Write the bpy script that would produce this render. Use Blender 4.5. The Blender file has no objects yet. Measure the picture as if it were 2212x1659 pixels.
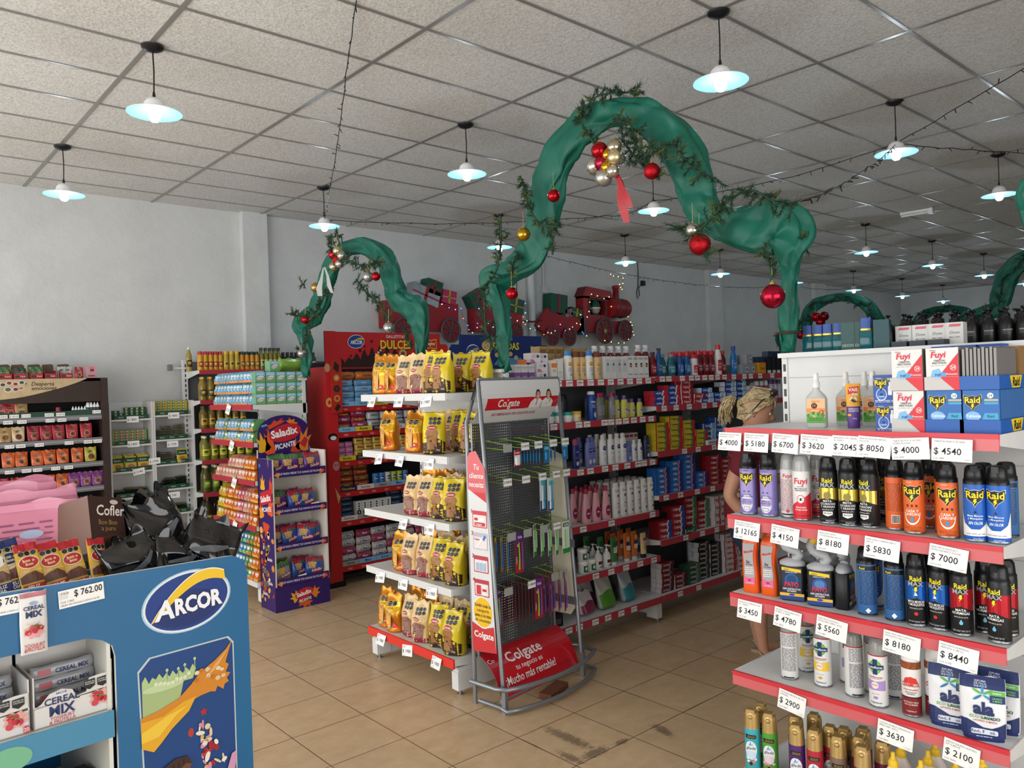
import bpy, math, random
from mathutils import Vector, Matrix
from mathutils.geometry import tessellate_polygon

PI = math.pi
random.seed(7)
SC = bpy.context.scene
COL = SC.collection
def rr(a, b): return random.uniform(a, b)
def rad(d): return d*PI/180

# ------------------------------------------------------------------ camera, sky, light, exposure
CAMZ, CEIL = 1.8317, 3.965
def setup():
 cam = bpy.data.cameras.new('camera'); co = bpy.data.objects.new('camera', cam); COL.objects.link(co)
 cam.sensor_width = 36.0; cam.lens = 1678.57*36/2212; cam.clip_start = .05; cam.clip_end = 200
 yaw, pitch, roll = rad(41.336), 0.0006, -0.0323
 F = Vector((math.sin(yaw)*math.cos(pitch), math.cos(yaw)*math.cos(pitch), math.sin(pitch)))
 R0 = Vector((math.cos(yaw), -math.sin(yaw), 0)); U0 = R0.cross(F)
 R = R0*math.cos(roll) + U0*math.sin(roll); U = R.cross(F)
 M = Matrix((( R.x, U.x, -F.x), (R.y, U.y, -F.y), (R.z, U.z, -F.z))).to_4x4()
 M.translation = Vector((0, 0, CAMZ)); co.matrix_world = M
 SC.camera = co
 w = bpy.data.worlds.new('sky'); SC.world = w; w.use_nodes = True
 bg = w.node_tree.nodes['Background']; bg.inputs[0].default_value = (.78, .88, 1.0, 1); bg.inputs[1].default_value = .6
 vs = SC.view_settings; vs.view_transform = 'Standard'; vs.look = 'None'; vs.gamma = 1; vs.use_curve_mapping = False; vs.exposure = -.04
 def area(name, loc, direction, sx, sy, power, color):
  l = bpy.data.lights.new(name, 'AREA'); l.shape = 'RECTANGLE'; l.size = sx; l.size_y = sy; l.energy = power; l.color = color
  o = bpy.data.objects.new(name, l); COL.objects.link(o); o.location = loc
  o.rotation_euler = Vector(direction).to_track_quat('-Z', 'Y').to_euler()
 area('shopfront_daylight', (-2.9, 4.2, 1.75), (1, 0, .12), 9.0, 3.0, 370, (1.0, .99, .965))
 area('door_daylight', (1.2, -2.6, 1.6), (.25, 1, .05), 5.0, 2.6, 150, (1.0, .975, .94))
setup()

# ------------------------------------------------------------------ materials
MATS = {}
def srgb(h):
 if isinstance(h, str):
  h = h.lstrip('#'); c = [int(h[i:i+2], 16)/255 for i in (0, 2, 4)]
 else: c = [x/255 for x in h]
 return tuple((x/12.92 if x <= .04045 else ((x+.055)/1.055)**2.4) for x in c) + (1,)
def mat(name, col, rough=.5, metal=0, spec=.5, alpha=1, trans=0, emit=0, noise=0, nscale=40, bump=0, coat=0, ior=1.45, aniso=None):
 if name in MATS: return MATS[name]
 m = bpy.data.materials.new(name); m.use_nodes = True; nt = m.node_tree; b = nt.nodes['Principled BSDF']
 c = srgb(col); b.inputs['Base Color'].default_value = c
 b.inputs['Roughness'].default_value = rough; b.inputs['Metallic'].default_value = metal
 b.inputs['Specular IOR Level'].default_value = spec; b.inputs['Alpha'].default_value = alpha
 b.inputs['Transmission Weight'].default_value = trans; b.inputs['IOR'].default_value = ior
 b.inputs['Coat Weight'].default_value = coat
 if emit: b.inputs['Emission Color'].default_value = c; b.inputs['Emission Strength'].default_value = emit
 if noise or bump:
  tc = nt.nodes.new('ShaderNodeTexCoord'); n = nt.nodes.new('ShaderNodeTexNoise'); n.inputs['Scale'].default_value = nscale; n.inputs['Detail'].default_value = 4
  nt.links.new(tc.outputs['Object'], n.inputs['Vector'])
  if noise:
   mx = nt.nodes.new('ShaderNodeMix'); mx.data_type = 'RGBA'; mx.blend_type = 'MULTIPLY'; mx.inputs[0].default_value = 1
   rp = nt.nodes.new('ShaderNodeMapRange'); rp.inputs[1].default_value = .3; rp.inputs[2].default_value = .7; rp.inputs[3].default_value = 1-noise; rp.inputs[4].default_value = 1.0
   nt.links.new(n.outputs['Fac'], rp.inputs[0])
   mx.inputs[6].default_value = c; nt.links.new(rp.outputs[0], mx.inputs[7]); nt.links.new(mx.outputs[2], b.inputs['Base Color'])
  if bump:
   bp = nt.nodes.new('ShaderNodeBump'); bp.inputs['Strength'].default_value = bump; bp.inputs['Distance'].default_value = .01
   nt.links.new(n.outputs['Fac'], bp.inputs['Height']); nt.links.new(bp.outputs[0], b.inputs['Normal'])
 MATS[name] = m; return m
def K(hexcol, rough=.45, metal=0):          # a plain print / plastic colour by its hex code
 return mat('c%s_%d_%d' % (hexcol.strip('#'), int(rough*100), int(metal*100)), hexcol, rough, metal)
WHITE = mat('white_plastic', '#e9e9e6', .4); BLACKM = mat('black_plastic', '#101114', .35)
STEELW = mat('white_enamel', '#d6d7d6', .38, noise=.06, nscale=9)
LIPRED = mat('red_price_rail', '#c8323c', .35); LIPPINK = mat('clear_price_rail_over_red', '#c96266', .3)
PAPER = mat('white_paper', '#ececea', .8); INK = mat('black_ink', '#17181b', .7); GREYINK = mat('grey_ink', '#5d5f63', .7)
SILVER = mat('brushed_silver', '#9a9da2', .35, .9); GOLDM = mat('gold_cap', '#bfa268', .36, .6)
CHROME = mat('chrome', '#cfd2d6', .12, 1); CARD = mat('brown_card', '#5b4638', .8); CARDK = mat('kraft_card', '#8a6f52', .85)

# ------------------------------------------------------------------ mesh builder
class MB:
 def __init__(s): s.v = []; s.f = []; s.m = []; s.sm = []; s.mats = []; s.X = None
 def mi(s, m):
  if isinstance(m, str): m = K(m)
  if m not in s.mats: s.mats.append(m)
  return s.mats.index(m)
 def add(s, vs, fs, m, smooth=False):
  o = len(s.v); i = s.mi(m)
  if s.X is not None: vs = [s.X @ Vector(v) for v in vs]
  s.v += [tuple(v) for v in vs]
  for f in fs: s.f.append(tuple(o+k for k in f)); s.m.append(i); s.sm.append(smooth)
  return s
 def box(s, x0, x1, y0, y1, z0, z1, m, faces='xXyYzZ'):
  V = [(x, y, z) for z in (z0, z1) for y in (y0, y1) for x in (x0, x1)]
  F = {'z': (0, 2, 3, 1), 'Z': (4, 5, 7, 6), 'y': (0, 1, 5, 4), 'Y': (2, 6, 7, 3), 'x': (0, 4, 6, 2), 'X': (1, 3, 7, 5)}
  if isinstance(m, dict):
   for k in faces: s.add([V[i] for i in F[k]], [(0, 1, 2, 3)], m.get(k, m['*']))
  else: s.add(V, [F[k] for k in faces], m)
  return s
 def rbox(s, w, d, h, r, m, n=3, z0=0, smooth=True, tb=.0):      # upright box with rounded vertical edges
  pts = []
  for cx, cy, a0 in ((w/2-r, d/2-r, 0), (-w/2+r, d/2-r, 90), (-w/2+r, -d/2+r, 180), (w/2-r, -d/2+r, 270)):
   for k in range(n+1):
    a = rad(a0+90*k/n); pts.append((cx+r*math.cos(a), cy+r*math.sin(a)))
  return s.loft([(z0, 1-tb, 1-tb), (z0+tb*w*.5, 1, 1), (z0+h-tb*w*.5, 1, 1), (z0+h, 1-tb, 1-tb)] if tb else [(z0, 1, 1), (z0+h, 1, 1)], pts, m, smooth)
 def loft(s, rings, pts, m, smooth=True, caps=True):             # rings: (z, sx, sy[, dx, dy])
  n = len(pts); V = []; Fs = []
  for r in rings:
   dx, dy = (r[3], r[4]) if len(r) > 3 else (0, 0)
   V += [(p[0]*r[1]+dx, p[1]*r[2]+dy, r[0]) for p in pts]
  for k in range(len(rings)-1):
   for i in range(n):
    j = (i+1) % n; Fs.append((k*n+i, k*n+j, (k+1)*n+j, (k+1)*n+i))
  s.add(V, Fs, m, smooth)
  if caps:
   s.add(V[:n], [tuple(range(n-1, -1, -1))], m); s.add(V[-n:], [tuple(range(n))], m)
  return s
 def lathe(s, prof, m, n=18, c=(0, 0, 0), sy=1, smooth=True, caps=True):   # prof: (r, z) upward
  cs = [(math.cos(2*PI*i/n), math.sin(2*PI*i/n)) for i in range(n)]
  V = [(c[0]+r*a, c[1]+r*b*sy, c[2]+z) for r, z in prof for a, b in cs]; Fs = []
  for k in range(len(prof)-1):
   for i in range(n):
    j = (i+1) % n; Fs.append((k*n+i, k*n+j, (k+1)*n+j, (k+1)*n+i))
  s.add(V, Fs, m, smooth)
  if caps:
   if prof[0][0] > 1e-5: s.add(V[:n], [tuple(range(n-1, -1, -1))], m)
   if prof[-1][0] > 1e-5: s.add(V[-n:], [tuple(range(n))], m)
  return s
 def tube(s, pts, r, m, n=8, caps=True, smooth=True, closed=False):
  pts = [Vector(p) for p in pts]; N = len(pts); V = []; Fs = []; up = None
  for k, p in enumerate(pts):
   if closed: t = pts[(k+1) % N]-pts[k-1]
   else: t = pts[min(k+1, N-1)]-pts[max(k-1, 0)]
   t.normalize()
   if up is None:
    up = Vector((0, 0, 1)) if abs(t.z) < .9 else Vector((1, 0, 0))
   a = t.cross(up)
   if a.length < 1e-4: a = t.cross(Vector((.3, .7, .2)))
   a.normalize(); b = a.cross(t).normalized(); up = b
   rk = r[k] if isinstance(r, (list, tuple)) else r
   V += [p+a*(rk*math.cos(2*PI*i/n))+b*(rk*math.sin(2*PI*i/n)) for i in range(n)]
  for k in range(N if closed else N-1):
   for i in range(n):
    j = (i+1) % n; q = (k+1) % N; Fs.append((k*n+i, q*n+i, q*n+j, k*n+j))
  s.add(V, Fs, m, smooth)
  if caps and not closed: s.add(V[:n], [tuple(range(n))], m); s.add(V[-n:], [tuple(range(n-1, -1, -1))], m)
  return s
 def ball(s, c, r, m, n=14, k=8, sz=1):
  return s.lathe([(max(r*math.sin(PI*i/k), 1e-6), -r*sz*math.cos(PI*i/k)) for i in range(k+1)], m, n, c, caps=False)
 def prism(s, pts, y0, y1, m, side=None):           # polygon in xz extruded along y (front at y0)
  n = len(pts); tri = tessellate_polygon([[Vector((p[0], p[1], 0)) for p in pts]])
  area = sum(pts[i][0]*pts[(i+1) % n][1]-pts[(i+1) % n][0]*pts[i][1] for i in range(n))
  if area < 0: pts = pts[::-1]; tri = tessellate_polygon([[Vector((p[0], p[1], 0)) for p in pts]])
  F0 = [(x, y0, z) for x, z in pts]; F1 = [(x, y1, z) for x, z in pts]
  def orient(t, want):
   (ax, ay), (bx, by), (cx, cy) = (pts[i] for i in t)
   return t if ((bx-ax)*(cy-ay)-(cx-ax)*(by-ay) > 0) == want else t[::-1]
  s.add(F0, [orient(t, True) for t in tri], m); s.add(F1, [orient(t, False) for t in tri], m)
  s.add(F0+F1, [(i, n+i, n+(i+1) % n, (i+1) % n) for i in range(n)], side or m)
  return s
 def mesh(s, name):
  me = bpy.data.meshes.new(name); me.from_pydata(s.v, [], s.f)
  for m in s.mats: me.materials.append(m)
  me.polygons.foreach_set('material_index', s.m); me.polygons.foreach_set('use_smooth', s.sm); me.update()
  return me

# ------------------------------------------------------------------ printing on surfaces (writing, emblems)
class Flat:                                      # u to the reader's right, v up; N towards the reader
 def __init__(s, o, r, u, eps=.0005): s.o = Vector(o); s.r = Vector(r).normalized(); s.u = Vector(u).normalized(); s.n = s.r.cross(s.u); s.e = eps; s.step = None
 def p(s, u, v, l): return s.o+s.r*u+s.u*v+s.n*(s.e*l)
def front(y, eps=.0005, x=0, z=0): return Flat((x, y, z), (1, 0, 0), (0, 0, 1), eps)
class Cyl:                                       # wraps round a can; u = 0 faces -y
 def __init__(s, r, eps=.0004, a0=0, c=(0, 0), sy=1): s.R = r; s.e = eps; s.a0 = a0; s.c = c; s.step = r*.3; s.sy = sy
 def p(s, u, v, l):
  a = u/s.R+s.a0; r = s.R+s.e*l
  return Vector((s.c[0]+r*math.sin(a), s.c[1]-r*s.sy*math.cos(a), v))
class Func:
 def __init__(s, fn, step=None): s.fn = fn; s.step = step
 def p(s, u, v, l): return s.fn(u, v, l)
def clipx(poly, x, keep_left):
 out = []
 for i in range(len(poly)):
  a, b = poly[i-1], poly[i]; ia = (a[0] <= x) == keep_left; ib = (b[0] <= x) == keep_left
  if ia != ib:
   t = (x-a[0])/(b[0]-a[0]); out.append((x, a[1]+t*(b[1]-a[1])))
  if ib: out.append(b)
 return out
def draw(mb, S, polys, m, l=1):
 V = []; F = []
 for P in polys:
  if len(P) < 3: continue
  ar = sum(P[i-1][0]*P[i][1]-P[i][0]*P[i-1][1] for i in range(len(P)))
  if abs(ar) < 1e-12: continue
  if ar < 0: P = P[::-1]
  todo = [P]
  if S.step:
   todo = []; rest = list(P); x1 = max(p[0] for p in P); k = math.floor(min(p[0] for p in P)/S.step)+1
   while k*S.step < x1 and len(rest) > 2:
    a = clipx(rest, k*S.step, True)
    if len(a) > 2: todo.append(a)
    rest = clipx(rest, k*S.step, False); k += 1
   if len(rest) > 2: todo.append(rest)
  for Q in todo:
   o = len(V); V += [S.p(u, v, l) for u, v in Q]; F.append(tuple(range(o, o+len(Q))))
 if V: mb.add(V, F, m)
def rect(mb, S, u0, u1, v0, v1, m, l=1): draw(mb, S, [[(u0, v0), (u1, v0), (u1, v1), (u0, v1)]], m, l)
def rrect(mb, S, u0, u1, v0, v1, r, m, l=1):
 P = []
 for cx, cy, a0 in ((u1-r, v1-r, 0), (u0+r, v1-r, 90), (u0+r, v0+r, 180), (u1-r, v0+r, 270)):
  P += [(cx+r*math.cos(rad(a0+30*k)), cy+r*math.sin(rad(a0+30*k))) for k in range(4)]
 draw(mb, S, [P], m, l)
def ell(mb, S, cu, cv, a, b, m, l=1, n=20, rot=0):
 c, s = math.cos(rot), math.sin(rot)
 draw(mb, S, [[(cu+a*math.cos(2*PI*i/n)*c-b*math.sin(2*PI*i/n)*s, cv+a*math.cos(2*PI*i/n)*s+b*math.sin(2*PI*i/n)*c) for i in range(n)]], m, l)
def pol(mb, S, pts, m, l=1):
 tri = tessellate_polygon([[Vector((p[0], p[1], 0)) for p in pts]])
 draw(mb, S, [[pts[i] for i in t] for t in tri], m, l)
_G = {}
def glyphs(t, bold=0):
 k = (t, bold)
 if k not in _G:
  cu = bpy.data.curves.new('writing', 'FONT'); cu.body = t; cu.resolution_u = 2; cu.fill_mode = 'FRONT'; cu.offset = bold
  ob = bpy.data.objects.new('writing', cu); me = ob.to_mesh()
  V = [(v.co.x, v.co.y) for v in me.vertices]; F = [[V[i] for i in p.vertices] for p in me.polygons]
  ob.to_mesh_clear(); bpy.data.objects.remove(ob); bpy.data.curves.remove(cu)
  xs = [p[0] for p in V] or [0]; _G[k] = (F, min(xs), max(xs))
 return _G[k]
def txt(mb, S, t, cu, cv, h, m, l=2, w=None, bold=.012, shear=0, rot=0, al='c', arc=0, sx=1):
 """Writing with capitals h high, baseline centre at (cu, cv); w squeezes it to that width."""
 F, x0, x1 = glyphs(t, bold); k = h/.69; kx = k*sx
 if w and (x1-x0)*kx > 1e-6: kx = w/(x1-x0) if (al == 'f' or (x1-x0)*kx > w) else kx
 ox = {'c': (x0+x1)/2, 'f': (x0+x1)/2, 'l': x0, 'r': x1}[al]; c, s = math.cos(rot), math.sin(rot); out = []
 for P in F:
  Q = []
  for x, y in P:
   a = (x-ox)*kx+shear*y*k; b = y*k+arc*((x-ox)*kx)**2
   Q.append((cu+a*c-b*s, cv+a*s+b*c))
  out.append(Q)
 draw(mb, S, out, m, l)
def lines(mb, S, u0, u1, v1, n, dv, m, l=2, th=.35):       # fine print too small to read: short dashes
 for i in range(n):
  v = v1-i*dv; u = u0
  while u < u1-.001:
   q = min(u+rr(.1, .35)*(u1-u0), u1); rect(mb, S, u, q, v-dv*th, v, m, l); u = q+(u1-u0)*.05

# ------------------------------------------------------------------ objects
ORD = 'first second third fourth fifth sixth seventh eighth ninth tenth eleventh twelfth thirteenth fourteenth fifteenth sixteenth seventeenth eighteenth nineteenth twentieth'.split()
def ordn(i):
 if i < 20: return ORD[i]
 tens = {2: 'twenty', 3: 'thirty', 4: 'forty', 5: 'fifty', 6: 'sixty'}; n = i+1
 return {20: 'twentieth', 30: 'thirtieth', 40: 'fortieth'}.get(n) or tens[n//10]+'-'+ORD[n % 10-1]
def obj(name, mb, parent=None, loc=(0, 0, 0), rot=(0, 0, 0), label=None):
 me = mb.mesh(name) if isinstance(mb, MB) else mb
 o = bpy.data.objects.new(name, me); COL.objects.link(o); o.location = loc; o.rotation_euler = rot
 if parent: o.parent = parent
 if label: o['label'] = label
 return o
def empty(name, loc=(0, 0, 0), rz=0):
 o = bpy.data.objects.new(name, None); COL.objects.link(o); o.location = loc; o.rotation_euler = (0, 0, rz); o.empty_display_size = .02
 return o
def tag(o, label, cat, group=None):
 o['label'] = label; o['category'] = cat
 if group: o['group'] = group
 return o
def struct(name, mb, loc=(0, 0, 0)):
 o = obj(name, mb, None, loc); o['kind'] = 'structure'; return o
class Proto:
 """One kind of goods: body mesh and parts, copied for each piece on the shelves."""
 def __init__(s, name, cat, body, parts=(), label='', whole=None):
  s.name, s.cat, s.label = name, cat, label
  s.body = body.mesh(name) if isinstance(body, MB) else body
  s.parts = [(p[0], p[1].mesh(p[0]) if isinstance(p[1], MB) else p[1]) for p in parts]
  s.root = None; s.whole = whole
 def put(s, x, y, z, rz=0, label=None, group=None, rx=0, ry=0, sc=1):
  if s.root is None:
   r = bpy.data.objects.new(s.name, s.body); kids = []
   for n, me in s.parts:
    c = bpy.data.objects.new(n, me); c.parent = r; kids.append(c)
   s.root = r; s.kids = kids
  else:
   r = s.root.copy(); kids = []
   for k in s.kids:
    c = k.copy(); c.parent = r; kids.append(c)
  COL.objects.link(r)
  for c in kids: COL.objects.link(c)
  r.location = (x, y, z); r.rotation_euler = (rx, ry, rz); r.scale = (sc, sc, sc) if not isinstance(sc, tuple) else sc
  tag(r, label or s.label, s.cat)
  if group: r['group'] = group
  elif 'group' in r: del r['group']
  return r
W_ = -PI/2            # turns a front towards -x (the end caps)
# ================================================================== THE ROOM
XW, XE, YN, YS = -3.0, 22.3, 8.98, -3.0
def room():
 m = bpy.data.materials.new('beige_floor_tile'); m.use_nodes = True; nt = m.node_tree; b = nt.nodes['Principled BSDF']; N = nt.nodes.new; L = nt.links.new
 def math_(op, a, bb=None):
  n = N('ShaderNodeMath'); n.operation = op
  for i, x in enumerate((a, bb)):
   if x is None: continue
   if isinstance(x, (int, float)): n.inputs[i].default_value = x
   else: L(x, n.inputs[i])
  return n.outputs[0]
 tc = N('ShaderNodeTexCoord'); sp = N('ShaderNodeSeparateXYZ'); L(tc.outputs['Object'], sp.inputs[0])
 tx = math_('DIVIDE', math_('SUBTRACT', sp.outputs[0], 2.2188-42.173), .42173); ty = math_('DIVIDE', math_('SUBTRACT', sp.outputs[1], 4.7339-42.173), .42173)
 fx, fy = math_('FRACT', tx), math_('FRACT', ty)
 def edge(f): return math_('MINIMUM', f, math_('SUBTRACT', 1.0, f))
 g = math_('LESS_THAN', math_('MINIMUM', edge(fx), edge(fy)), .006)
 cell = N('ShaderNodeCombineXYZ'); L(math_('FLOOR', tx), cell.inputs[0]); L(math_('FLOOR', ty), cell.inputs[1])
 wn = N('ShaderNodeTexWhiteNoise'); wn.noise_dimensions = '2D'; L(cell.outputs[0], wn.inputs['Vector'])
 off = N('ShaderNodeVectorMath'); off.operation = 'ADD'; L(tc.outputs['Object'], off.inputs[0])
 sc = N('ShaderNodeVectorMath'); sc.operation = 'SCALE'; L(wn.outputs['Color'], sc.inputs[0]); sc.inputs['Scale'].default_value = 9; L(sc.outputs[0], off.inputs[1])
 mp = N('ShaderNodeMapping'); mp.inputs['Scale'].default_value = (1.0, 1.3, 1); L(off.outputs[0], mp.inputs[0])
 n1 = N('ShaderNodeTexNoise'); n1.inputs['Scale'].default_value = 9; n1.inputs['Detail'].default_value = 8; n1.inputs['Roughness'].default_value = .7; L(mp.outputs[0], n1.inputs['Vector'])
 rp = N('ShaderNodeValToRGB'); L(n1.outputs['Fac'], rp.inputs[0])
 e = rp.color_ramp.elements; e[0].position = .33; e[0].color = srgb('#c0a27c'); e[1].position = .68; e[1].color = srgb('#d0b592')
 br = N('ShaderNodeMix'); br.data_type = 'RGBA'; br.blend_type = 'MULTIPLY'; br.inputs[0].default_value = 1; L(rp.outputs[0], br.inputs[6])
 v = N('ShaderNodeMapRange'); v.inputs[3].default_value = .93; v.inputs[4].default_value = 1; L(wn.outputs['Value'], v.inputs[0]); L(v.outputs[0], br.inputs[7])
 gm = N('ShaderNodeMix'); gm.data_type = 'RGBA'; L(g, gm.inputs[0]); L(br.outputs[2], gm.inputs[6]); gm.inputs[7].default_value = srgb('#5b4a38')
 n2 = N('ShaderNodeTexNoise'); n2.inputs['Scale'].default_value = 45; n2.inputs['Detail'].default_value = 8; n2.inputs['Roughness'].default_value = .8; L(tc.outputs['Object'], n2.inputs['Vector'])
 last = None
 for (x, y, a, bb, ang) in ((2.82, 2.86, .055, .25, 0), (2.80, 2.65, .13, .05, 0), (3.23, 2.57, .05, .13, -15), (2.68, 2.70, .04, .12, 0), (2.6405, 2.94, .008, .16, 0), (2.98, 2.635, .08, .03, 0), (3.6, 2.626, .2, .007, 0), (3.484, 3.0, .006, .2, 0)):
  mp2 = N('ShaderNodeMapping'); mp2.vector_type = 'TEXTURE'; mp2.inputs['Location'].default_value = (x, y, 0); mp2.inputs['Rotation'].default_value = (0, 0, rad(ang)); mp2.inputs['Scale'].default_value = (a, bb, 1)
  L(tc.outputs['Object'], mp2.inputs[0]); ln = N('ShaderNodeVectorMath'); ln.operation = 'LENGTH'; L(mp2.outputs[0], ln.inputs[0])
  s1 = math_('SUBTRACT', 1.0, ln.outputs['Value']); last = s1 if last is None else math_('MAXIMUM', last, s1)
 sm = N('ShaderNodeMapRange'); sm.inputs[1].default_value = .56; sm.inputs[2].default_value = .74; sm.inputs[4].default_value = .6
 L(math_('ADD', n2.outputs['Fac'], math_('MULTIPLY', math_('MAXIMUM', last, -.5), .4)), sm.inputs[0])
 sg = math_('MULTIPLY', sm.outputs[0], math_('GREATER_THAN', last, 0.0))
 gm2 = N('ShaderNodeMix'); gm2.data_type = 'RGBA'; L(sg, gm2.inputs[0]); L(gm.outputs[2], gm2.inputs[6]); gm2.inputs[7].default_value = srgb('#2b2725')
 L(gm2.outputs[2], b.inputs['Base Color']); b.inputs['Roughness'].default_value = .32; b.inputs['Specular IOR Level'].default_value = .45
 MATS['floor'] = m
 mb = MB(); mb.box(XW-1.2, XE+.2, YS-.2, YN+.2, -.1, 0, m); struct('floor', mb)
 ct = bpy.data.materials.new('mineral_ceiling_tile'); ct.use_nodes = True; nt = ct.node_tree; b = nt.nodes['Principled BSDF']; N = nt.nodes.new; L = nt.links.new
 tc = N('ShaderNodeTexCoord'); n1 = N('ShaderNodeTexNoise'); n1.inputs['Scale'].default_value = 70; n1.inputs['Detail'].default_value = 3; L(tc.outputs['Object'], n1.inputs['Vector'])
 vo = N('ShaderNodeTexVoronoi'); vo.inputs['Scale'].default_value = 60; L(tc.outputs['Object'], vo.inputs['Vector'])
 n3 = N('ShaderNodeTexNoise'); n3.inputs['Scale'].default_value = .55; L(tc.outputs['Object'], n3.inputs['Vector'])
 r1 = N('ShaderNodeValToRGB'); L(n1.outputs['Fac'], r1.inputs[0]); e = r1.color_ramp.elements; e[0].position = .33; e[0].color = srgb('#b9b8b5'); e[1].position = .6; e[1].color = srgb('#d5d4d1')
 mx = N('ShaderNodeMix'); mx.data_type = 'RGBA'; mx.blend_type = 'MULTIPLY'; mx.inputs[0].default_value = 1; L(r1.outputs[0], mx.inputs[6])
 mr = N('ShaderNodeMapRange'); mr.inputs[1].default_value = .3; mr.inputs[2].default_value = .5; mr.inputs[3].default_value = .9; mr.inputs[4].default_value = 1; L(n3.outputs['Fac'], mr.inputs[0]); L(mr.outputs[0], mx.inputs[7])
 L(mx.outputs[2], b.inputs['Base Color']); b.inputs['Roughness'].default_value = .85
 ad = N('ShaderNodeMath'); ad.operation = 'ADD'; L(n1.outputs['Fac'], ad.inputs[0]); L(vo.outputs['Distance'], ad.inputs[1])
 bp = N('ShaderNodeBump'); bp.inputs['Strength'].default_value = .3; bp.inputs['Distance'].default_value = .006; L(ad.outputs[0], bp.inputs['Height']); L(bp.outputs[0], b.inputs['Normal'])
 bar = mat('ceiling_bar', '#8f8e8b', .3, .35)
 mb = MB(); mb.box(XW, XE+.2, YS, YN+.2, CEIL, CEIL+.1, ct)
 k = -3
 while .3039+1.2048*k < XE:
  x = .3039+1.2048*k; mb.box(x-.014, x+.014, YS, YN, CEIL-.007, CEIL, bar, 'xXyYz'); k += 1
 k = -12
 while 4.3612+.6*k < YN:
  y = 4.3612+.6*k; mb.box(XW, XE, y-.011, y+.011, CEIL-.006, CEIL, bar, 'xXyYz'); k += 1
 struct('ceiling', mb)
 wm = bpy.data.materials.new('painted_plaster'); wm.use_nodes = True; nt = wm.node_tree; b = nt.nodes['Principled BSDF']; N = nt.nodes.new; L = nt.links.new
 tc = N('ShaderNodeTexCoord'); n1 = N('ShaderNodeTexNoise'); n1.inputs['Scale'].default_value = 2.2; n1.inputs['Detail'].default_value = 9; n1.inputs['Roughness'].default_value = .62; L(tc.outputs['Object'], n1.inputs['Vector'])
 r1 = N('ShaderNodeValToRGB'); L(n1.outputs['Fac'], r1.inputs[0]); e = r1.color_ramp.elements; e[0].position = .3; e[0].color = srgb('#c3c4c3'); e[1].position = .62; e[1].color = srgb('#cccdcc')
 L(r1.outputs[0], b.inputs['Base Color']); b.inputs['Roughness'].default_value = .75
 n2 = N('ShaderNodeTexNoise'); n2.inputs['Scale'].default_value = 5; n2.inputs['Detail'].default_value = 10; n2.inputs['Roughness'].default_value = .55; L(tc.outputs['Object'], n2.inputs['Vector'])
 bp = N('ShaderNodeBump'); bp.inputs['Strength'].default_value = .5; bp.inputs['Distance'].default_value = .03; L(n2.outputs['Fac'], bp.inputs['Height']); L(bp.outputs[0], b.inputs['Normal'])
 MATS['wall'] = wm
 dark = mat('plaster_crack', '#4a4b4c', .9)
 mb = MB(); mb.box(XW, XE+.2, YN, YN+.2, 0, CEIL+.1, wm)
 mb.box(8.055, 8.07, YN-.002, YN+.001, 2.2, CEIL, dark, 'xXyzZ'); struct('wall_north', mb)
 mb = MB(); mb.box(XE, XE+.2, YS-.2, YN, 0, CEIL+.1, wm); struct('wall_east', mb)
 mb = MB(); mb.box(3.6, XE+.2, YS-.2, YS, 0, CEIL+.1, wm); mb.box(XW, 3.6, YS-.2, YS, 2.9, CEIL+.1, wm); struct('wall_south', mb)
 mb = MB(); mb.box(XW-.2, XW, YS-.2, YN+.2, 3.3, CEIL+.1, wm); mb.box(XW-.2, XW, YS-.2, YN+.2, 0, .2, wm); struct('wall_west', mb)
 for i, (x0, x1) in enumerate(((3.69, 3.99), (13.05, 13.5), (17.3, 17.85))):
  mb = MB(); mb.box(x0, x1, YN-.1, YN, 0, CEIL, wm); struct('trim_%d' % (i+1), mb)
room()

# wall fittings
def fittings():
 wp = mat('painted_pipe', '#c3c5c5', .5)
 mb = MB(); mb.tube([(8.31, YN-.06, 0), (8.31, YN-.06, CEIL)], .06, wp, 12)
 tag(obj('drain_pipe', mb), 'white painted pipe running up the far wall behind the toy train', 'pipe')
 mb = MB(); mb.tube([(8.62, YN-.02, 3.38), (8.62, YN-.02, CEIL)], .017, wp, 8)
 c = MB(); c.box(8.57, 8.67, YN-.045, YN, 3.28, 3.38, wp)
 o = obj('cable_conduit', mb); tag(o, 'thin white conduit ending in a small box on the far wall', 'conduit'); obj('junction_box', c, o)
 mb = MB(); P = [(10.99, YN-.012, CEIL)]+[(10.99+.01*math.sin(k), YN-.012, CEIL-.11*k) for k in range(1, 5)]+[(10.94, YN-.012, 3.42), (10.96, YN-.012, 3.30), (11.02, YN-.012, 3.36), (11.0, YN-.012, 3.5), (11.1, YN-.012, 3.58)]
 mb.tube(P, .007, BLACKM, 6); c = MB(); c.box(11.07, 11.15, YN-.05, YN, 3.54, 3.63, BLACKM)
 o = obj('hanging_cable', mb); tag(o, 'black cable with plug hanging down the wall beside the toy locomotive', 'cable'); obj('plug', c, o)
 mb = MB(); mb.box(-.2, .2, -.03, .03, -.035, 0, WHITE)
 c = MB(); c.tube([(-.19, 0, -.05), (.19, 0, -.05)], .014, WHITE, 8)
 e = MB(); e.box(.14, .2, -.045, .045, -.07, 0, WHITE)
 o = obj('tube_light', mb, None, (10.85, 4.13, CEIL-.007), (0, 0, rad(-85))); tag(o, 'unlit white fluorescent batten fixed to the ceiling grid', 'ceiling light'); obj('tube', c, o); obj('end_cap', e, o)
fittings()

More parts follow.
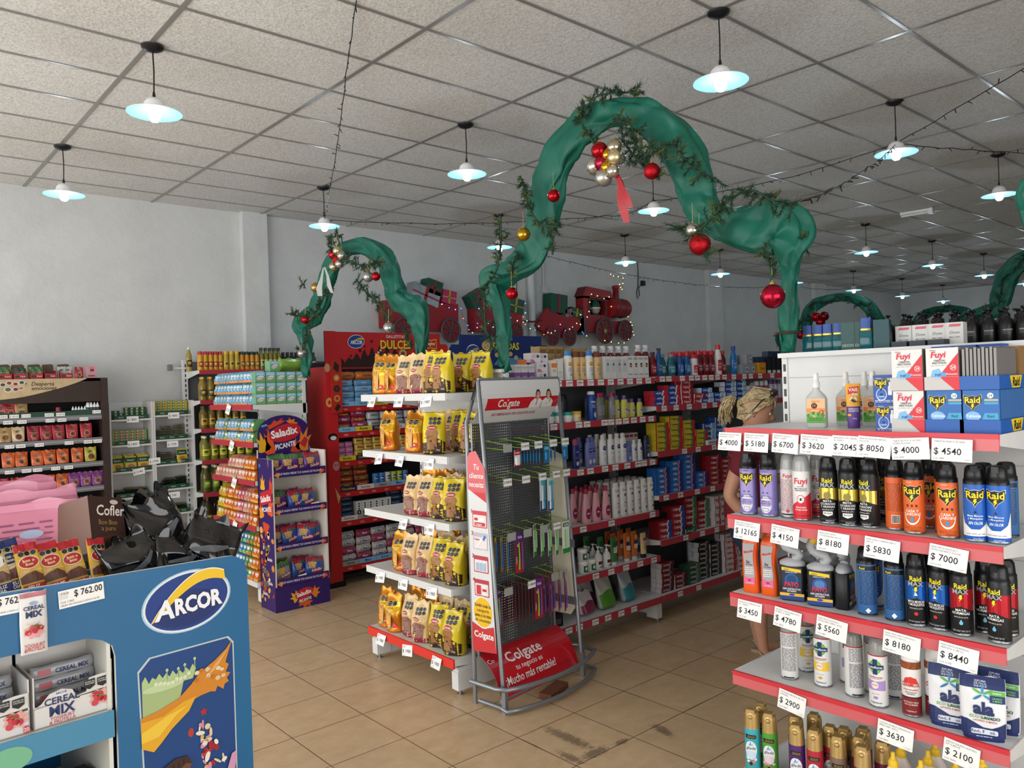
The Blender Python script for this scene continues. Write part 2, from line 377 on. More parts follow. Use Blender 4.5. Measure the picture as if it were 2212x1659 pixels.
# pendant lamps in a grid
def lamps():
 enam = mat('white_lamp_enamel', '#e8e8e8', .35); bulbm = mat('lit_bulb', '#f4fbff', emit=14)
 inner = mat('shade_inside_lit_blue', '#6fa9c9', .5)  # cool bulb light on the white enamel, painted in as blue
 body = MB(); body.lathe([(.064, -.012), (.066, 0)], BLACKM, 20); body.lathe([(.0, -.034), (.025, -.032), (.05, -.022), (.064, -.012)], BLACKM, 20, caps=False)
 cord = MB(); cord.tube([(0, 0, -.03), (.004, 0, -.15), (0, 0, -.285)], .0045, BLACKM, 6); cord.lathe([(.008, -.315), (.01, -.30), (.006, -.275)], BLACKM, 8)
 dome = MB(); dome.lathe([(.066, -.385), (.064, -.365), (.055, -.34), (.036, -.32), (.012, -.312)], enam, 22)
 shade = MB(); shade.lathe([(.158, -.408), (.158, -.404), (.12, -.396), (.066, -.383)], enam, 30, caps=False)
 shade.lathe([(.06, -.386), (.12, -.400), (.158, -.408)][::-1], inner, 30, caps=False)
 bulb = MB(); bulb.lathe([(.0, -.462), (.02, -.458), (.033, -.442), (.037, -.425), (.03, -.40), (.018, -.385)], bulbm, 14, caps=False)
 sock = MB(); sock.lathe([(.018, -.40), (.02, -.37)], enam, 10)
 p = Proto('pendant_lamp', 'lamp', body, [('cord', cord), ('lamp_dome', dome), ('lamp_shade', shade), ('light_bulb', bulb), ('bulb_holder', sock)])
 ld = bpy.data.lights.new('bulb_glow', 'POINT'); ld.energy = 6; ld.color = (.72, .88, 1.0); ld.shadow_soft_size = .05
 rows = {2.555: 'nearest row', 4.95: 'middle row', 7.37: 'row along the far wall'}
 for Y, nm in rows.items():
  n = 0
  for k in range(0, 9):
   X = 1.53+2.41*k
   if (Y < 3 and not 3 < X < 9) or (Y == 4.95 and X > 18.5): continue
   o = p.put(X, Y, CEIL-.007, 0, 'white lit pendant lamp on black cord, %s in the %s' % (ORD[n], nm), 'pendant lamps'); n += 1
   l = bpy.data.objects.new('bulb_glow', ld); COL.objects.link(l); l.location = (X, Y, CEIL-.53)
lamps()

def strings():
 blk = BLACKM
 def one(pts, label, sag=0, n=40):
  mb = MB(); V = []
  for a, b in zip(pts, pts[1:]):
   a, b = Vector(a), Vector(b); m = max(4, int((b-a).length/.12))
   for i in range(m):
    t = i/m; q = a.lerp(b, t); q.z -= sag*4*t*(1-t); V.append(q+Vector((rr(-.004, .004), rr(-.004, .004), rr(-.006, .006))))
  V.append(Vector(pts[-1])); mb.tube(V, .0035, blk, 5)
  for a, b in zip(V, V[1:]):
   q = a.lerp(b, rr(.2, .8)); d = Vector((rr(-1, 1), rr(-1, 1), rr(-1.2, .3))).normalized()*.035
   mb.tube([q, q+d], .0035, blk, 4)
  tag(obj('fairy_light_string', mb), label, 'string lights')
 L0 = (3.94, 7.37, 3.62)
 one([(2.22, 3.71, CEIL-.01), (2.6, 4.5, CEIL-.06), (3.2, 5.74, CEIL-.16), L0], 'unlit black fairy light string dropping from the ceiling to the lamp over the biscuit aisle')
 one([L0, (6.35, 5.6, 3.62), (6.35, 4.95, 3.66)], 'unlit black fairy light string running behind the large green arch', .06)
 L1 = (6.35, 2.555, 3.63)
 one([(6.35, 4.95, 3.66), L1], 'unlit black fairy light string from the arch to the lamp over the insect spray shelf', .08)
 one([L1, (5.55, .85, CEIL-.05)], 'unlit black fairy light string climbing towards the ceiling above the insect spray shelf', .02)
 one([L1, (9.6, 1.4, CEIL-.12)], 'unlit black fairy light string stretching away over the far shelves', .05)
 one([L1, (3.25, 1.72, 2.60)], 'unlit black fairy light string slanting down to the shelf end of the large green arch', .05)
 one([(6.35, 7.37, 3.62), (13.58, 7.37, 3.5), (13.58, 4.95, 3.62)], 'unlit black fairy light string hanging low across the far end of the shop', .22)
strings()
# ================================================================== SHELVING
def shelf_part(par, x0, x1, y0, y1, z, rail, front_, th=.03, railh=.05, clear=False, sub='price_rail'):
 """A tray with its rail; front_ is 'x' (front edge at x0) or 'y' (front edge at y0)."""
 mb = MB(); mb.box(x0, x1, y0, y1, z-th, z, STEELW)
 if front_ == 'x':
  for y in (y0-.003, y1-.001):
   mb.prism([(x0, z-th-.004), (x1, z-th-.06), (x1, z+.002), (x0, z+.002)], y, y+.004, STEELW)
 else:
  for x in (x0-.003, x1-.001):
   V = [(x, y0, z-th), (x, y1, z-th-.06), (x, y1, z), (x, y0, z)]; W = [(x+.004, p[1], p[2]) for p in V]
   mb.add(V+W, [(0, 3, 2, 1), (4, 5, 6, 7), (0, 1, 5, 4), (1, 2, 6, 5)], STEELW)
 o = obj('shelf', mb, par)
 if rail:
  r = MB()
  def band(a, b, t, m):
   if front_ == 'x': r.box(x0-t, x0, y0, y1, z+a, z+b, m)
   else: r.box(x0, x1, y0-t, y0, z+a, z+b, m)
  if rail == 'redpink': band(-.012, .004, .012, LIPRED); band(-.05, -.012, .010, LIPPINK)
  elif rail == 'red': band(-.042, .004, .012, mat('dark_red_rail', '#a93440', .4))
  elif rail == 'bright': band(-.05, .004, .012, mat('bright_red_rail', '#d8352c', .35))
  else: band(-.04, .004, .010, STEELW)
  obj(sub, r, o)
 return o
def post(par, x, y, z0, z1, slots='x', w=.03, d=.06):
 mb = MB(); mb.box(x-d/2, x+d/2, y-w/2, y+w/2, z0, z1, STEELW)
 z = z1-.06; 
 while z > z0+.05:
  if slots == 'x': mb.box(x-d/2-.001, x-d/2, y-.006, y+.006, z-.02, z+.012, BLACKM, 'xyYzZ')
  elif slots == 'y': mb.box(x-.006, x+.006, y-w/2-.001, y-w/2, z-.02, z+.012, BLACKM, 'yxXzZ')
  elif slots == 'Y': mb.box(x-d/2+.006, x-d/2+.018, y-w/2-.001, y-w/2, z-.02, z+.012, BLACKM, 'yxXzZ')
  z -= .055
 return obj('upright', mb, par)
def foot(par, x0, x1, y0, y1, h=.17):
 mb = MB(); mb.box(x0, x1, y0, y1, .03, h, STEELW); mb.box(x0-.006, x0+.10, y0-.006, y1+.006, .035, h-.03, STEELW)
 mb.tube([((x0+.03), (y0+y1)/2, 0), ((x0+.03), (y0+y1)/2, .04)], .010, SILVER, 8); mb.lathe([(.018, 0), (.018, .006)], SILVER, 10, ((x0+.03), (y0+y1)/2, 0))
 return obj('foot', mb, par)
def end_cap(y0, y1, zs, rails, label, top=1.93, depth=.45):
 e = empty('end_cap_shelving', (3.2, (y0+y1)/2, 0)); tag(e, label, 'shelving'); cy = (y0+y1)/2
 par = e; W = []
 def loc(o): o.location = (-3.2, -cy, 0); return o
 for y in (y0+.015, y1-.012): loc(post(par, 3.20, y, .03, top, 'x', .026, .03))
 mb = MB(); mb.box(3.19, 3.205, y0+.02, y1-.02, .12, top-.01, STEELW)
 for k in range(1, 6): mb.box(3.189, 3.19, y0+.03, y1-.03, .12+.34*k, .123+.34*k, mat('panel_seam', '#a9abad', .5), 'x')
 loc(obj('back_panel', mb, par))
 mb = MB(); mb.box(3.15, 3.23, y0, y1, top-.02, top, STEELW); loc(obj('top_cap', mb, par))
 for z, r in zip(zs, rails):
  s = shelf_part(par, 2.725, 2.725+depth, y0+.005, y1-.005, z, r, 'x'); loc(s)
 for y in (y0+.01, y1-.06): loc(foot(par, 2.75, 3.2, y, y+.05))
 return e
PZ = (1.79, 1.415, 1.02, .635, .22); RZ = (1.625, 1.275, .96, .645, .23); JZ = (1.725, 1.40, 1.07, .68, .2)
end_cap(3.68, 4.65, PZ, ['white']*4+['bright'], 'white end-of-aisle shelving full of panettone bags with red bottom rail')
end_cap(.81, 1.80, RZ, ['redpink']*5, 'white end-of-aisle shelving with pink-red rails holding insect sprays')
end_cap(6.46, 7.44, JZ, ['red']*4+['white'], 'white end-of-aisle shelving with dark red rails holding drink sachets', top=1.95, depth=.5)

TZ1 = (1.845, 1.56, 1.235, .845, .505, .20); TZ2 = (1.855, 1.63, 1.285, .95, .61, .20)
def gondola():
 e = empty('aisle_shelving', (3.22, 4.17, 0)); tag(e, 'long white double-sided shelving of toiletries with dark red price rails', 'shelving')
 def loc(o): o.location = (-3.22, -4.17, 0); return o
 for x in (3.25, 4.69, 5.68, 6.67): loc(post(e, x, 4.14, .03, 1.95, 'y', .06, .04))
 mb = MB(); mb.box(3.24, 6.68, 4.17, 4.185, .1, 1.95, mat('dark_back_panel', '#5a5d60', .6)); loc(obj('back_panel', mb, e))
 for x0, x1, zs in ((3.24, 4.68, TZ1), (4.70, 5.675, TZ2), (5.685, 6.66, TZ2)):
  for k, z in enumerate(zs):
   loc(shelf_part(e, x0, x1, 3.70 if k < 5 else 3.68, 4.15, z, 'red', 'y'))
 for x in (3.3, 4.66, 6.6):
  mb = MB(); mb.box(x-.025, x+.025, 3.74, 4.6, .06, .17, STEELW); mb.prism([(x-.03, .035), (x+.03, .035), (x+.03, .16), (x-.03, .16)], 3.70, 3.80, STEELW)
  mb.tube([(x, 3.72, 0), (x, 3.72, .04)], .01, SILVER, 8); mb.tube([(x, 4.55, 0), (x, 4.55, .07)], .01, SILVER, 8); loc(obj('foot', mb, e))
gondola()
def rightrun():
 e = empty('aisle_shelving', (3.25, 1.3, 0)); tag(e, 'white shelving run behind the insect spray end with perfume and pump bottles on top', 'shelving')
 def loc(o): o.location = (-3.25, -1.3, 0); return o
 mb = MB(); mb.box(3.235, 7.2, .84, 1.77, 1.895, 1.925, STEELW); loc(obj('top_shelf', mb, e))
 mb = MB(); mb.box(3.235, 7.2, 1.295, 1.31, .1, 1.895, STEELW); loc(obj('back_panel', mb, e))
 for z in (.2, .6, 1.0, 1.4):
  loc(shelf_part(e, 3.24, 7.2, .84, 1.77, z, None, 'y'))
 for x in (3.3, 5.2, 7.1):
  mb = MB(); mb.box(x-.03, x+.03, .86, 1.76, 0, .17, STEELW); loc(obj('foot', mb, e))
 return e
rightrun()
def oilshelf():
 e = empty('wall_shelving', (3.0, 8.9, 0)); tag(e, 'wall shelving with dark red rails holding cooking oil and sauces', 'shelving')
 def loc(o): o.location = (-3.0, -8.9, 0); return o
 for x in (2.965, 4.0, 5.0): loc(post(e, x, 8.85, 0, 2.22, 'y', .05, .05))
 mb = MB(); mb.box(2.98, 5.0, 8.87, 8.875, .1, 2.2, mat('dark_back_panel', '#5a5d60', .6)); loc(obj('back_panel', mb, e))
 mb = MB(); mb.box(2.80, 2.96, 8.84, 8.86, 2.12, 2.14, STEELW); mb.box(2.79, 2.83, 8.82, 8.88, 2.10, 2.17, SILVER); loc(obj('bracket', mb, e))
 for k, z in enumerate((2.09, 1.765, 1.46, 1.12, .77, .40)):
  loc(shelf_part(e, 2.985, 3.99, 8.45, 8.87, z, 'red', 'y')); loc(shelf_part(e, 4.0, 5.0, 8.45, 8.87, z, 'red', 'y'))
oilshelf()

# ------------------------------------------------------------------ price tags
def price_tag(mb, S, w, h, price, head=(), code=None, big=.36, unit=False):
 rect(mb, S, -w/2, w/2, -h, 0, PAPER, 0); 
 for i, t in enumerate(head): txt(mb, S, t, -w/2+.05*w, -h*(.16+.12*i), h*.075, GREYINK, 1, w*.88, .0, al='l')
 if price: txt(mb, S, price, 0 if not head else -w/2+.06*w, -h*.70 if head else -h*.72, h*big*.8, INK, 1, w*.84, .008, al='l' if head else 'c')
 if code: txt(mb, S, 'Cod: '+code, -w/2+.05*w, -h*.92, h*.075, GREYINK, 1, w*.4, 0, al='l')
 if unit:
  rect(mb, S, w*.26, w*.47, -h*.96, -h*.80, '#bfbfbd', 1); rect(mb, S, w*.265, w*.465, -h*.955, -h*.805, PAPER, 2); txt(mb, S, '1 Unidad', w*.365, -h*.92, h*.05, GREYINK, 3, w*.16, 0)
def hang_tag(x, y, z, facing, w, h, price, label, head=(), code=None, rz=0, tilt=0, roll=0, group='shelf price tags', unit=False, big=.36):
 mb = MB(); S = Func(lambda u, v, l: Vector((u, -.0003*(l+.5), v)))
 price_tag(mb, S, w, h, price, head, code, big, unit)
 mb.add([S.p(-w/2, -h, -2), S.p(-w/2, 0, -2), S.p(w/2, 0, -2), S.p(w/2, -h, -2)], [(0, 1, 2, 3)], PAPER)
 a = W_ if facing == 'x' else 0
 o = obj('price_tag', mb, None, (x, y, z)); o.rotation_euler = (Matrix.Rotation(a+rz, 3, 'Z') @ Matrix.Rotation(tilt, 3, 'X') @ Matrix.Rotation(roll, 3, 'Y')).to_euler()
 tag(o, label, 'price tag', group); return o
for i, (zi, ys) in enumerate(((0, (4.48, 4.16, 3.86)), (1, (4.42, 4.17, 3.85)), (2, (4.15, 3.87)), (3, (4.45, 4.18, 3.87)), (4, (4.46, 4.16, 3.84)))):
 for k, y in enumerate(ys):
  hang_tag(2.708, y, PZ[zi]-.012, 'x', .098, .068, '$ 1980', 'white price tag, %s along the %s panettone shelf' % (ORD[k], ('top', 'second', 'middle', 'fourth', 'red bottom')[i]), head=('PAN DULCE', 'LIMIDO'), code='1937', tilt=-.10-rr(0, .25), roll=rr(-.12, .05), rz=rr(-.1, .1), group=None)
RT = [  # y, price, header, code, width, roll
 [(1.765, '$ 4000', ('REPELENTE ESCUDO AER.', 'NARANJA X 165CC'), '36617', .103, .02), (1.645, '$ 5180', ('REPELENTE OFF FAMILY', 'AEROSOL 165 CC.'), '13911', .103, .03), (1.525, '$ 6700', ('REPELENTE SILKEY F3', 'SPRAY X 200ML'), '14332', .108, .05), (1.40, '$ 3620', ('REPELENTE VAIS KIDS STOP', 'CREMA X 100 GR.'), '23483', .12, .05), (1.285, '$ 2045', ('REPELENTE OFF CREMA', 'GS. FAMILY'), '2793', .115, .03), (1.19, '$ 8050', ('RAID 45 NOCHES REPUES', 'LIQ.33 ML.'), '2435', .112, .06), (1.075, '$ 4000', ('TABLETAS FUYI X 24 UND', 'DOBLE ACCION'), '3064', .122, -.06), (.945, '$ 4540', ('TABLETAS RAID X 24 UNID.',), '1884', .122, .02)],
 [(1.70, '$ 12165', ('RAID MATA PULGA Y', 'GARRAPATA AER. 360 CC'), '14081', .112, .05), (1.535, '$ 4150', ('INSECTICIDA FUYI MMM', 'AER. X 360 CC.'), '13855', .112, .10), (1.35, '$ 8180', ('RAID MAX MATA', 'CUCAR/ARANA 360 CC.'), '639', .115, .06), (1.175, '$ 5830', ('RAID CASA Y JARDIN AER X', '360 CC'), '8474', .118, .07), (.965, '$ 7000', ('RAID MATA MOSCAS Y', 'MOSQ.360/380CC S/OLOR'), '21622', .118, .09)],
 [(1.70, '$ 3450', ('MR MUSCULO CREMOSO X 450', 'CC. VARIOS'), '21307', .105, .04), (1.535, '$ 4780', ('DESTRUCTOR DE SARRO PATO', 'PURIFIC X 500ML'), '38625', .108, .10), (1.365, '$ 5560', ('RAID MATA MOSCAS Y', 'MOSQ.AER.X 380CC AZUL'), '1885', .118, .08), (1.12, '$ 8180', ('RAID MAX MATA MOSCAS Y', 'MOSQUITO 360 CC'), '38113', .12, .08), (.945, '$ 8440', ('RAID MATA HORMIGAS', 'AEROSOL X 380 CC'), '21320', .118, .08)],
 [(1.53, '$ 2900', ('LYSOFORM AEROSOL 360 CM3', 'LAVANDA'), '19407', .112, .10), (1.15, '$ 3630', ('LUSTRA MUEBLE CERAMICOL', 'BRISH AER. 360CC'), '8063', .118, .08), (.945, '$ 2100', ('JABON LIQUIDO ALA REG.', 'D/P X 800 ML'), '26452', .108, .10)]]
for zi, row in enumerate(RT):
 for k, (y, pr, hd, cd, w, ro) in enumerate(row):
  hang_tag(2.708-.004*(k % 2)-(.006 if k == 6 else 0), y, RZ[zi]-.014, 'x', w, .072, pr, 'white price tag, %s along the %s rail of the insect spray shelving' % (ORD[k], ('top', 'second', 'third', 'fourth')[zi]), hd, cd, rz=rr(-.05, .05), tilt=-.06-rr(0, .1), roll=ro, group=None, unit=(k in (4, 7)) or zi == 3)
# ================================================================== KINDS OF GOODS (fronts face -y)
class Bag:
 """A filled film bag: half width and half depth along its height, wrinkled."""
 PF = {'loaf': [(0, .92, .85), (.03, 1, 1), (.58, 1, 1), (.74, .97, .62), (.87, .92, .2), (.93, .95, .07), (1, 1.0, .05)],
          'pillow': [(0, .96, .06), (.09, .97, .12), (.14, .96, .45), (.32, .99, .9), (.5, 1, 1), (.68, .99, .9), (.86, .96, .45), (.91, .97, .12), (1, .96, .06)],
          'pouch': [(0, .88, .95), (.04, .96, 1), (.4, 1, .82), (.7, 1, .42), (.88, 1, .12), (1, .98, .05)],
          'bar': [(0, .97, .08), (.05, .97, .2), (.10, .96, .8), (.5, 1, 1), (.90, .96, .8), (.95, .97, .2), (1, .97, .08)],
          'brick': [(0, .94, .94), (.03, 1, 1), (.85, 1, 1), (.92, .98, .8), (1, .9, .2)]}
 def __init__(s, w, d, h, prof='loaf', wr=.004, seed=1, nx=14, ny=18, ex=3.0):
  s.w, s.d, s.h, s.p, s.wr, s.nx, s.ny, s.ex = w/2, d/2, h, s.PF[prof], wr, nx, ny, ex
  R = random.Random(seed); s.k = [(R.uniform(20, 75), R.uniform(15, 60), R.uniform(0, 6.3)) for _ in range(4)]; s.k = [(a*.13/w, b*.13/w, c) for a, b, c in s.k]
 def at(s, v):
  t = min(max(v/s.h, 0), 1)
  for (a, wa, da), (b, wb, db) in zip(s.p, s.p[1:]):
   if t <= b:
    q = (t-a)/(b-a); return s.w*(wa+(wb-wa)*q), s.d*(da+(db-da)*q)
  return s.w*s.p[-1][1], s.d*s.p[-1][2]
 def rip(s, x, v): return s.wr*sum(math.sin(a*x+b*v+c)*(1+.0*v) for a, b, c in s.k)*.45
 def y(s, x, v, sg=-1):
  W, D = s.at(v); q = min(abs(x)/W, 1)
  return sg*(D*(1-q**s.ex)**(1/s.ex))+s.rip(x, v)*(1-q**4)
 def build(s, m, back=None, top=None):
  mb = MB(); nx, ny = s.nx, s.ny
  for sg, mm in ((-1, m), (1, back or m)):
   V = []; F = []
   for j in range(ny+1):
    v = s.h*j/ny; W, D = s.at(v)
    for i in range(nx+1):
     x = -W*math.cos(PI*i/nx); dz = 0
     if j == ny: dz = s.wr*1.2*math.sin(x*120/(s.w/.06)+s.k[0][2])
     V.append((x, s.y(x, v, sg), v+dz))
   for j in range(ny):
    for i in range(nx):
     q = (j*(nx+1)+i, j*(nx+1)+i+1, (j+1)*(nx+1)+i+1, (j+1)*(nx+1)+i); F.append(q if sg < 0 else q[::-1])
   mb.add(V, F, mm, True)
   if sg < 0: fr = V[:nx+1]
   else: mb.add(fr+V[:nx+1], [(i, nx+1+i, nx+2+i, i+1) for i in range(nx)], mm)
  return mb
 def S(s, eps=.0012): return Func(lambda u, v, l: Vector((u, s.y(u, v)-eps-.0004*l, v)), s.w*.28)
 def fill(s, mb, v0, v1, m, l=1, n=None, sh=.985, wave=0):
  """A band of print right across the front."""
  S = s.S(); n = n or max(2, int((v1-v0)/s.h*s.ny)); P = []
  for j in range(n):
   a, b = v0+(v1-v0)*j/n, v0+(v1-v0)*(j+1)/n; Wa, Wb = s.at(a)[0]*sh, s.at(b)[0]*sh
   for i in range(8):
    q0, q1 = -math.cos(PI*i/8), -math.cos(PI*(i+1)/8)
    t0 = t1 = 0
    if j == n-1 and wave: t0, t1 = wave*math.sin(q0*3+1), wave*math.sin(q1*3+1)
    P.append([(q0*Wa, a), (q1*Wa, a), (q1*Wb, b+t1), (q0*Wb, b+t0)])
  S2 = Func(S.fn); draw(mb, S2, P, m, l)
def film(name, col, rough=.28, metal=0): return mat('film_'+name, col, rough, metal, coat=.3)

def can(R, H, body, cap, capkind='tall', n=20):
 b = MB(); b.lathe([(R*.93, 0), (R, .004), (R, H-.012), (R*.9, H)], body, n)
 b.lathe([(R*.95, .0), (R*1.015, .002), (R*1.015, .006), (R, .008)], SILVER, n)
 c = MB()
 if capkind == 'tall':
  c.lathe([(R*.98, H-.010), (R*.98, H+.004), (R*.9, H+.006), (R*.86, H+.022), (R*.80, H+.042), (R*.62, H+.05), (R*.3, H+.052)], cap, n)
  c.box(-R*.3, R*.3, -R*.86, -R*.2, H+.03, H+.05, cap)
 elif capkind == 'clear':
  c.lathe([(R*.98, H-.006), (R*.98, H), (R*.9, H+.03), (R*.75, H+.048), (R*.6, H+.052)], cap, n); c.lathe([(R*.3, H), (R*.26, H+.032)], WHITE, 10)
 elif capkind == 'flat':
  c.lathe([(R*.98, H-.006), (R*.98, H), (R*.94, H+.05), (R*.88, H+.058)], cap, n)
 elif capkind == 'gold':
  c.lathe([(R*1.0, H-.012), (R*.97, H+.0), (R*.93, H+.035), (R*.90, H+.046), (R*.8, H+.052)], cap, n)
  c.prism([(-R*.62, H+.048), (0, H+.010), (R*.62, H+.048), (R*.5, H+.064), (-R*.5, H+.064)], -R*.80, R*.3, cap); c.ball((0, -R*.80, H+.036), .010, cap, 10, 6)
 return b, c
def shield(mb, S, cu, cv, w, l=2, edge='#c9b26a', word=None, rc='#f4d51c'):
 P = [(-.5, .30), (-.47, .47), (-.22, .36), (0, .41), (.22, .36), (.47, .47), (.5, .30), (.36, -.12), (.12, -.30), (0, -.52), (-.12, -.30), (-.36, -.12)]
 pol(mb, S, [(cu+x*w*1.07, cv+y*w*1.07) for x, y in P], edge, l); pol(mb, S, [(cu+x*w, cv+y*w) for x, y in P], '#111214', l+1)
 txt(mb, S, 'Raid', cu, cv-.02*w, w*.40, '#111214', l+2, w*.98, .03); txt(mb, S, 'Raid', cu, cv-.02*w, w*.36, rc, l+3, w*.9, .022)
 pol(mb, S, [(cu+x*w, cv+y*w) for x, y in ((-.03, -.08), (.10, -.08), (.04, -.20), (.11, -.20), (-.08, -.46), (-.02, -.25), (-.09, -.25))], rc, l+4)
def small(mb, S, cu, v, t, h, m, w=.05, **k): txt(mb, S, t, cu, v, h, m, 3, w, **k)
G = {}
def make_cans():
 R, H = .0335, .195
 clear = mat('clear_plastic_cap', '#d5d8d8', .15, trans=.55, alpha=1)
 def finish(key, name, body, cap, L, label, ck='tall'):
  p = []
  p.append(('cap', cap)); p.append(('printed_sleeve', L)); G[key] = Proto(name, 'spray can', body, p, label)
 S = lambda a0=0: Cyl(R, a0=a0)
 b, c = can(R, H, '#8578ba', BLACKM); L = MB(); s = S()
 draw(L, s, [[(-.026, .03), (.026, .03), (.026, H-.02), (-.026, H-.02)]], '#9a8fc8', 1)
 shield(L, s, 0, H-.05, .056); small(L, s, 0, H-.018, 'Johnson', .004, '#3d3670', .025)
 for k in (-1, 1): ell(L, s, k*.009, .095, .004, .003, '#3b3f66', 3, 8)
 txt(L, s, 'Insecticida Mata', 0, .080, .004, '#32306a', 3, .04, 0); txt(L, s, 'Pulgas y Garrapatas', 0, .0725, .005, '#32306a', 3, .05)
 ell(L, s, 0, .048, .023, .034, '#d9d8e2', 2, 22); rect(L, s, -.023, .023, .045, .066, '#a79dd0', 3)
 for i, t in enumerate(('IMPIDE LA', 'REPRODUCCION', 'DE PULGAS')): txt(L, s, t, 0, .058-.008*i, .005, '#4a4686', 4, .04)
 rrect(L, s, -.011, .011, .022, .034, .003, '#6c6a86', 4); rrect(L, s, -.0095, .0095, .0235, .0325, .002, '#dcdce4', 5)
 s2 = S(1.35); lines(L, s2, -.012, .012, H-.03, 24, .006, '#4f4a80', 2, .3); s2 = S(-1.5); lines(L, s2, -.012, .012, H-.03, 24, .006, '#4f4a80', 2, .3)
 finish('purple', 'aerosol_can', b, c, L, '')
 b, c = can(R, H, '#dfdfdd', clear, 'clear'); L = MB(); s = S()
 draw(L, s, [[(-.045, .02), (.045, .02), (.045, .11), (-.045, .055)]], '#cf1f2e', 1); rect(L, s, -.045, .045, .008, .022, '#cf1f2e', 1)
 txt(L, s, 'Fuyi', 0, .142, .022, '#d3203a', 3, .052, .02, shear=.12); small(L, s, 0, .13, 'Insecticida', .004, '#3a3a3c', .03); small(L, s, 0, .121, 'MATA MOSCAS', .005, '#3a3a3c', .045); small(L, s, 0, .114, 'Y MOSQUITOS', .005, '#3a3a3c', .045)
 ell(L, s, .0, .083, .0145, .0165, '#d3203a', 2); ell(L, s, 0, .083, .012, .014, '#efefed', 3); ell(L, s, 0, .083, .003, .006, INK, 4, 10)
 for a in (-.5, .5, 2.6, 3.6): rect(L, s, -.009 if math.cos(a) < 0 else 0, 0 if math.cos(a) < 0 else .009, .083+.007*math.sin(a), .0845+.007*math.sin(a), INK, 4)
 small(L, s, 0, .050, 'Efectividad', .006, '#efefed', .045); small(L, s, 0, .041, 'Comprobada', .006, '#efefed', .045)
 finish('fuyi', 'aerosol_can', b, c, L, '', 'clear')
 b, c = can(R, H, '#d4d4d2', clear, 'clear'); L = MB(); s = S(); txt(L, s, 'Fuyi', 0, .158, .015, '#d3203a', 3, .045, .015, shear=.12); lines(L, s, -.03, .03, .15, 26, .0048, '#a85560', 2, .4)
 rect(L, s, -.03, .03, .012, .017, INK, 2); pol(L, s, [(.0, .02), (.008, .028), (0, .036), (-.008, .028)], '#c0303a', 2)
 finish('fuyiback', 'aerosol_can', b, c, L, '', 'clear')
 b, c = can(R, H, '#131416', BLACKM); L = MB(); s = S(); goldf = mat('gold_foil_print', '#c2ae52', .25, .6)
 rect(L, s, -.048, .048, .10, .135, goldf, 1); pol(L, s, [(-.048, .10), (-.048, .085), (0, .10)], goldf, 1); pol(L, s, [(.048, .10), (.048, .085), (0, .10)], goldf, 1)
 P = [(-.024, .175), (.024, .175), (.018, .15), (0, .132), (-.018, .15)]; pol(L, s, P, '#101113', 2)
 txt(L, s, 'Raid', 0, .155, .016, '#f1e01e', 4, .036, .02); txt(L, s, 'MAX', 0, .138, .016, '#a9acae', 4, .05, .02, shear=.0)
 pol(L, s, [(-.002, .135), (.005, .135), (.003, .127), (.006, .127), (-.004, .115), (-.001, .124), (-.005, .124)], '#f1e01e', 5)
 ell(L, s, 0, .107, .013, .015, '#8d8041', 2)
 for i, t in enumerate(('MATA', 'CUCARACHAS', 'Y ARANAS')): txt(L, s, t, 0, .083-.0105*i, .0075, '#ececea', 4, .055)
 txt(L, s, 'MATA EN EL ACTO', 0, .053, .0035, '#ececea', 4, .04); P = [(-.017, .048), (.017, .048), (.017, .036), (0, .030), (-.017, .036)]; pol(L, s, P, '#e4e4e2', 3); txt(L, s, 'SIN OLOR', 0, .039, .005, INK, 5, .026)
 small(L, s, .008, .012, '304g/360cm3', .004, '#dededc', .035); rect(L, s, -.03, .03, .019, .0195, '#aaaaaa', 2)
 finish('maxgold', 'aerosol_can', b, c, L, '')
 b, c = can(R, H, '#e0672a', BLACKM); L = MB(); s = S(); shield(L, s, 0, H-.055, .062, edge='#f2c8a0'); small(L, s, -.008, H-.018, 'Johnson', .004, '#f4e0d0', .025)
 for k in (-1, 0, 1): ell(L, s, k*.014, .098, .003, .005, '#3a1c10', 3, 8); rect(L, s, k*.014-.005, k*.014+.005, .098, .099, '#3a1c10', 3)
 txt(L, s, 'CASA Y', 0, .076, .0085, '#f4efe8', 4, .04, .02); txt(L, s, 'JARDIN', 0, .065, .0085, '#f4efe8', 4, .04, .02)
 pol(L, s, [(x*.026, .075-.042*math.sqrt(max(0, 1-x*x))) for x in [k/8 for k in range(-8, 9)]]+[(x*.023, .075-.036*math.sqrt(max(0, 1-x*x))) for x in [k/8 for k in range(8, -9, -1)]], '#f4efe8', 3)
 ell(L, s, 0, .050, .006, .007, '#3b8fc6', 4, 12); pol(L, s, [(-.005, .053), (.005, .053), (0, .063)], '#3b8fc6', 4); small(L, s, .008, .012, '227g/360cm3', .004, '#40200f', .035); lines(L, s, -.028, .028, .026, 2, .005, '#8a3c15', 2)
 finish('orange', 'aerosol_can', b, c, L, '')
 b, c = can(R, H, '#d9622a', BLACKM); L = MB(); s = S(); lines(L, s, -.03, .03, .165, 22, .0045, '#6e3215', 2, .35); rect(L, s, -.012, .016, .025, .055, '#e8e4de', 2)
 for i in range(9): rect(L, s, -.010+i*.0028, -.0088+i*.0028+rr(0, .0008), .027, .053, INK, 3)
 shield(L, S(1.5), 0, H-.055, .055, edge='#f2c8a0'); finish('orangeback', 'aerosol_can', b, c, L, '')
 b, c = can(R, H, '#1f5fb8', BLACKM); L = MB(); s = S(); shield(L, s, 0, H-.05, .058, edge='#dfe6ee')
 pol(L, s, [(-.05, .02), (.05, .02), (.05, .10), (.034, .06), (.012, .042), (-.012, .042), (-.034, .06), (-.05, .10)], '#e6e7e6', 2)
 pol(L, s, [(-.005, .094), (.005, .094), (0, .103)], '#121a2c', 3)
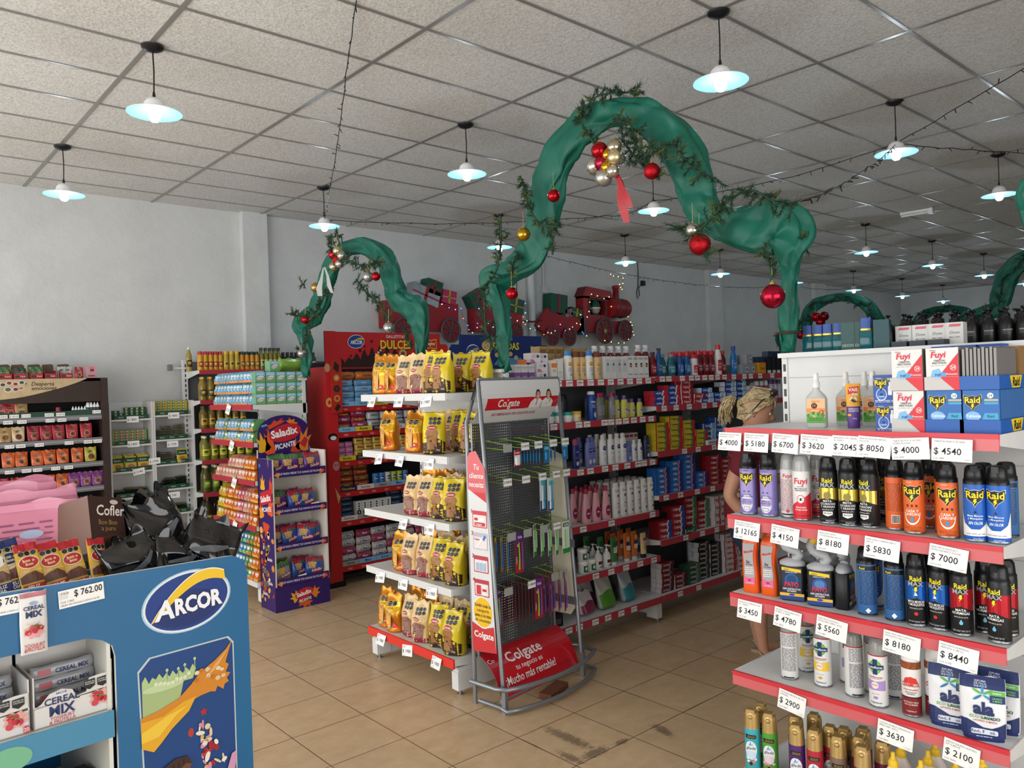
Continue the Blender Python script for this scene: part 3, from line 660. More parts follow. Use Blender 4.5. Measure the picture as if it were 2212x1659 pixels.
 for i, t in enumerate(('Mata Moscas', 'y Mosquitos')): txt(L, s, t, 0, .083-.009*i, .006, '#e8ecf2', 4, .046)
 txt(L, s, 'SIN OLOR', 0, .058, .0085, '#f0f2f5', 4, .04, .02, shear=.2); lines(L, s, -.028, .03, .028, 1, .005, '#555a66', 3); small(L, s, .008, .010, '236g/380cm3', .004, '#d8dde6', .035)
 finish('blue', 'aerosol_can', b, c, L, '')
 b, c = can(R, H, '#35669f', BLACKM); L = MB(); s = S(); lines(L, s, -.03, .03, .16, 24, .005, '#0f2442', 2, .45); rect(L, s, -.034, .034, .165, .180, '#101216', 2); txt(L, s, 'Raid', -.018, .168, .008, '#f1e01e', 3, .02); pol(L, s, [(.0, .012), (.009, .022), (0, .032), (-.009, .022)], '#e8e8ea', 3)
 rect(L, s, -.04, .04, 0.005, .010, '#101216', 2); finish('blueback', 'aerosol_can', b, c, L, '')
 for key, col, words_ in (('maxblue', mat('blue_foil_print', '#1c5fb4', .25, .5), ('MATA MOSCAS', 'Y MOSQUITOS')), ('maxred', mat('red_foil_print', '#b3202a', .25, .5), ('MATA', 'HORMIGAS'))):
  b, c = can(R, H, '#121315', BLACKM); L = MB(); s = S(); pol(L, s, [(-.05, .155), (.05, .155), (.05, .08), (0, .10), (-.05, .08)], col, 1)
  pol(L, s, [(-.027, .178), (.027, .178), (.02, .15), (0, .126), (-.02, .15)], '#101113', 2); txt(L, s, 'Raid', 0, .157, .016, '#f1e01e', 4, .036, .02); txt(L, s, 'MAX', 0, .140, .015, '#9fa2a5', 4, .048, .02)
  pol(L, s, [(-.002, .137), (.005, .137), (.003, .128), (.006, .128), (-.004, .115), (-.001, .125), (-.005, .125)], '#f1e01e', 5)
  for i, t in enumerate(words_): txt(L, s, t, 0, .083-.010*i, .0078, '#ececea', 4, .052, .015)
  txt(L, s, 'MATA EN EL ACTO', 0, .062, .0038, '#ececea', 4, .04, 0)
  if key == 'maxred': ell(L, s, 0, .045, .0055, .006, '#6fb8d8', 4, 12); pol(L, s, [(-.0045, .048), (.0045, .048), (0, .057)], '#6fb8d8', 4)
  else: ell(L, s, 0, .046, .006, .006, '#c8282f', 4, 12); pol(L, s, [(-.006, .108), (.006, .108), (0, .119)], '#e8e8e6', 4)
  rect(L, s, -.028, .028, .021, .0215, '#bbbbbb', 2); lines(L, s, -.026, .026, .019, 1, .005, '#bbbbbb', 2); small(L, s, .01, .008, '212g/360cm3', .004, '#dededc', .032)
  finish(key, 'aerosol_can', b, c, L, '')
 cap2 = mat('smoky_clear_cap', '#b9bab6', .18, trans=.5)
 for key, col in (('lysyellow', '#e6c04a'), ('lyslavender', '#a58cc4')):
  b, c = can(.032, .19, '#e2e2df', cap2, 'clear'); L = MB(); s = Cyl(.032); rect(L, s, -.05, .05, .182, .186, '#b5283a', 2)
  ell(L, s, 0, .145, .022, .024, '#4fae46', 2); ell(L, s, 0, .145, .019, .021, '#6cc152', 3); rect(L, s, -.0075, .0075, .118, .172, '#1d2f66', 4); rect(L, s, -.028, .028, .136, .152, '#1d2f66', 4)
  txt(L, s, 'Lysoform', 0, .140, .0085, '#f0f0ee', 6, .052, .015); txt(L, s, 'desinfectante', 0, .106, .0065, '#c02f45', 4, .046, .01); lines(L, s, -.02, .02, .103, 1, .004, '#777777', 3)
  pol(L, s, [(-.034, .062), (.034, .062), (.034, .098), (.0, .093), (-.034, .098)], col, 2); ell(L, s, -.002, .080, .012, .012, '#e9dcd4', 4); txt(L, s, '99.9%', -.002, .078, .005, '#c0455a', 5, .02)
  lines(L, s, -.014, .014, .05, 1, .004, '#888888', 3); ell(L, s, 0, .036, .008, .005, '#d59a35' if key == 'lysyellow' else '#9c7fc0', 3, 10); small(L, s, 0, .016, '212g/360cm3', .005, '#303034', .04)
  finish(key, 'aerosol_can', b, c, L, '', 'clear')
 b, c = can(.032, .19, '#dadad7', cap2, 'clear'); L = MB(); s = Cyl(.032); lines(L, s, -.028, .028, .178, 9, .0055, '#77757c', 2, .5); rect(L, s, -.028, .028, .10, .126, '#cfcfcc', 1); lines(L, s, -.028, .028, .122, 16, .0055, '#6f6d78', 3, .5); rect(L, s, -.02, .02, .008, .013, INK, 3); rect(L, s, -.05, .05, .182, .186, '#b5283a', 2)
 finish('lysback', 'aerosol_can', b, c, L, '', 'clear')
 b, c = can(.031, .19, '#e3e2de', WHITE, 'flat'); L = MB(); s = Cyl(.031); rect(L, s, -.06, .06, .165, .190, mat('wood_grain_print', '#a4572a', .5, noise=.5, nscale=120), 1); pol(L, s, [(-.024, .118), (.024, .118), (.018, .134), (0, .140), (-.018, .134)], '#d6342c', 2)
 txt(L, s, 'CERAMICOL', 0, .106, .0135, '#cf2d28', 5, .058, .022); txt(L, s, 'lustramuebles', 0, .093, .006, '#c5443a', 4, .046); small(L, s, 0, .084, 'RESTAURADOR', .004, '#333333', .036); small(L, s, 0, .078, 'ORIGINAL', .004, '#333333', .026)
 rect(L, s, -.06, .06, .008, .068, '#7d1f20', 1); rect(L, s, -.06, .06, .066, .071, '#31110f', 2); txt(L, s, 'PROTECCION Y BRILLO', 0, .05, .005, '#ead9cf', 4, .048); txt(L, s, 'PARA TUS MUEBLES', 0, .042, .005, '#ead9cf', 4, .042); small(L, s, 0, .02, '1.20g/360cm3', .004, '#ead9cf', .036)
 finish('polish', 'aerosol_can', b, c, L, '', 'flat')
 for key, col in (('airteal', '#38a7b7'), ('airgreen', '#4d9b2e'), ('airpurple', '#4b2069'), ('airred', '#b01f35'), ('airbrown', '#7a6350'), ('airwine', '#6f1830')):
  b, c = can(.030, .20, col, GOLDM, 'gold'); L = MB(); s = Cyl(.030); rrect(L, s, -.022, .022, .150, .166, .004, '#23211f', 2); lines(L, s, -.012, .018, .161, 2, .005, '#b79b5c', 3); ell(L, s, 0, .105, .024, .036, '#e6e9ea', 2, 22); ell(L, s, 0, .085, .021, .018, '#c3dbe8' if key == 'airteal' else '#d9c9d2', 3, 18)
  txt(L, s, 'glade', 0, .108, .012, '#2d3440', 5, .038, .0, shear=.25); pol(L, s, [(-.008, .122), (.0, .140), (.003, .126)], '#5c9fd0', 4); pol(L, s, [(.0, .122), (.01, .135), (.006, .122)], '#86bce0', 4)
  for k in range(6): ell(L, s, rr(-.02, .02), rr(.058, .075), rr(.004, .008), rr(.004, .007), random.choice(('#e8b7c8', '#c987a8', '#f0ead9', '#7fae52')), 4, 9)
  ell(L, s, 0, .052, .009, .010, '#9a7b34', 5, 14); ell(L, s, 0, .052, .006, .007, '#1b1a18', 6, 14); finish(key, 'air_freshener_can', b, c, L, '')
make_cans()

def make_bottles():
 tl = mat('translucent_plastic', '#dcdfdc', .25, trans=.35)
 b = MB(); b.rbox(.078, .038, .118, .014, tl, 4, tb=.12); b.loft([(.118, 1, 1), (.135, .62, .75), (.146, .34, .6), (.158, .30, .58)], [(.039*math.cos(a*PI/8), .02*math.sin(a*PI/8)) for a in range(16)], tl)
 c = MB(); c.lathe([(.0145, .156), (.0145, .176), (.011, .178), (.011, .196), (.009, .212), (.006, .214)], WHITE, 14); c.box(-.004, .004, -.012, -.006, .198, .206, WHITE)
 L = MB(); s = front(-.0192); rect(L, s, -.034, .034, .02, .112, '#efb98a', 1); rect(L, s, -.034, .034, .058, .075, '#e88b3e', 2); P = [(-.034, .018)]+[(-.034+.068*k/10, .046+.008*math.sin(k*1.1)) for k in range(11)]+[(.034, .018)]; pol(L, s, P, '#58a53c', 3)
 for k in range(7): ell(L, s, -.028+.009*k, .048+.004*(k % 3), .006, .007, '#7cc04e' if k % 2 else '#3d8431', 4, 10)
 txt(L, s, 'BUG-TO', 0, .098, .007, '#d9822f', 4, .03); ell(L, s, -.006, .085, .011, .011, '#1d1a17', 4); txt(L, s, 'F3', -.006, .081, .009, '#e8873a', 5, .014); txt(L, s, 'REPELENTE', 0, .063, .005, '#f7eadb', 4, .04); ell(L, s, .02, .060, .008, .008, '#1d1a17', 5); ell(L, s, .02, .060, .006, .006, '#e88b3e', 6); lines(L, s, -.026, .026, .038, 2, .007, '#2f5f28', 5); small(L, s, 0, .024, '200 ml', .004, '#eef4ea', .03)
 G['spray'] = Proto('spray_bottle', 'bottle', b, [('spray_cap', c), ('printed_label', L)])
 b = MB(); R_ = [(.0235*math.cos(a*PI/9), .0165*math.sin(a*PI/9)) for a in range(18)]; ye, pu = '#e3a52b', '#5b3a86'
 b.loft([(.024, 1, 1), (.06, 1.02, .95), (.082, 1.04, .85)], R_, pu, caps=False); b.loft([(.082, 1.04, .85), (.12, 1.08, .6), (.15, 1.10, .25), (.160, 1.11, .08), (.168, 1.11, .08)], R_, ye)
 c = MB(); c.lathe([(.021, 0), (.022, .003), (.022, .024)], pu, 18, sy=.75); S = Func(lambda u, v, l: Vector((u, -.0170*(1 if v < .082 else max(.06, (.165-v)/.083))*math.sqrt(max(.1, 1-(u/.027)**2))-.0012-.0004*l, v)), .008)
 L = MB(); pol(L, S, [(-.018, .128), (.016, .133), (.021, .158), (-.016, .154)], '#d42f34', 1); txt(L, S, 'VAIS', .001, .139, .012, '#f3f0ea', 3, .032, .02); txt(L, S, 'Kids', .008, .124, .009, '#e8ecf2', 3, .02, .02)
 ell(L, S, .002, .103, .009, .005, '#3a2a4a', 3, 10, -.5); ell(L, S, -.006, .112, .009, .003, '#d8d8de', 3, 10, .9); ell(L, S, .010, .112, .008, .003, '#d8d8de', 3, 10, -.9); rect(L, S, .008, .022, .098, .0995, '#3a2a4a', 3)
 for i, t in enumerate(('REPELENTE', 'DE INSECTOS')): txt(L, S, t, .002, .070-.008*i, .0055, '#ece6f4', 3, .034)
 rrect(L, S, -.019, -.006, .046, .054, .002, '#e3a52b', 3); small(L, S, .006, .035, '100 gr', .004, '#ece6f4', .02); G['tube'] = Proto('cream_tube', 'tube', b, [('cap', c), ('printed_front', L)])
 og = mat('orange_plastic', '#e25a1a', .3); O = [(.033*math.copysign(abs(math.cos(a*PI/10))**.6, math.cos(a*PI/10)), .024*math.copysign(abs(math.sin(a*PI/10))**.6, math.sin(a*PI/10))) for a in range(20)]
 b = MB(); prof = [(0, .97, .95), (.006, 1, 1), (.05, .98, 1), (.085, .98, .97, -.002, 0), (.12, .92, .9, -.004, 0), (.16, .93, .9, -.004, 0), (.19, 1, .95), (.21, .98, .9, .001, 0), (.226, .7, .7, .001, 0), (.236, .38, .5, .001, 0)]; b.loft(prof, O, og)
 c = MB(); c.lathe([(.013, .236), (.013, .262), (.010, .265)], og, 12)
 L = MB(); s = front(-.0248, x=-.001); pol(L, s, [(-.022, .035), (.022, .035), (.022, .09), (.017, .13), (.017, .16), (.024, .20), (-.024, .20), (-.024, .16), (-.020, .12), (-.020, .09)], '#a3a0a0', 1)
 pol(L, s, [(-.022, .035), (.022, .035), (.022, .066), (0, .058), (-.022, .068)], '#e0608e', 2); txt(L, s, 'Musculo', 0, .163, .0095, '#c8202e', 4, .038, .02, rot=.25); txt(L, s, 'LA PIEL IN', .002, .039, .005, '#c8e0f0', 4, .03); txt(L, s, '3x', -.004, .120, .011, '#1f2a55', 4, .02, .02); txt(L, s, 'ACCION', 0, .112, .005, '#1f2a55', 4, .028); lines(L, s, -.017, .017, .104, 4, .008, '#e9e9ea', 3, .4); ell(L, s, 0, .052, .006, .005, '#b0205a', 4, 10)
 G['cleaner'] = Proto('cleaner_bottle', 'bottle', b, [('cap', c), ('printed_label', L)])
 gp, nk, yl = '#15171b', mat('grey_plastic', '#a3a6aa', .35), mat('yellow_plastic', '#e3bb1f', .35)
 b = MB(); b.rbox(.094, .052, .135, .018, gp, 4, tb=.08); n_ = MB(); O = [(.046*math.cos(a*PI/8), .026*math.sin(a*PI/8)) for a in range(16)]
 n_.loft([(.134, 1.04, 1.05), (.142, 1.1, 1.1), (.150, 1.02, 1.0), (.158, .7, .8), (.163, .45, .6)], O, nk); n_.tube([(.004, 0, .158), (.018, 0, .163), (.027, 0, .175), (.02, 0, .188), (-.004, 0, .193), (-.025, 0, .203), (-.034, 0, .222), (-.026, 0, .242)], [.017, .017, .0165, .016, .0165, .017, .017, .015], nk, 12)
 c = MB(); c.tube([(-.028, 0, .238), (-.012, 0, .262), (.006, 0, .272)], [.0165, .0155, .011], yl, 12)
 L = MB(); s = front(-.0268); rect(L, s, -.036, .036, .02, .128, '#101d3a', 1); pol(L, s, [(-.036, .118), (.036, .112), (.036, .124), (-.036, .130)], '#e3c22b', 2); txt(L, s, 'NUEVO', -.018, .119, .005, '#2a2f3c', 3, .02)
 for r_, cc in ((.026, '#1b4f93'), (.018, '#4f93c9')): ell(L, s, 0, .083, r_, r_*.9, cc, 2)
 txt(L, s, 'ELIMINA EL 99.9%', 0, .109, .004, '#dfe8f2', 4, .045); txt(L, s, 'PATO', 0, .056, .018, '#cf2434', 5, .052, .03); txt(L, s, '100% DESTRUCTOR', 0, .044, .0065, '#eef0f2', 4, .066, .012); txt(L, s, 'DE SARRO', 0, .036, .006, '#eef0f2', 4, .034, .012); rect(L, s, -.045, .045, .020, .031, '#dcb02a', 3); ell(L, s, 0, .0255, .011, .0045, '#22409a', 4, 12); rect(L, s, -.045, .045, .004, .02, '#1b3a80', 2)
 G['toilet'] = Proto('toilet_cleaner_bottle', 'bottle', b, [('bent_neck', n_), ('cap', c), ('printed_label', L)])
 cr = mat('cream_plastic', '#e0d5cf', .35); b = MB(); b.lathe([(.036, 0), (.04, .005), (.04, .12), (.034, .15), (.018, .172), (.015, .178)], cr, 18, sy=.8); c = MB(); c.lathe([(.017, .176), (.017, .190), (.012, .196), (.008, .2), (.007, .214), (.004, .216)], yl, 12)
 L = MB(); s = Cyl(.04, a0=0, sy=.8); pol(L, s, [(-.045, .02), (.045, .02), (.045, .10), (-.045, .145)], '#c92f33', 1); pol(L, s, [(-.045, .08), (.02, .11), (-.045, .128)], '#e8c23a', 2); G['squeeze'] = Proto('squeeze_bottle', 'bottle', b, [('cap', c), ('printed_label', L)])
 bg = Bag(.128, .05, .205, 'pouch', .002, 5); b = bg.build(film('white', '#dcdfe2')); L = MB(); nv = '#1b2b5e'; bg.fill(L, 0.002, .055, nv, 1, wave=-.012); bg.fill(L, .165, .205, nv, 1); S = bg.S()
 txt(L, S, 'ala', .002, .088, .036, nv, 4, .088, .045); txt(L, S, 'ECO LAVADO', .004, .073, .0095, '#6cae3c', 4, .082, .015); rect(L, S, -.004, .048, .07, .085, '#dcdfe2', 3); txt(L, S, 'LAVADO', .022, .073, .0095, nv, 5, .05, .015); txt(L, S, 'LAVADO A MANO', .006, .063, .006, '#c23a48', 4, .066, .01)
 for a, cc in ((90, '#2f8fc0'), (150, '#58b040'), (215, '#1f6fa8'), (30, '#46a850'), (-30, '#2f8fc0')): ell(L, S, .0+.017*math.cos(rad(a)), .148+.017*math.sin(rad(a)), .015, .0035, cc, 4, 12, rad(a))
 rrect(L, S, -.034, .040, .024, .040, .004, '#cfd6e2', 4); txt(L, S, 'Rinde 800 mL', .0, .028, .009, nv, 5, .066, .015); rect(L, S, .02, .062, .150, .163, '#58b040', 5); txt(L, S, 'NUEVO', .04, .154, .005, '#e9f3e2', 6, .024); rect(L, S, .02, .062, .126, .149, '#21356b', 5); txt(L, S, 'LAVADO', .04, .138, .006, '#8fd06a', 6, .026); txt(L, S, 'A MANO', .04, .130, .006, '#8fd06a', 6, .026); txt(L, S, 'ESPUMA', -.005, .186, .006, '#c4cbe0', 4, .035); txt(L, S, 'DE FACIL', -.005, .178, .006, '#c4cbe0', 4, .035); txt(L, S, 'ENJUAGUE', -.005, .170, .006, '#c4cbe0', 4, .035); lines(L, S, -.02, .024, .018, 1, .006, '#c4cbe0', 4)
 G['soap'] = Proto('soap_pouch', 'pouch', b, [('printed_front', L)])
make_bottles()

def carton(w, d, h, cols, draw_=None, name='carton', cat='box', side=None, top=None, parts=()):
 b = MB(); c = {'*': cols, 'y': cols}
 if side: c['x'] = c['X'] = side
 if top: c['Z'] = top
 b.box(-w/2, w/2, -d/2, d/2, 0, h, c)
 if draw_: draw_(b, front(-d/2, .0004))
 return Proto(name, cat, b, parts)
def make_insect_boxes():
 rb = '#1d4a9c'
 def d1(b, s):
  txt(b, s, 'Johnson', -.016, .086, .004, '#cfd8e8', 3, .022); shield(b, s, -.010, .066, .044); ell(b, s, -.008, .030, .018, .022, '#d7dde6', 2); ell(b, s, -.008, .031, .0155, .019, '#2a61b4', 3); ell(b, s, -.008, .031, .005, .004, '#16223a', 4, 10); txt(b, s, 'Liquido', -.008, .021, .005, '#e6eaf2', 4, .024)
  rrect(b, s, .014, .027, .028, .06, .003, '#dfe3e8', 3); rect(b, s, .017, .024, .06, .074, '#dfe3e8', 3); rect(b, s, .012, .03, .08, .088, '#b7a77e', 3); lines(b, s, -.03, .03, .010, 2, .005, '#dfe3e8', 3)
 G['raidbox'] = carton(.070, .10, .098, rb, d1, 'insecticide_box')
 def fb(b, s, z0=.045):
  rect(b, s, -.05, .05, z0, .14, '#d9d8d6', 1); pol(b, s, [(-.012, z0), (.05, z0), (.05, .122)], '#cf2c38', 2); txt(b, s, 'Johnson', -.028, .131, .004, '#8f2630', 3, .024); txt(b, s, 'Fuyi', -.012, .108, .020, '#cf1f3a', 4, .056, .025, shear=.15); txt(b, s, 'TABLETAS', -.008, .095, .006, '#3a3a3c', 4, .036); txt(b, s, 'INSECTICIDAS', -.008, .087, .006, '#3a3a3c', 4, .044); lines(b, s, -.034, .02, .082, 1, .004, '#888888', 3); ell(b, s, .034, .074, .0095, .0095, '#e7e3e0', 4); ell(b, s, .034, .074, .008, .008, '#cf2c38', 5); txt(b, s, '24', .034, .070, .009, '#f2efec', 6, .013)
  pol(b, s, [(-.036, z0), (-.03, .066), (-.01, .072), (.006, z0)], '#7db3dc', 3); pol(b, s, [(-.014, z0), (.0, .060), (.012, .056), (.014, z0)], '#5a9ccf', 4); txt(b, s, 'Fuyi', -.012, .048, .008, '#1f4f86', 5, .026, .02, rot=.2); txt(b, s, 'Promocion', .030, .050, .006, '#f2efec', 5, .034)
 b = MB(); b.box(-.05, .05, -.142, .14, .004, .14, {'*': '#8e8b88', 'y': '#d9d8d6', 'Z': '#c9c7c5'}); fb(b, front(-.142, .0004))
 for k in range(26): b.box(-.0495+.0038*k*0, .0505, -.135+.0102*k, -.1325+.0102*k, .03, .141, '#77746f', 'XZyY')
 t = MB(); t.box(-.054, .054, -.15, .145, 0, .044, '#c9c8c6'); s = front(-.15, .0004); rect(t, s, -.054, .054, 0, .044, '#bdbbb8', 1); pol(t, s, [(-.006, .044), (.054, .044), (.054, 0), (.04, 0)], '#cf2c38', 2); pol(t, s, [(-.03, .044), (-.01, .036), (.002, .044)], '#8fbde0', 3); s2 = Flat((.054, 0, 0), (0, 1, 0), (0, 0, 1), .0004); rect(t, s2, -.15, .145, 0, .044, '#cf2c38', 1); rect(t, s2, -.06, .145, .0, .044, '#c9c8c6', 2)
 G['fuyitray'] = Proto('tablet_display_box', 'box', b, [('tray', t)])
 for key, tilt in (('raidtray', 0), ('raidtray2', 1)):
  b = MB(); b.box(-.055, .055, -.142, .14, .004, .14, {'*': '#2a5590', 'y': '#2b6db4'}); s = front(-.142, .0004); rect(b, s, -.055, .055, .045, .14, '#2566ae', 1); shield(b, s, -.022, .100, .052); ell(b, s, .030, .122, .009, .009, '#e4e8ea', 3); txt(b, s, '24', .030, .118, .008, '#3c8a5a', 4, .012); rrect(b, s, .012, .052, .104, .111, .002, '#b6aa88', 3); rrect(b, s, .012, .052, .094, .101, .002, '#3f9fc8', 3); ell(b, s, -.022, .055, .022, .016, '#7fb4e0', 2); txt(b, s, 'Tabletas', -.02, .052, .009, '#e9f0f8', 4, .044, .015); pol(b, s, [(.005, .045), (.012, .066), (.05, .066), (.052, .045)], '#3f9fc8', 3); txt(b, s, 'Raid', .030, .052, .008, '#1b2c50', 4, .024)
  for k in range(20): b.box(.0552, .0556, -.13+.013*k, -.119+.013*k, .046, .139, '#3c6ca8', 'XyYzZ')
  t = MB(); t.box(-.059, .059, -.15, .145, 0, .044, '#1f58a6'); s2 = Flat((.059, 0, 0), (0, 1, 0), (0, 0, 1), .0004); pol(t, s2, [(-.03, .002), (.05, .002), (.075, .042), (-.05, .042)], '#e0c021', 1); txt(t, s2, 'Raid', .01, .008, .028, '#14161c', 2, .08, .03, shear=.2); tt = MB()
  G[key] = Proto('tablet_display_box', 'box', b, [('tray', t)])
 b = MB(); b.box(-.059, .059, -.15, .145, 0, .044, '#1f58a6'); s2 = Flat((.059, 0, 0), (0, 1, 0), (0, 0, 1), .0004); pol(b, s2, [(-.03, .002), (.05, .002), (.075, .042), (-.05, .042)], '#e0c021', 1); txt(b, s2, 'Raid', .01, .008, .028, '#14161c', 2, .08, .03, shear=.2)
 c = MB()
 for k in range(9): c.box(-.05+.0115*k, -.042+.0115*k, -.14, .05, .02, .132+.004*(k % 2), {'*': '#6d6b69', 'y': '#8b8987'})
 e = MB(); e.box(-.057, .057, .06, .143, .01, .14, '#8a6a43'); G['sachettray'] = Proto('sachet_display_box', 'box', b, [('card_sachets', c), ('card_back', e)])
make_insect_boxes()
# ================================================================== GOODS ON THE INSECT SPRAY END
def right_goods():
 def P(k, x, y, zi, label, turn=0, dz=0, **kw): return G[k].put(x, y, RZ[zi]+dz+.0005, W_+turn, label, **kw)
 P('spray', 2.905, 1.50, 0, 'clear repellent spray bottle with orange and green label standing alone on the top shelf', .30)
 P('spray', 3.06, 1.455, 0, 'clear repellent spray bottle half hidden behind the first yellow cream tube', .3)
 P('spray', 3.115, 1.405, 0, 'clear repellent spray bottle farthest back behind the first yellow cream tube', .3)
 P('spray', 3.03, 1.335, 0, 'clear repellent spray bottle between the two yellow cream tubes', .3)
 P('tube', 2.905, 1.355, 0, 'yellow and purple insect cream tube standing on its cap in front of spray bottles', .35)
 P('tube', 2.975, 1.272, 0, 'yellow and purple insect cream tube, second from the spray bottles', .35)
 P('tube', 2.99, 1.222, 0, 'yellow and purple insect cream tube mostly hidden behind the small blue boxes', .35)
 P('raidbox', 2.83, 1.187, 0, 'small blue plug-in refill box, lower of the two stacked beside the cream tubes', .1)
 P('raidbox', 2.83, 1.193, 0, 'small blue plug-in refill box, upper of the two stacked beside the cream tubes', .12, .0985)
 P('raidbox', 2.94, 1.18, 0, 'small blue refill box behind the upper stacked blue box', .1); P('raidbox', 2.94, 1.18, 0, 'small blue refill box on top behind the upper stacked blue box', .1, .0985)
 P('fuyitray', 2.915, 1.103, 0, 'white and red tablet display box on the shelf below another like it', .0)
 P('raidtray', 2.915, .988, 0, 'blue tablet display box standing between the white box and the tilted blue box', 0)
 P('raidtray2', 2.915, .882, 0, 'blue tablet display box at the outer end of the top shelf', 0)
 P('fuyitray', 2.915, 1.104, 0, 'white and red tablet display box stacked first on the upper tier', 0, .1415)
 P('fuyitray', 2.915, .992, 0, 'white and red tablet display box stacked second on the upper tier', .0, .1415)
 P('sachettray', 2.915, .882, 0, 'blue tray of grey sachets on the upper tier at the outer end', 0, .1415)
 for q, y in enumerate((1.10, 1.02, .94)):
  for t in range(3): P('raidbox', 3.122, y, 0, 'blue refill box stacked against the back behind the tablet boxes, %s stack, %s up' % (ORD[q], ORD[t]), 0, .0985*t)
 zi = 1; T = .25
 for k, x, y, l, t in (('purple', 2.80, 1.748, 'purple flea spray can at the wall end of its shelf', .3), ('purple', 2.805, 1.660, 'purple flea spray can, second from the end of its shelf', .1), ('purple', 2.88, 1.70, 'purple flea spray can half hidden behind the two front ones', -.6),
  ('fuyiback', 2.83, 1.585, 'white spray can showing its text back beside the purple cans', .25), ('fuyi', 2.80, 1.517, 'white and red mosquito spray can in front beside the purple cans', .35), ('fuyi', 2.90, 1.500, 'white and red mosquito spray can half hidden behind the first black can', .45),
  ('maxgold', 2.80, 1.410, 'black and gold spray can, first of the black ones in front', .3), ('maxgold', 2.80, 1.335, 'black and gold spray can, second of the black ones in front', .3), ('maxgold', 2.885, 1.335, 'black and gold spray can half hidden behind the second black one', .1), ('maxgold', 2.81, 1.262, 'black and gold spray can, third of the black ones in front', -.25),
  ('orangeback', 2.83, 1.180, 'orange spray can showing its text back', .3), ('orange', 2.80, 1.105, 'orange spray can beside the one showing its text back', .15), ('orange', 2.865, 1.028, 'orange spray can half hidden behind the foremost orange can', .35), ('orange', 2.79, .995, 'orange spray can, foremost and nearest the blue cans', .3),
  ('blue', 2.79, .912, 'blue and white fly spray can beside the foremost orange can', .3), ('blue', 2.80, .848, 'blue and white fly spray can at the outer end of its shelf', .05), ('blueback', 2.93, .862, 'blue spray can with text back behind the outermost blue can', .3)):
  P(k, x, y, zi, l, t)
 for k, x, y, l in (('purple', 2.95, 1.748, 'purple flea spray can in the third row'), ('maxgold', 2.96, 1.27, 'black and gold spray can at the back of its shelf'), ('orange', 2.94, 1.105, 'orange spray can at the back behind the second orange can'), ('blue', 2.875, .912, 'blue and white fly spray can in the second row')): P(k, x, y, zi, l, .2)
 zi = 2
 P('cleaner', 2.795, 1.742, zi, 'orange cleaner bottle at the wall end of its shelf', .2); P('cleaner', 2.80, 1.663, zi, 'orange cleaner bottle beside the first toilet cleaner', .2); P('cleaner', 2.87, 1.70, zi, 'orange cleaner bottle hidden behind the front two', .2)
 P('toilet', 2.80, 1.565, zi, 'black toilet cleaner bottle with grey bent neck beside the orange bottles', .3); P('toilet', 2.80, 1.452, zi, 'black toilet cleaner bottle with grey bent neck, second in front', .3); P('toilet', 2.885, 1.565, zi, 'black toilet cleaner bottle behind the first one', .3); P('toilet', 2.885, 1.46, zi, 'black toilet cleaner bottle behind the second one', .3); P('toilet', 2.83, 1.375, zi, 'black toilet cleaner bottle turned sideways beside the blue cans', 1.75)
 for k, x, y, l, t in (('blueback', 2.80, 1.278, 'blue text-backed spray can beside the sideways toilet cleaner', .5), ('blue', 2.89, 1.295, 'blue spray can in the shade behind the text-backed can', .3), ('blueback', 2.80, 1.180, 'blue text-backed spray can beside the black and blue can', .3), ('maxblue', 2.795, 1.105, 'black and blue spray can, first of the two', .3), ('maxblue', 2.80, 1.032, 'black and blue spray can, second of the two', -.1), ('maxred', 2.79, .962, 'black and red ant spray can, first beside the blue ones', .25), ('maxred', 2.87, .915, 'black and red ant spray can set back between two others', .2), ('maxred', 2.79, .852, 'black and red ant spray can at the outer end of its shelf', -.15), ('maxred', 2.885, .86, 'black and red ant spray can behind the outermost one', .5), ('maxblue', 2.89, 1.10, 'black and blue spray can in the second row', .2)):
  P(k, x, y, zi, l, t)
 zi = 3
 for k, x, y, l, t in (('lysback', 2.81, 1.597, 'white disinfectant can showing its grey text back', .4), ('lysyellow', 2.93, 1.59, 'white disinfectant can with yellow band behind the text-backed one', .7), ('lysyellow', 2.83, 1.470, 'white disinfectant can with yellow band standing alone in front', .15), ('lyslavender', 2.93, 1.42, 'white disinfectant can with lavender band at the back', .8), ('lysback', 2.82, 1.345, 'white disinfectant can turned to its text beside the lavender one', .8), ('lyslavender', 2.90, 1.31, 'white disinfectant can peeping out behind the lavender front can', 1.2), ('lyslavender', 2.79, 1.243, 'white disinfectant can with lavender band, foremost', .1), ('lysback', 2.90, 1.235, 'white disinfectant can in the shade behind the lavender one', .3), ('polish', 2.79, 1.130, 'white and brown furniture polish can in front', .3), ('polish', 2.84, 1.072, 'white and brown furniture polish can half hidden by a soap pouch', .35)):
  P(k, x, y, zi, l, t)
 P('soap', 2.785, 1.005, zi, 'white and navy liquid soap pouch leaning behind its neighbour', .22); P('soap', 2.765, .90, zi, 'white and navy liquid soap pouch foremost on the shelf edge', .28, rx=.06) ; P('soap', 2.85, .884, zi, 'white and navy liquid soap pouch at the outer end behind the foremost', .1)
 zi = 4
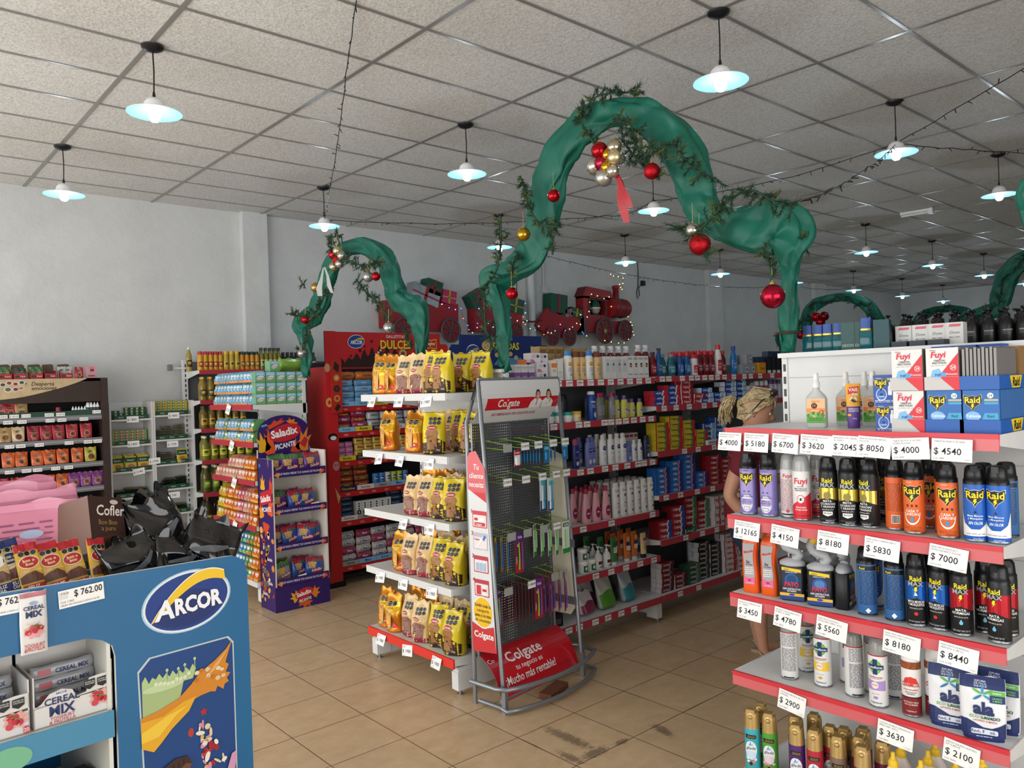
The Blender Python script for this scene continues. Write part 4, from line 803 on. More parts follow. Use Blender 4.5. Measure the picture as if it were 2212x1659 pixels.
 for k, x, y, l in (('airteal', 2.77, 1.748, 'teal air freshener can with gold cap at the end of the bottom shelf'), ('airbrown', 2.85, 1.755, 'brown air freshener can behind the teal one'), ('airgreen', 2.785, 1.678, 'green air freshener can with gold cap beside the teal one'), ('airpurple', 2.83, 1.59, 'purple air freshener can set back beside the green one'), ('airpurple', 2.765, 1.552, 'purple air freshener can in front'), ('airred', 2.77, 1.482, 'red air freshener can in front beside the purple one'), ('airred', 2.84, 1.455, 'red air freshener can behind the front red one'), ('airbrown', 2.78, 1.395, 'brown air freshener can in front between red and wine-coloured'), ('airwine', 2.83, 1.338, 'wine-coloured air freshener can set back beside the brown one'), ('airwine', 2.765, 1.298, 'wine-coloured air freshener can foremost of its colour'), ('airwine', 2.85, 1.262, 'wine-coloured air freshener can nearest the white squeeze bottles'), ('airbrown', 2.86, 1.41, 'brown air freshener can in the second row'), ('airpurple', 2.90, 1.55, 'purple air freshener can in the third row'), ('airwine', 2.91, 1.36, 'wine-coloured air freshener can in the third row')):
  P(k, x, y, zi, l, .3)
 for n, (x, y) in enumerate(((2.765, 1.19), (2.855, 1.20), (2.77, 1.10), (2.86, 1.11), (2.765, 1.01), (2.855, 1.02), (2.77, .92), (2.86, .93), (2.95, 1.12), (2.95, .97))): G['squeeze'].put(x, y, RZ[4]+.0005, W_+.3, 'white squeeze bottle with yellow cap on the bottom shelf, %s from the air fresheners' % ORD[n], sc=(1.0, 1.0, 1.27))
 tealg = mat('teal_glass', '#1f7480', .12, trans=.45); b = MB(); b.rbox(.052, .026, .085, .006, tealg, 3, tb=.15); c = MB(); c.rbox(.040, .022, .045, .003, '#2b4f98', 2, z0=.092); r = MB(); r.rbox(.042, .024, .008, .003, mat('gold_ring', '#b8983e', .3, .8), 2, z0=.085)
 pf = Proto('perfume_bottle', 'perfume', b, [('cap', c), ('collar', r)])
 for i, y in enumerate((1.735, 1.685, 1.643, 1.595)): pf.put(3.30, y, 1.9255, W_+.25, sc=.92, label= 'teal perfume bottle with blue cap on the white shelving end, %s of the four' % ORD[i])
 pf.put(3.28, 1.465, 1.9255, W_+.25, 'teal perfume bottle with blue cap standing beside the dark green box')
 g1 = carton(.055, .03, .125, '#1f4a46', lambda b, s: txt(b, s, 'NEXON', 0, .02, .012, '#9fb5a8', 2, .045), 'perfume_box'); g1.put(3.29, 1.545, 1.9255, W_+.2, 'dark green perfume box behind the perfume bottles'); g1.put(3.30, 1.505, 1.9255, W_+.2, 'dark green perfume box close to the single perfume bottle')
 carton(.060, .03, .125, '#14444a', None, 'perfume_box').put(3.28, 1.40, 1.9255, W_+.2, 'dark teal perfume box at the end of the perfume row')
 for i, y in enumerate((1.33, 1.26, 1.19)): carton(.06, .06, .03, '#1b2a38', None, 'flat_box').put(3.30, y, 1.9255, W_, 'low dark box lying on the shelving top, %s from the perfume' % ORD[i])
 for i, y in enumerate((1.71, 1.66, 1.61)): carton(.05, .05, .06, '#a05a30', None, 'small_carton').put(3.46, y+.1-.0, 1.9255, W_, 'small orange carton behind the perfume bottles, %s one' % ORD[i])
 def dv(b, s): txt(b, s, 'Dove', 0, .050, .011, '#55585c', 2, .04, 0, shear=.2); pol(b, s, [(-.02, .078), (.02, .078), (.024, .088), (-.016, .088)], '#c9566a', 2); txt(b, s, 'MEN +CARE', 0, .034, .005, '#55585c', 2, .036, .01)
 dc = carton(.062, .06, .095, '#c9c9c6', dv, 'deodorant_carton'); 
 for i, y in enumerate((1.338, 1.272, 1.208, 1.145)): dc.put(3.36, y, 1.9255+.03*0, W_+.1, 'white deodorant carton on the shelving top, %s from the perfume' % ORD[i])
 pb = MB(); pb.lathe([(.030, 0), (.034, .005), (.034, .105), (.028, .128), (.014, .145), (.012, .15)], BLACKM, 16); pc = MB(); pc.lathe([(.014, .148), (.014, .162), (.005, .164), (.005, .178), (.012, .180), (.012, .188)], BLACKM, 12); pc.box(-.005, .005, -.034, 0, .180, .188, BLACKM); L = MB(); s = Cyl(.034); rect(L, s, -.02, .02, .08, .086, '#8a8a86', 1); lines(L, s, -.018, .018, .076, 2, .008, '#6c6c6a', 1)
 pp = Proto('pump_bottle', 'bottle', pb, [('pump', pc), ('printed_band', L)]); n = 0
 for xi in range(4):
  for yi in range(8):
   x, y = 4.05+.085*xi, 1.60-.0715*yi+(.02 if xi % 2 else 0)
   pp.put(x, y, 1.9255, W_+rr(-.3, .5), 'black pump bottle on the shelving top, %s in the %s row' % (ORD[yi], ORD[xi])); n += 1
 for yi in range(4): pp.put(3.95, 1.73-.075*yi, 1.9255, W_, 'black pump bottle behind the deodorant cartons, %s one' % ORD[yi])
right_goods()
# ================================================================== PANETTONE BAGS
def octs(L, S, cu, cv, n, r, rows=1, l=4, wht=True):
 """Black warning octagons in a bunch."""
 for j in range(rows):
  for i in range(n):
   x, y = cu+(i-(n-1)/2)*r*2.02, cv-j*r*2.02; P = [(x+r*1.04*math.cos(rad(22.5+45*k)), y+r*1.04*math.sin(rad(22.5+45*k))) for k in range(8)]
   if wht: draw(L, S, [P], '#d9d9d6', l)
   draw(L, S, [[(x+(a-x)*.93, y+(b-y)*.93) for a, b in P]], '#141416', l+1)
   if r > .009: txt(L, S, 'EXCESO', x, y+.001, r*.30, '#d9d9d6', l+2, r*1.4, 0); txt(L, S, 'EN AZUCAR', x, y-r*.45, r*.22, '#d9d9d6', l+2, r*1.4, 0)
def loaf_pic(L, S, x0, x1, z0, z1, col, dots, dome=True, l=2, seed=1):
 R = random.Random(seed); P = [(x0+.15*(x1-x0), z0), (x1-.15*(x1-x0), z0), (x1-.1*(x1-x0), z0+.62*(z1-z0)), (x1, z0+.78*(z1-z0)), (x1-.12*(x1-x0), z0+.95*(z1-z0)), ((x0+x1)/2, z1), (x0+.12*(x1-x0), z0+.95*(z1-z0)), (x0, z0+.78*(z1-z0)), (x0+.1*(x1-x0), z0+.62*(z1-z0))]
 pol(L, S, P, col, l)
 for k in range(22):
  ell(L, S, R.uniform(x0+.2*(x1-x0), x1-.2*(x1-x0)), R.uniform(z0+.06*(z1-z0), z1-.12*(z1-z0)), R.uniform(.0018, .0045), R.uniform(.0015, .0035), dots[k % len(dots)], l+1, 7)
PB = {}
for v in (0, 1):
 go = mat('gold_foil', '#c97f1f', .26, .55); bg = Bag(.125, .10, .25, 'loaf', .0085, 11+v); b = bg.build(go, go); L = MB(); S = bg.S()
 bg.fill(L, .12, .20, mat('gold_foil_light', '#dfb02a', .25, .5), 1, wave=.006); bg.fill(L, .0, .022, mat('orange_foil', '#d9771c', .3, .4), 1)
 loaf_pic(L, S, -.047, .012, .022, .160, '#d2a25a', ('#8a4f22', '#b5762f', '#6a3a1c', '#c9302a'), l=2, seed=v); octs(L, S, .005, .188, 2, .015, 1, 5)
 pol(L, S, [(-.04, .165), (.03, .172), (.034, .158), (-.036, .150)], '#e9c23c', 4); txt(L, S, 'FRUTAS', 0, .157, .008, '#8a3b14', 6, .05, .02)
 ell(L, S, .022, .045, .018, .016, '#c22a26', 4, 12); ell(L, S, .036, .038, .010, .010, '#d9442f', 5, 10); ell(L, S, .02, .046, .006, .006, '#e8c9a0', 6, 8); ell(L, S, .0, .03, .012, .006, '#5c8a32', 5, 8)
 PB['g%d' % v] = Proto('panettone_bag', 'bread bag', b, [('printed_front', L)])
 cr, mr_ = film('cream', '#dcbc86'), '#8f1f35'; bg = Bag(.12, .10, .25, 'loaf', .0065, 21+v); b = bg.build(cr, cr); L = MB(); S = bg.S(); bg.fill(L, 0, .032, mr_, 1, wave=.005)
 loaf_pic(L, S, -.045, .046, .028, .122, '#8d6658', ('#4a2a26', '#5c3833', '#4a2a26'), l=2, seed=3+v); octs(L, S, .008, .200, 3, .0105, 2, 4); ell(L, S, -.012, .145, .027, .013, '#e9dcc8', 3); ell(L, S, -.012, .145, .025, .0115, '#a8202c', 4); txt(L, S, 'LIMIDO', -.012, .141, .009, '#f0e6d8', 6, .042, .02)
 txt(L, S, 'Pan', .02, .124, .008, '#8d4a2a', 5, .02, 0, shear=.2); txt(L, S, 'Dulce', .022, .114, .008, '#8d4a2a', 5, .03, 0, shear=.2); PB['c%d' % v] = Proto('panettone_bag', 'bread bag', b, [('printed_front', L)])
 ye = film('yellow', '#d9c11f'); br = '#3a221a'; bg = Bag(.128, .105, .25, 'loaf', .007, 31+v); b = bg.build(ye, ye); L = MB(); S = bg.S(); bg.fill(L, 0, .082, br, 1, wave=.016)
 loaf_pic(L, S, -.045, .030, .028, .150, '#9a6b38', ('#5a351a', '#6c4220', '#b58a4e'), l=2, seed=7+v); octs(L, S, .006, .208, 3, .0112, 2, 5); ell(L, S, -.006, .158, .030, .015, '#e8d9b0', 4); ell(L, S, -.006, .158, .028, .0135, '#a8202c', 5); txt(L, S, 'Limido', -.006, .153, .011, '#f0e6d8', 7, .046, .015, shear=.15); bg.fill(L, .2455, .2475, '#2f7d46', 3); bg.fill(L, .2475, .249, '#b3282e', 3); txt(L, S, '750g', .025, .02, .008, '#d9cdbd', 5, .03); rect(L, S, -.05, -.03, .095, .098, '#3a221a', 4); PB['y%d' % v] = Proto('panettone_bag', 'bread bag', b, [('printed_front', L)])
def panettone():
 rows = [
     [(2.83, 4.545, 'g', .3), (2.84, 4.415, 'g', .25), (2.83, 4.265, 'c', .3), (2.84, 4.12, 'c', .3), (2.86, 3.985, 'y', .35), (2.82, 3.84, 'y', .3), (3.04, 3.93, 'y', .4), (3.07, 3.775, 'y', .35), (2.98, 4.30, 'g', .3), (2.98, 4.14, 'c', .2), (2.98, 4.43, 'g', .3)],
     [(2.83, 4.475, 'g', .2), (2.84, 4.19, 'g', .35), (2.82, 3.955, 'y', .75), (3.03, 3.95, 'y', .3), (2.98, 3.80, 'y', .3), (3.08, 4.10, 'c', .3)],
     [(2.81, 4.185, 'c', .25), (2.82, 4.045, 'c', .25), (2.83, 3.90, 'y', .3), (2.83, 3.765, 'y', .6), (2.98, 3.80, 'y', .2), (2.99, 4.25, 'g', .3), (2.98, 4.10, 'g', .2), (2.97, 3.95, 'c', .3), (3.10, 4.17, 'g', .1), (3.1, 3.9, 'c', .2)],
     [(2.82, 4.355, 'g', .3), (2.80, 4.22, 'c', .3), (2.82, 4.075, 'c', .25), (2.83, 3.925, 'y', .3), (2.82, 3.78, 'y', .3), (2.98, 3.78, 'y', .3), (2.97, 4.25, 'g', .2), (2.98, 4.08, 'c', .3), (2.98, 3.93, 'c', .2), (3.09, 4.15, 'g', .2), (3.1, 3.9, 'c', .1)],
     [(2.82, 4.555, 'g', .25), (2.80, 4.43, 'g', .3), (2.82, 4.27, 'c', .25), (2.80, 4.12, 'c', .4), (2.82, 3.955, 'y', .3), (2.80, 3.785, 'y', .3), (2.97, 4.42, 'g', .2), (2.96, 4.25, 'g', .3), (2.97, 4.08, 'c', .2), (2.97, 3.92, 'c', .4), (2.96, 3.775, 'y', .2)]]
 nm = {'g': 'gold foil panettone bag with fruit', 'c': 'cream panettone bag with maroon foot', 'y': 'yellow panettone bag with dark brown foot'}; sh = ('top', 'second', 'middle', 'fourth', 'bottom')
 for zi, row in enumerate(rows):
  n = {}
  for i, (x, y, k, t) in enumerate(row):
   back = x > 2.92; key = (k, back); n[key] = n.get(key, 0)+1
   PB[k+str((i+zi) % 2)].put(x, y, PZ[zi]+.004, W_+t+rr(-.08, .08), '%s, %s in the %s row of the %s shelf' % (nm[k], ORD[n[key]-1], 'back' if back else 'front', sh[zi]), 'panettone bags', ry=rr(-.03, .03), sc=(1.1*rr(.97, 1.04), 1.05, rr(.97, 1.07)))
panettone()

# ================================================================== TOOTHPASTE STAND
SA = rad(6.3); SO = Vector((2.785, 3.312, 0))
def sl(x, y, z=0): return SO+Vector((x*math.cos(SA)-y*math.sin(SA), x*math.sin(SA)+y*math.cos(SA), z))
def dental_stand():
 e = empty('display_stand', SO, SA); tag(e, 'grey tubular display stand with red toothpaste signs and brushes on green hooks', 'display stand')
 tb = mat('grey_tube', '#8b8f95', .35, .6); W = .715
 for x in (0, W):
  mb = MB(); mb.tube([(x, 0, 0), (x, .004, .05), (x, .13, 1.865), (x, .235, 1.62), (x, .235, 1.5), (x, .235, 0)], .0125, tb, 10); obj('side_frame', mb, e)
 mb = MB()
 def loop(z, r, a, bl):
  P = [(-.045, .22, z), (-.045+.0, .02, z)] if bl else [(0, .20, z), (0, .03, z)]
  for k in range(0, 13): t = k/12; P.append((-.02+(W+.10)*t, -.035-r*math.sin(PI*t)**.8, z))
  P += [(W+.10, .10, z), (W+.05, .26, z), (W-.02, .27, z)]; return P
 mb.tube(loop(.145, .09, 0, True), .0135, tb, 10); obj('bumper_rail', mb, e)
 mb = MB(); mb.tube(loop(.025, .09, 0, False), .0125, tb, 10); obj('base_rail', mb, e)
 mb = MB(); 
 for x, y in ((0, 0), (W+.07, .06), (W, 0)): mb.box(x-.012, x+.012, y-.014, y+.014, .0, .145, tb)
 mb.tube([(0, .235, .27), (W, .235, .27)], .011, tb, 8); mb.tube([(0, .03, .06), (W, .03, .06)], .011, tb, 8); obj('cross_bars', mb, e)
 pm = bpy.data.materials.new('perforated_grey_steel'); pm.use_nodes = True; nt = pm.node_tree; b = nt.nodes['Principled BSDF']; N = nt.nodes.new; L = nt.links.new
 b.inputs['Base Color'].default_value = srgb('#55585c'); b.inputs['Roughness'].default_value = .45; b.inputs['Metallic'].default_value = .3
 tc = N('ShaderNodeTexCoord'); sc = N('ShaderNodeVectorMath'); sc.operation = 'SCALE'; sc.inputs['Scale'].default_value = 1/.0165; L(tc.outputs['Object'], sc.inputs[0]); fr = N('ShaderNodeVectorMath'); fr.operation = 'FRACTION'; L(sc.outputs[0], fr.inputs[0])
 sb = N('ShaderNodeVectorMath'); sb.operation = 'SUBTRACT'; L(fr.outputs[0], sb.inputs[0]); sb.inputs[1].default_value = (.5, 0, .5); ml = N('ShaderNodeVectorMath'); ml.operation = 'MULTIPLY'; L(sb.outputs[0], ml.inputs[0]); ml.inputs[1].default_value = (1, 0, 1)
 ln = N('ShaderNodeVectorMath'); ln.operation = 'LENGTH'; L(ml.outputs[0], ln.inputs[0]); gt = N('ShaderNodeMath'); gt.operation = 'GREATER_THAN'; L(ln.outputs['Value'], gt.inputs[0]); gt.inputs[1].default_value = .22; L(gt.outputs[0], b.inputs['Alpha'])
 mb = MB(); mb.add([(.015, .205, .28), (W-.015, .205, .28), (W-.015, .205, 1.62), (.015, .205, 1.62)], [(0, 1, 2, 3)], pm); mb.tube([(.012, .207, .27), (.012, .207, 1.62)], .007, tb, 6); mb.tube([(W-.012, .207, .27), (W-.012, .207, 1.62)], .007, tb, 6); obj('perforated_panel', mb, e)
 red, wh = mat('gloss_red', '#c41725', .25, coat=.4), mat('gloss_white', '#d6d7d8', .2, coat=.5)
 def hy(v): t = (v-1.60)/.26; return .215-.095*t-.045*math.sin(PI*t)
 S = Func(lambda u, v, l: Vector((u, hy(v)-.0005*l, v))); mb = MB(); n = 10
 for k in range(n): rect(mb, S, .004, W-.004, 1.60+.26*k/n, 1.60+.26*(k+1)/n, wh, 0)
 T = Func(lambda u, v, l: Vector((W-u, hy(v)+.002, v)))
 for k in range(n): rect(mb, T, .004, W-.004, 1.60+.26*k/n, 1.60+.26*(k+1)/n, wh, 0)
 mb.tube([(0, .13, 1.862), (W, .13, 1.862)], .012, tb, 8)
 for k in range(5): a, c = 1.685+.068*k/5, 1.685+.068*(k+1)/5; rect(mb, S, .06, W-.008, a, c, red, 1)
 pol(mb, S, [(.415, 1.685), (.43, 1.685), (.48, 1.753), (.465, 1.753)], wh, 2); txt(mb, S, 'Colgate', .25, 1.702, .042, '#f0f0ee', 3, .31, .014)
 txt(mb, S, 'RECOMENDADA POR ODONTÓLOGOS', .33, 1.650, .015, '#b01c30', 3, .50, .012, shear=.2)
 for x, hc, s2 in ((.50, '#2a1f1c', 1), (.60, '#33231e', .97)):
  pol(mb, S, [(x-.062, 1.686), (x+.058, 1.686), (x+.055, 1.722), (x+.025, 1.743), (x-.025, 1.743), (x-.055, 1.722)], '#e4e4e2', 3); pol(mb, S, [(x-.011, 1.742), (x+.011, 1.742), (x, 1.70)], '#c58f74', 4); ell(mb, S, x, 1.768*s2+1.768*(1-s2), .021, .030, hc, 4); ell(mb, S, x, 1.762, .017, .024, '#c58f74', 5); ell(mb, S, x, 1.754, .008, .003, '#efe6e0', 6, 10)
 rect(mb, S, .497, .503, 1.70, 1.735, '#b01c30', 5); ell(mb, S, .622, 1.745, .008, .028, '#33231e', 4); obj('header_sign', mb, e, label='white header sign with red band and two dentists')
 S = Flat((-.014, .225, 0), (0, -1, 0), (0, 0, 1), .0006); mb = MB(); fw = lambda v: .225-.07*(v/1.0)-.012
 P = [(0, .31), (.185, .33), (fw(1.36)+.02, 1.36), (.07, 1.46), (.02, 1.45), (0, 1.42)]; pol(mb, S, P, wh, 0); mb.add([S.p(u, v, -3) for u, v in P[::-1]], [tuple(range(len(P)))], wh)
 pol(mb, S, [(0, 1.24), (fw(1.2)+.015, 1.17), (fw(1.36)+.02, 1.36), (.07, 1.46), (.02, 1.45), (0, 1.42)], red, 1)
 for i, t in enumerate(('Tu', 'cliente', 'necesita:')): txt(mb, S, t, .07, 1.355-.05*i, .030, '#f2f0ee', 3, .12, .012, shear=.15)
 for i, (z, c) in enumerate(((1.075, '#c6404a'), (.95, '#b9b5c2'), (.82, '#b23a48'), (.685, '#b23a48'))):
  rrect(mb, S, .03, .145, z-.05, z+.045, .006, c, 2); rrect(mb, S, .036, .139, z-.044, z+.022, .004, '#e2d9d8', 3); txt(mb, S, str(i+1), .025, z+.03, .022, '#b01c30', 4, .02)
  if i == 0: rrect(mb, S, .042, .125, z-.012, z+.008, .004, '#f0efee', 5); rrect(mb, S, .046, .075, z-.010, z+.006, .003, red, 6); rrect(mb, S, .046, .13, z-.040, z-.020, .004, red, 5); txt(mb, S, 'Colgate', .08, z-.036, .011, '#f0efee', 6, .05)
  if i == 1: pol(mb, S, [(.05, z-.042), (.058, z-.044), (.128, z+.03), (.118, z+.036)], '#f4f4f4', 5); pol(mb, S, [(.105, z+.012), (.118, z+.002), (.134, z+.026), (.12, z+.036)], '#3f78c0', 6); txt(mb, S, 'Colgate', .06, z+.004, .010, '#b01c30', 6, .045)
  if i == 2:
   for k in range(3): rrect(mb, S, .048+.028*k, .070+.028*k, z-.04, z+.006, .005, '#9fb9d6', 5); rect(mb, S, .053+.028*k, .065+.028*k, z+.006, z+.02, '#e9edf2', 5)
  if i == 3: rrect(mb, S, .046, .082, z-.04, z+.012, .004, '#c8323e', 5); rrect(mb, S, .092, .128, z-.04, z+.012, .004, '#e8e4e2', 5); rect(mb, S, .094, .126, z-.02, z-.005, red, 6)
 ell(mb, S, .09, .545, .080, .092, '#e6e6e4', 2, 26); ell(mb, S, .09, .545, .073, .084, '#e9b91f', 3, 26)
 for i, (t, bo) in enumerate((('Exhibí toda la', .01), ('categoría', 0), ('junta y a la vista', .015), ('del consumidor', 0))): txt(mb, S, t, .09, .575-.028*i, .018, '#33301e', 5, .125, bo)
 pol(mb, S, [(0, .31), (.185, .33), (.172, .475), (.13, .462), (.05, .462), (0, .48)], red, 1); txt(mb, S, 'Colgate', .093, .40, .034, '#f2f0ee', 4, .155, .02); obj('side_banner', mb, e, label='white and red side banner with four product pictures')
 cp = mat('cream_card_panel', '#cfc9b4', .5); mb = MB(); S = Flat((W-.016, .22, 0), (0, -1, 0), (0, 0, 1), .0006); P = [(0, .40), (.02, .375), (.15, .375), (.185, .42), (.16, .8), (.12, 1.38), (0, 1.42)]
 pol(mb, S, P, cp, 0); mb.add([S.p(u, v, -4) for u, v in P[::-1]], [tuple(range(len(P)))], cp); rect(mb, S, .0, .20, .80, .85, tb, 2); rect(mb, S, 0, .20, .44, .49, tb, 2); obj('side_panel', mb, e, label='cream side panel with grey straps')
 def bp_(t): return (.215-.195*t**.9-.02*math.sin(PI*t), .285-.235*t**1.15+.025*math.sin(PI*t))
 HH = .32; S = Func(lambda u, v, l: Vector((u, bp_(1-v/HH)[0]-.0006*l, bp_(1-v/HH)[1]+.0006*l))); mb = MB()
 for k in range(12): rect(mb, S, .004, W-.004, HH*k/12, HH*(k+1)/12, red, 0)
 txt(mb, S, 'Colgate', .30, .18, .068, '#efefed', 3, .42, .016); txt(mb, S, 'tu negocio es', .30, .125, .030, '#efefed', 3, .25, .005); txt(mb, S, '¡Mucho más rentable!', .29, .065, .042, '#efefed', 3, .44, .012, shear=.05); txt(mb, S, 'Co', .035, .215, .03, '#efefed', 3, .05, .0)
 T = Func(lambda u, v, l: S.fn(W-u, v, -2))
 for k in range(12): rect(mb, T, .004, W-.004, HH*k/12, HH*(k+1)/12, '#d8d4d2', 0)
 obj('base_sign', mb, e, label='bulging red base sign with white slogan')
 lime = mat('lime_wire', '#86b526', .35); flap = mat('clear_flap', '#b6bab6', .25, trans=.3)
 for z, ys, xs in ((1.475, .03, ((.12, None), (.27, '$ 2545.00'), (.39, '$ 2900.00'), (.53, '$ 3520.00'), (.645, '$ 3520.00'))), (1.28, .04, ((.12, '$ 3385.00'), (.28, '$ 3610.00'), (.43, '$ 4800.00'), (.56, '$ 9880.00'), (.66, '$ 2660.00'))), (.965, .04, ((.14, None), (.28, None), (.43, None), (.55, '$ 2070.00'), (.66, None))), (.66, .04, ((.10, None), (.30, '$ 1800.00'), (.52, None), (.60, None)))):
  for x, pr in xs:
   mb = MB(); mb.tube([(x, .20, z+.03), (x, ys, z+.012)], .0022, lime, 6); mb.tube([(x, .20, z-.01), (x, ys+.02, z-.018), (x, ys, z-.012)], .0026, lime, 6); mb.tube([(x-.03, .198, z+.03), (x+.03, .198, z+.03)], .0025, lime, 6)
   o = obj('hook', mb, e); f = MB(); f.box(x-.035, x+.035, ys-.003, ys-.001, z-.030, z+.016, flap)
   if pr: s = front(ys-.0035); rect(f, s, x-.034, x+.034, z-.028, z+.012, PAPER, 1); txt(f, s, pr, x, z-.012, .013, INK, 3, .06, .01)
   obj('price_flap', f, o)
dental_stand()
def stand_goods():
 def at(p, x, y, z, label, t=0, **k): w = sl(x, y, z); return p.put(w.x, w.y, z, SA+t, label, **k)
 def blister(w, h, card, draw_, name='toothbrush_pack', cat='toothbrush'):
  b = MB(); b.box(-w/2, w/2, -.001, .001, -h, 0, card); L = MB(); s = front(-.0012, .0004); draw_(L, s, w, h); return Proto(name, cat, b, [('blister', L)])
 def fl(L, s, w, h): rect(L, s, -w/2, w/2, -.03, 0, '#c41725', 1); txt(L, s, 'Colgate', 0, -.02, .010, '#f0f0ee', 3, w*.85, .015); L.rbox(.034, .016, .045, .006, WHITE, 3, z0=-.088); rect(L, s, -w/2, w/2, -h, -h+.012, '#c41725', 1)
 at(blister(.05, .095, '#e4e2df', fl, 'dental_floss_pack', 'dental floss'), .245, .07, 1.447, 'white dental floss pack with red top on the first hook')
 tq = mat('teal_blister', '#1b7fae', .2, coat=.5)
 def bl(L, s, w, h): L.rbox(.030, .012, .045, .008, tq, 3, z0=-.085); rect(L, s, -w/2, w/2, -.028, -.006, '#2f9ec6', 1); txt(L, s, 'Oral-B', 0, -.02, .009, '#e8f2f8', 3, w*.85, .01)
 p = blister(.05, .105, '#1f6fb0', bl, 'dental_floss_pack', 'dental floss')
 for i in range(9): at(p, .325+.014*i, .16-.012*i, 1.452, 'blue dental floss pack, %s of the fanned-out row under the second hook' % ORD[i], .75)
 at(p, .49, .05, 1.455, 'blue dental floss pack facing out, first beside the fanned row')
 for i in range(4): at(p, .545+.018*i, .12-.015*i, 1.455, 'blue dental floss pack, %s of the short fanned row near the frame' % ORD[i], .75)
 at(p, .645, .03, 1.46, 'blue dental floss pack facing out beside the upright tube')
 def ob(L, s, w, h):
  for k in (-1, 1): L.tube([(k*.011, -.006, -.19), (k*.011, -.008, -.10), (k*.011, -.006, -.03)], [.005, .004, .003], '#2f8fb0' if k > 0 else '#cfe6f2', 6); L.box(k*.011-.005, k*.011+.005, -.012, -.004, -.045, -.018, '#3fb0b8')
  rect(L, s, -w/2, w/2, -h, -h+.06, '#24407c', 1); rrect(L, s, -.012, .018, -h+.01, -h+.055, .006, '#e9edf2', 2); txt(L, s, 'Oral-B', .004, -h+.03, .010, '#24407c', 3, .04, .01, rot=PI/2)
 p = blister(.055, .20, '#c9d6da', ob); at(p, .50, .10, 1.255, 'toothbrush pack with navy foot, rear of the pair'); at(p, .525, .06, 1.255, 'toothbrush pack with navy foot, front of the pair')
 def yb(L, s, w, h): rect(L, s, -w/2, w/2, -h, -.02, '#d9b527', 1); rect(L, s, -w/2, 0, -h, -.02, '#1f4f9a', 2); txt(L, s, 'Colgate', .008, -.1, .012, '#1f4f9a', 3, .09, .01, rot=PI/2); L.tube([(-.008, -.006, -.17), (-.008, -.006, -.03)], .004, '#2f6fc0', 6)
 p = blister(.045, .20, '#d9b527', yb)
 for i in range(3): at(p, .10+.028*i, .13-.02*i, .95, 'yellow and blue toothbrush pack, %s from the stand edge' % ORD[i], .6)
 def kb(L, s, w, h):
  rect(L, s, -w/2, w/2, -.055, 0, '#5a2a78', 1); rect(L, s, -w/2, w/2, -h, -h+.07, '#b01f34', 1); txt(L, s, 'Kids', .008, -.035, .015, '#e9e3ee', 3, w*.7, .015); txt(L, s, 'Colgate', -w*.32, -h*.68, .010, '#f0e8e8', 4, .07, .01, rot=PI/2)
  L.tube([(-.010, -.008, -h+.02), (-.008, -.010, -h*.6), (-.008, -.008, -.055)], [.006, .0045, .003], '#86c22f', 6); L.tube([(.016, -.008, -h+.02), (.016, -.010, -h*.6), (.016, -.008, -.055)], [.006, .0045, .003], '#7a4aa0', 6); ell(L, s, -.008, -.075, .009, .010, '#d9d0a8', 3, 10)
 kp = blister(.072, .235, '#7a2148', kb); at(kp, .235, .07, .965, 'purple and red twin toothbrush pack hanging behind the green hooks')
 kq = blister(.072, .235, '#8a1c30', lambda L, s, w, h: (rect(L, s, -w/2, w/2, -.06, 0, '#5a2a78', 1), rect(L, s, -w*.5, -w*.2, -h, -.06, '#a81f30', 1), txt(L, s, 'Colgate', -w*.32, -h*.72, .012, '#f0e8e8', 3, .08, .01, rot=PI/2)))
 for i in range(9): at(kq, .205+.017*i, .16-.011*i, .665, 'red twin toothbrush pack, %s of the fanned row under the price card' % ORD[i], .7)
 at(kp, .365, .045, .67, 'red twin toothbrush pack facing out at the end of the fanned row'); at(kp, .11, .13, .66, 'red twin toothbrush pack nearest the side banner', .3)
 def gb(L, s, w, h): rect(L, s, -w/2, w/2, -h, -h+.03, '#2f8a3c', 1); rrect(L, s, -w*.42, w*.42, -.032, -.008, .005, '#1f6a44', 2); txt(L, s, 'GUM', 0, -.027, .013, '#eef2ee', 3, w*.7, .02); L.tube([(-.012, -.008, -h+.03), (-.012, -.008, -.05)], .004, '#6fc04a', 6); L.rbox(.018, .012, .07, .005, WHITE, 3, z0=-h+.03); L.tube([(.016, -.008, -h+.05), (.016, -.008, -.045)], .003, '#bfe0dc', 6)
 gp = blister(.07, .195, '#dfe2da', gb)
 for i in range(4): at(gp, .47+.036*i, .15-.028*i, .968, 'white and green toothbrush pack, %s of the overlapping row' % ORD[i], .45)
 at(gp, .625, .03, .975, 'white and green toothbrush pack facing out at the row end')
 def pb(L, s, w, h): ell(L, s, 0, -.035, w*.42, .03, '#a3316a', 1); rect(L, s, -w/2, w/2, -h, -h*.55, '#a8202e', 1); rect(L, s, -.004, w*.4, -h*.85, -h*.55, '#4a6fa8', 2); rect(L, s, 0, w*.45, -h*.6, -h*.5, '#dcb42a', 3); ell(L, s, 0, -.075, .014, .016, '#d9a0c0', 3, 12); L.tube([(.0, -.008, -h+.02), (.004, -.010, -h*.5), (0, -.008, -.06)], [.006, .0045, .003], '#6a4a9a', 6)
 pp = blister(.05, .245, '#8a2250', pb)
 for i in range(3): at(pp, .455+.024*i, .13-.03*i, .665, 'pink and red toothbrush pack, %s of the middle three' % ORD[i], .5)
 for i in range(4): at(pp, .545+.022*i, .13-.03*i, .668, 'pink and red toothbrush pack, %s of the four beside the cream panel' % ORD[i], .5)
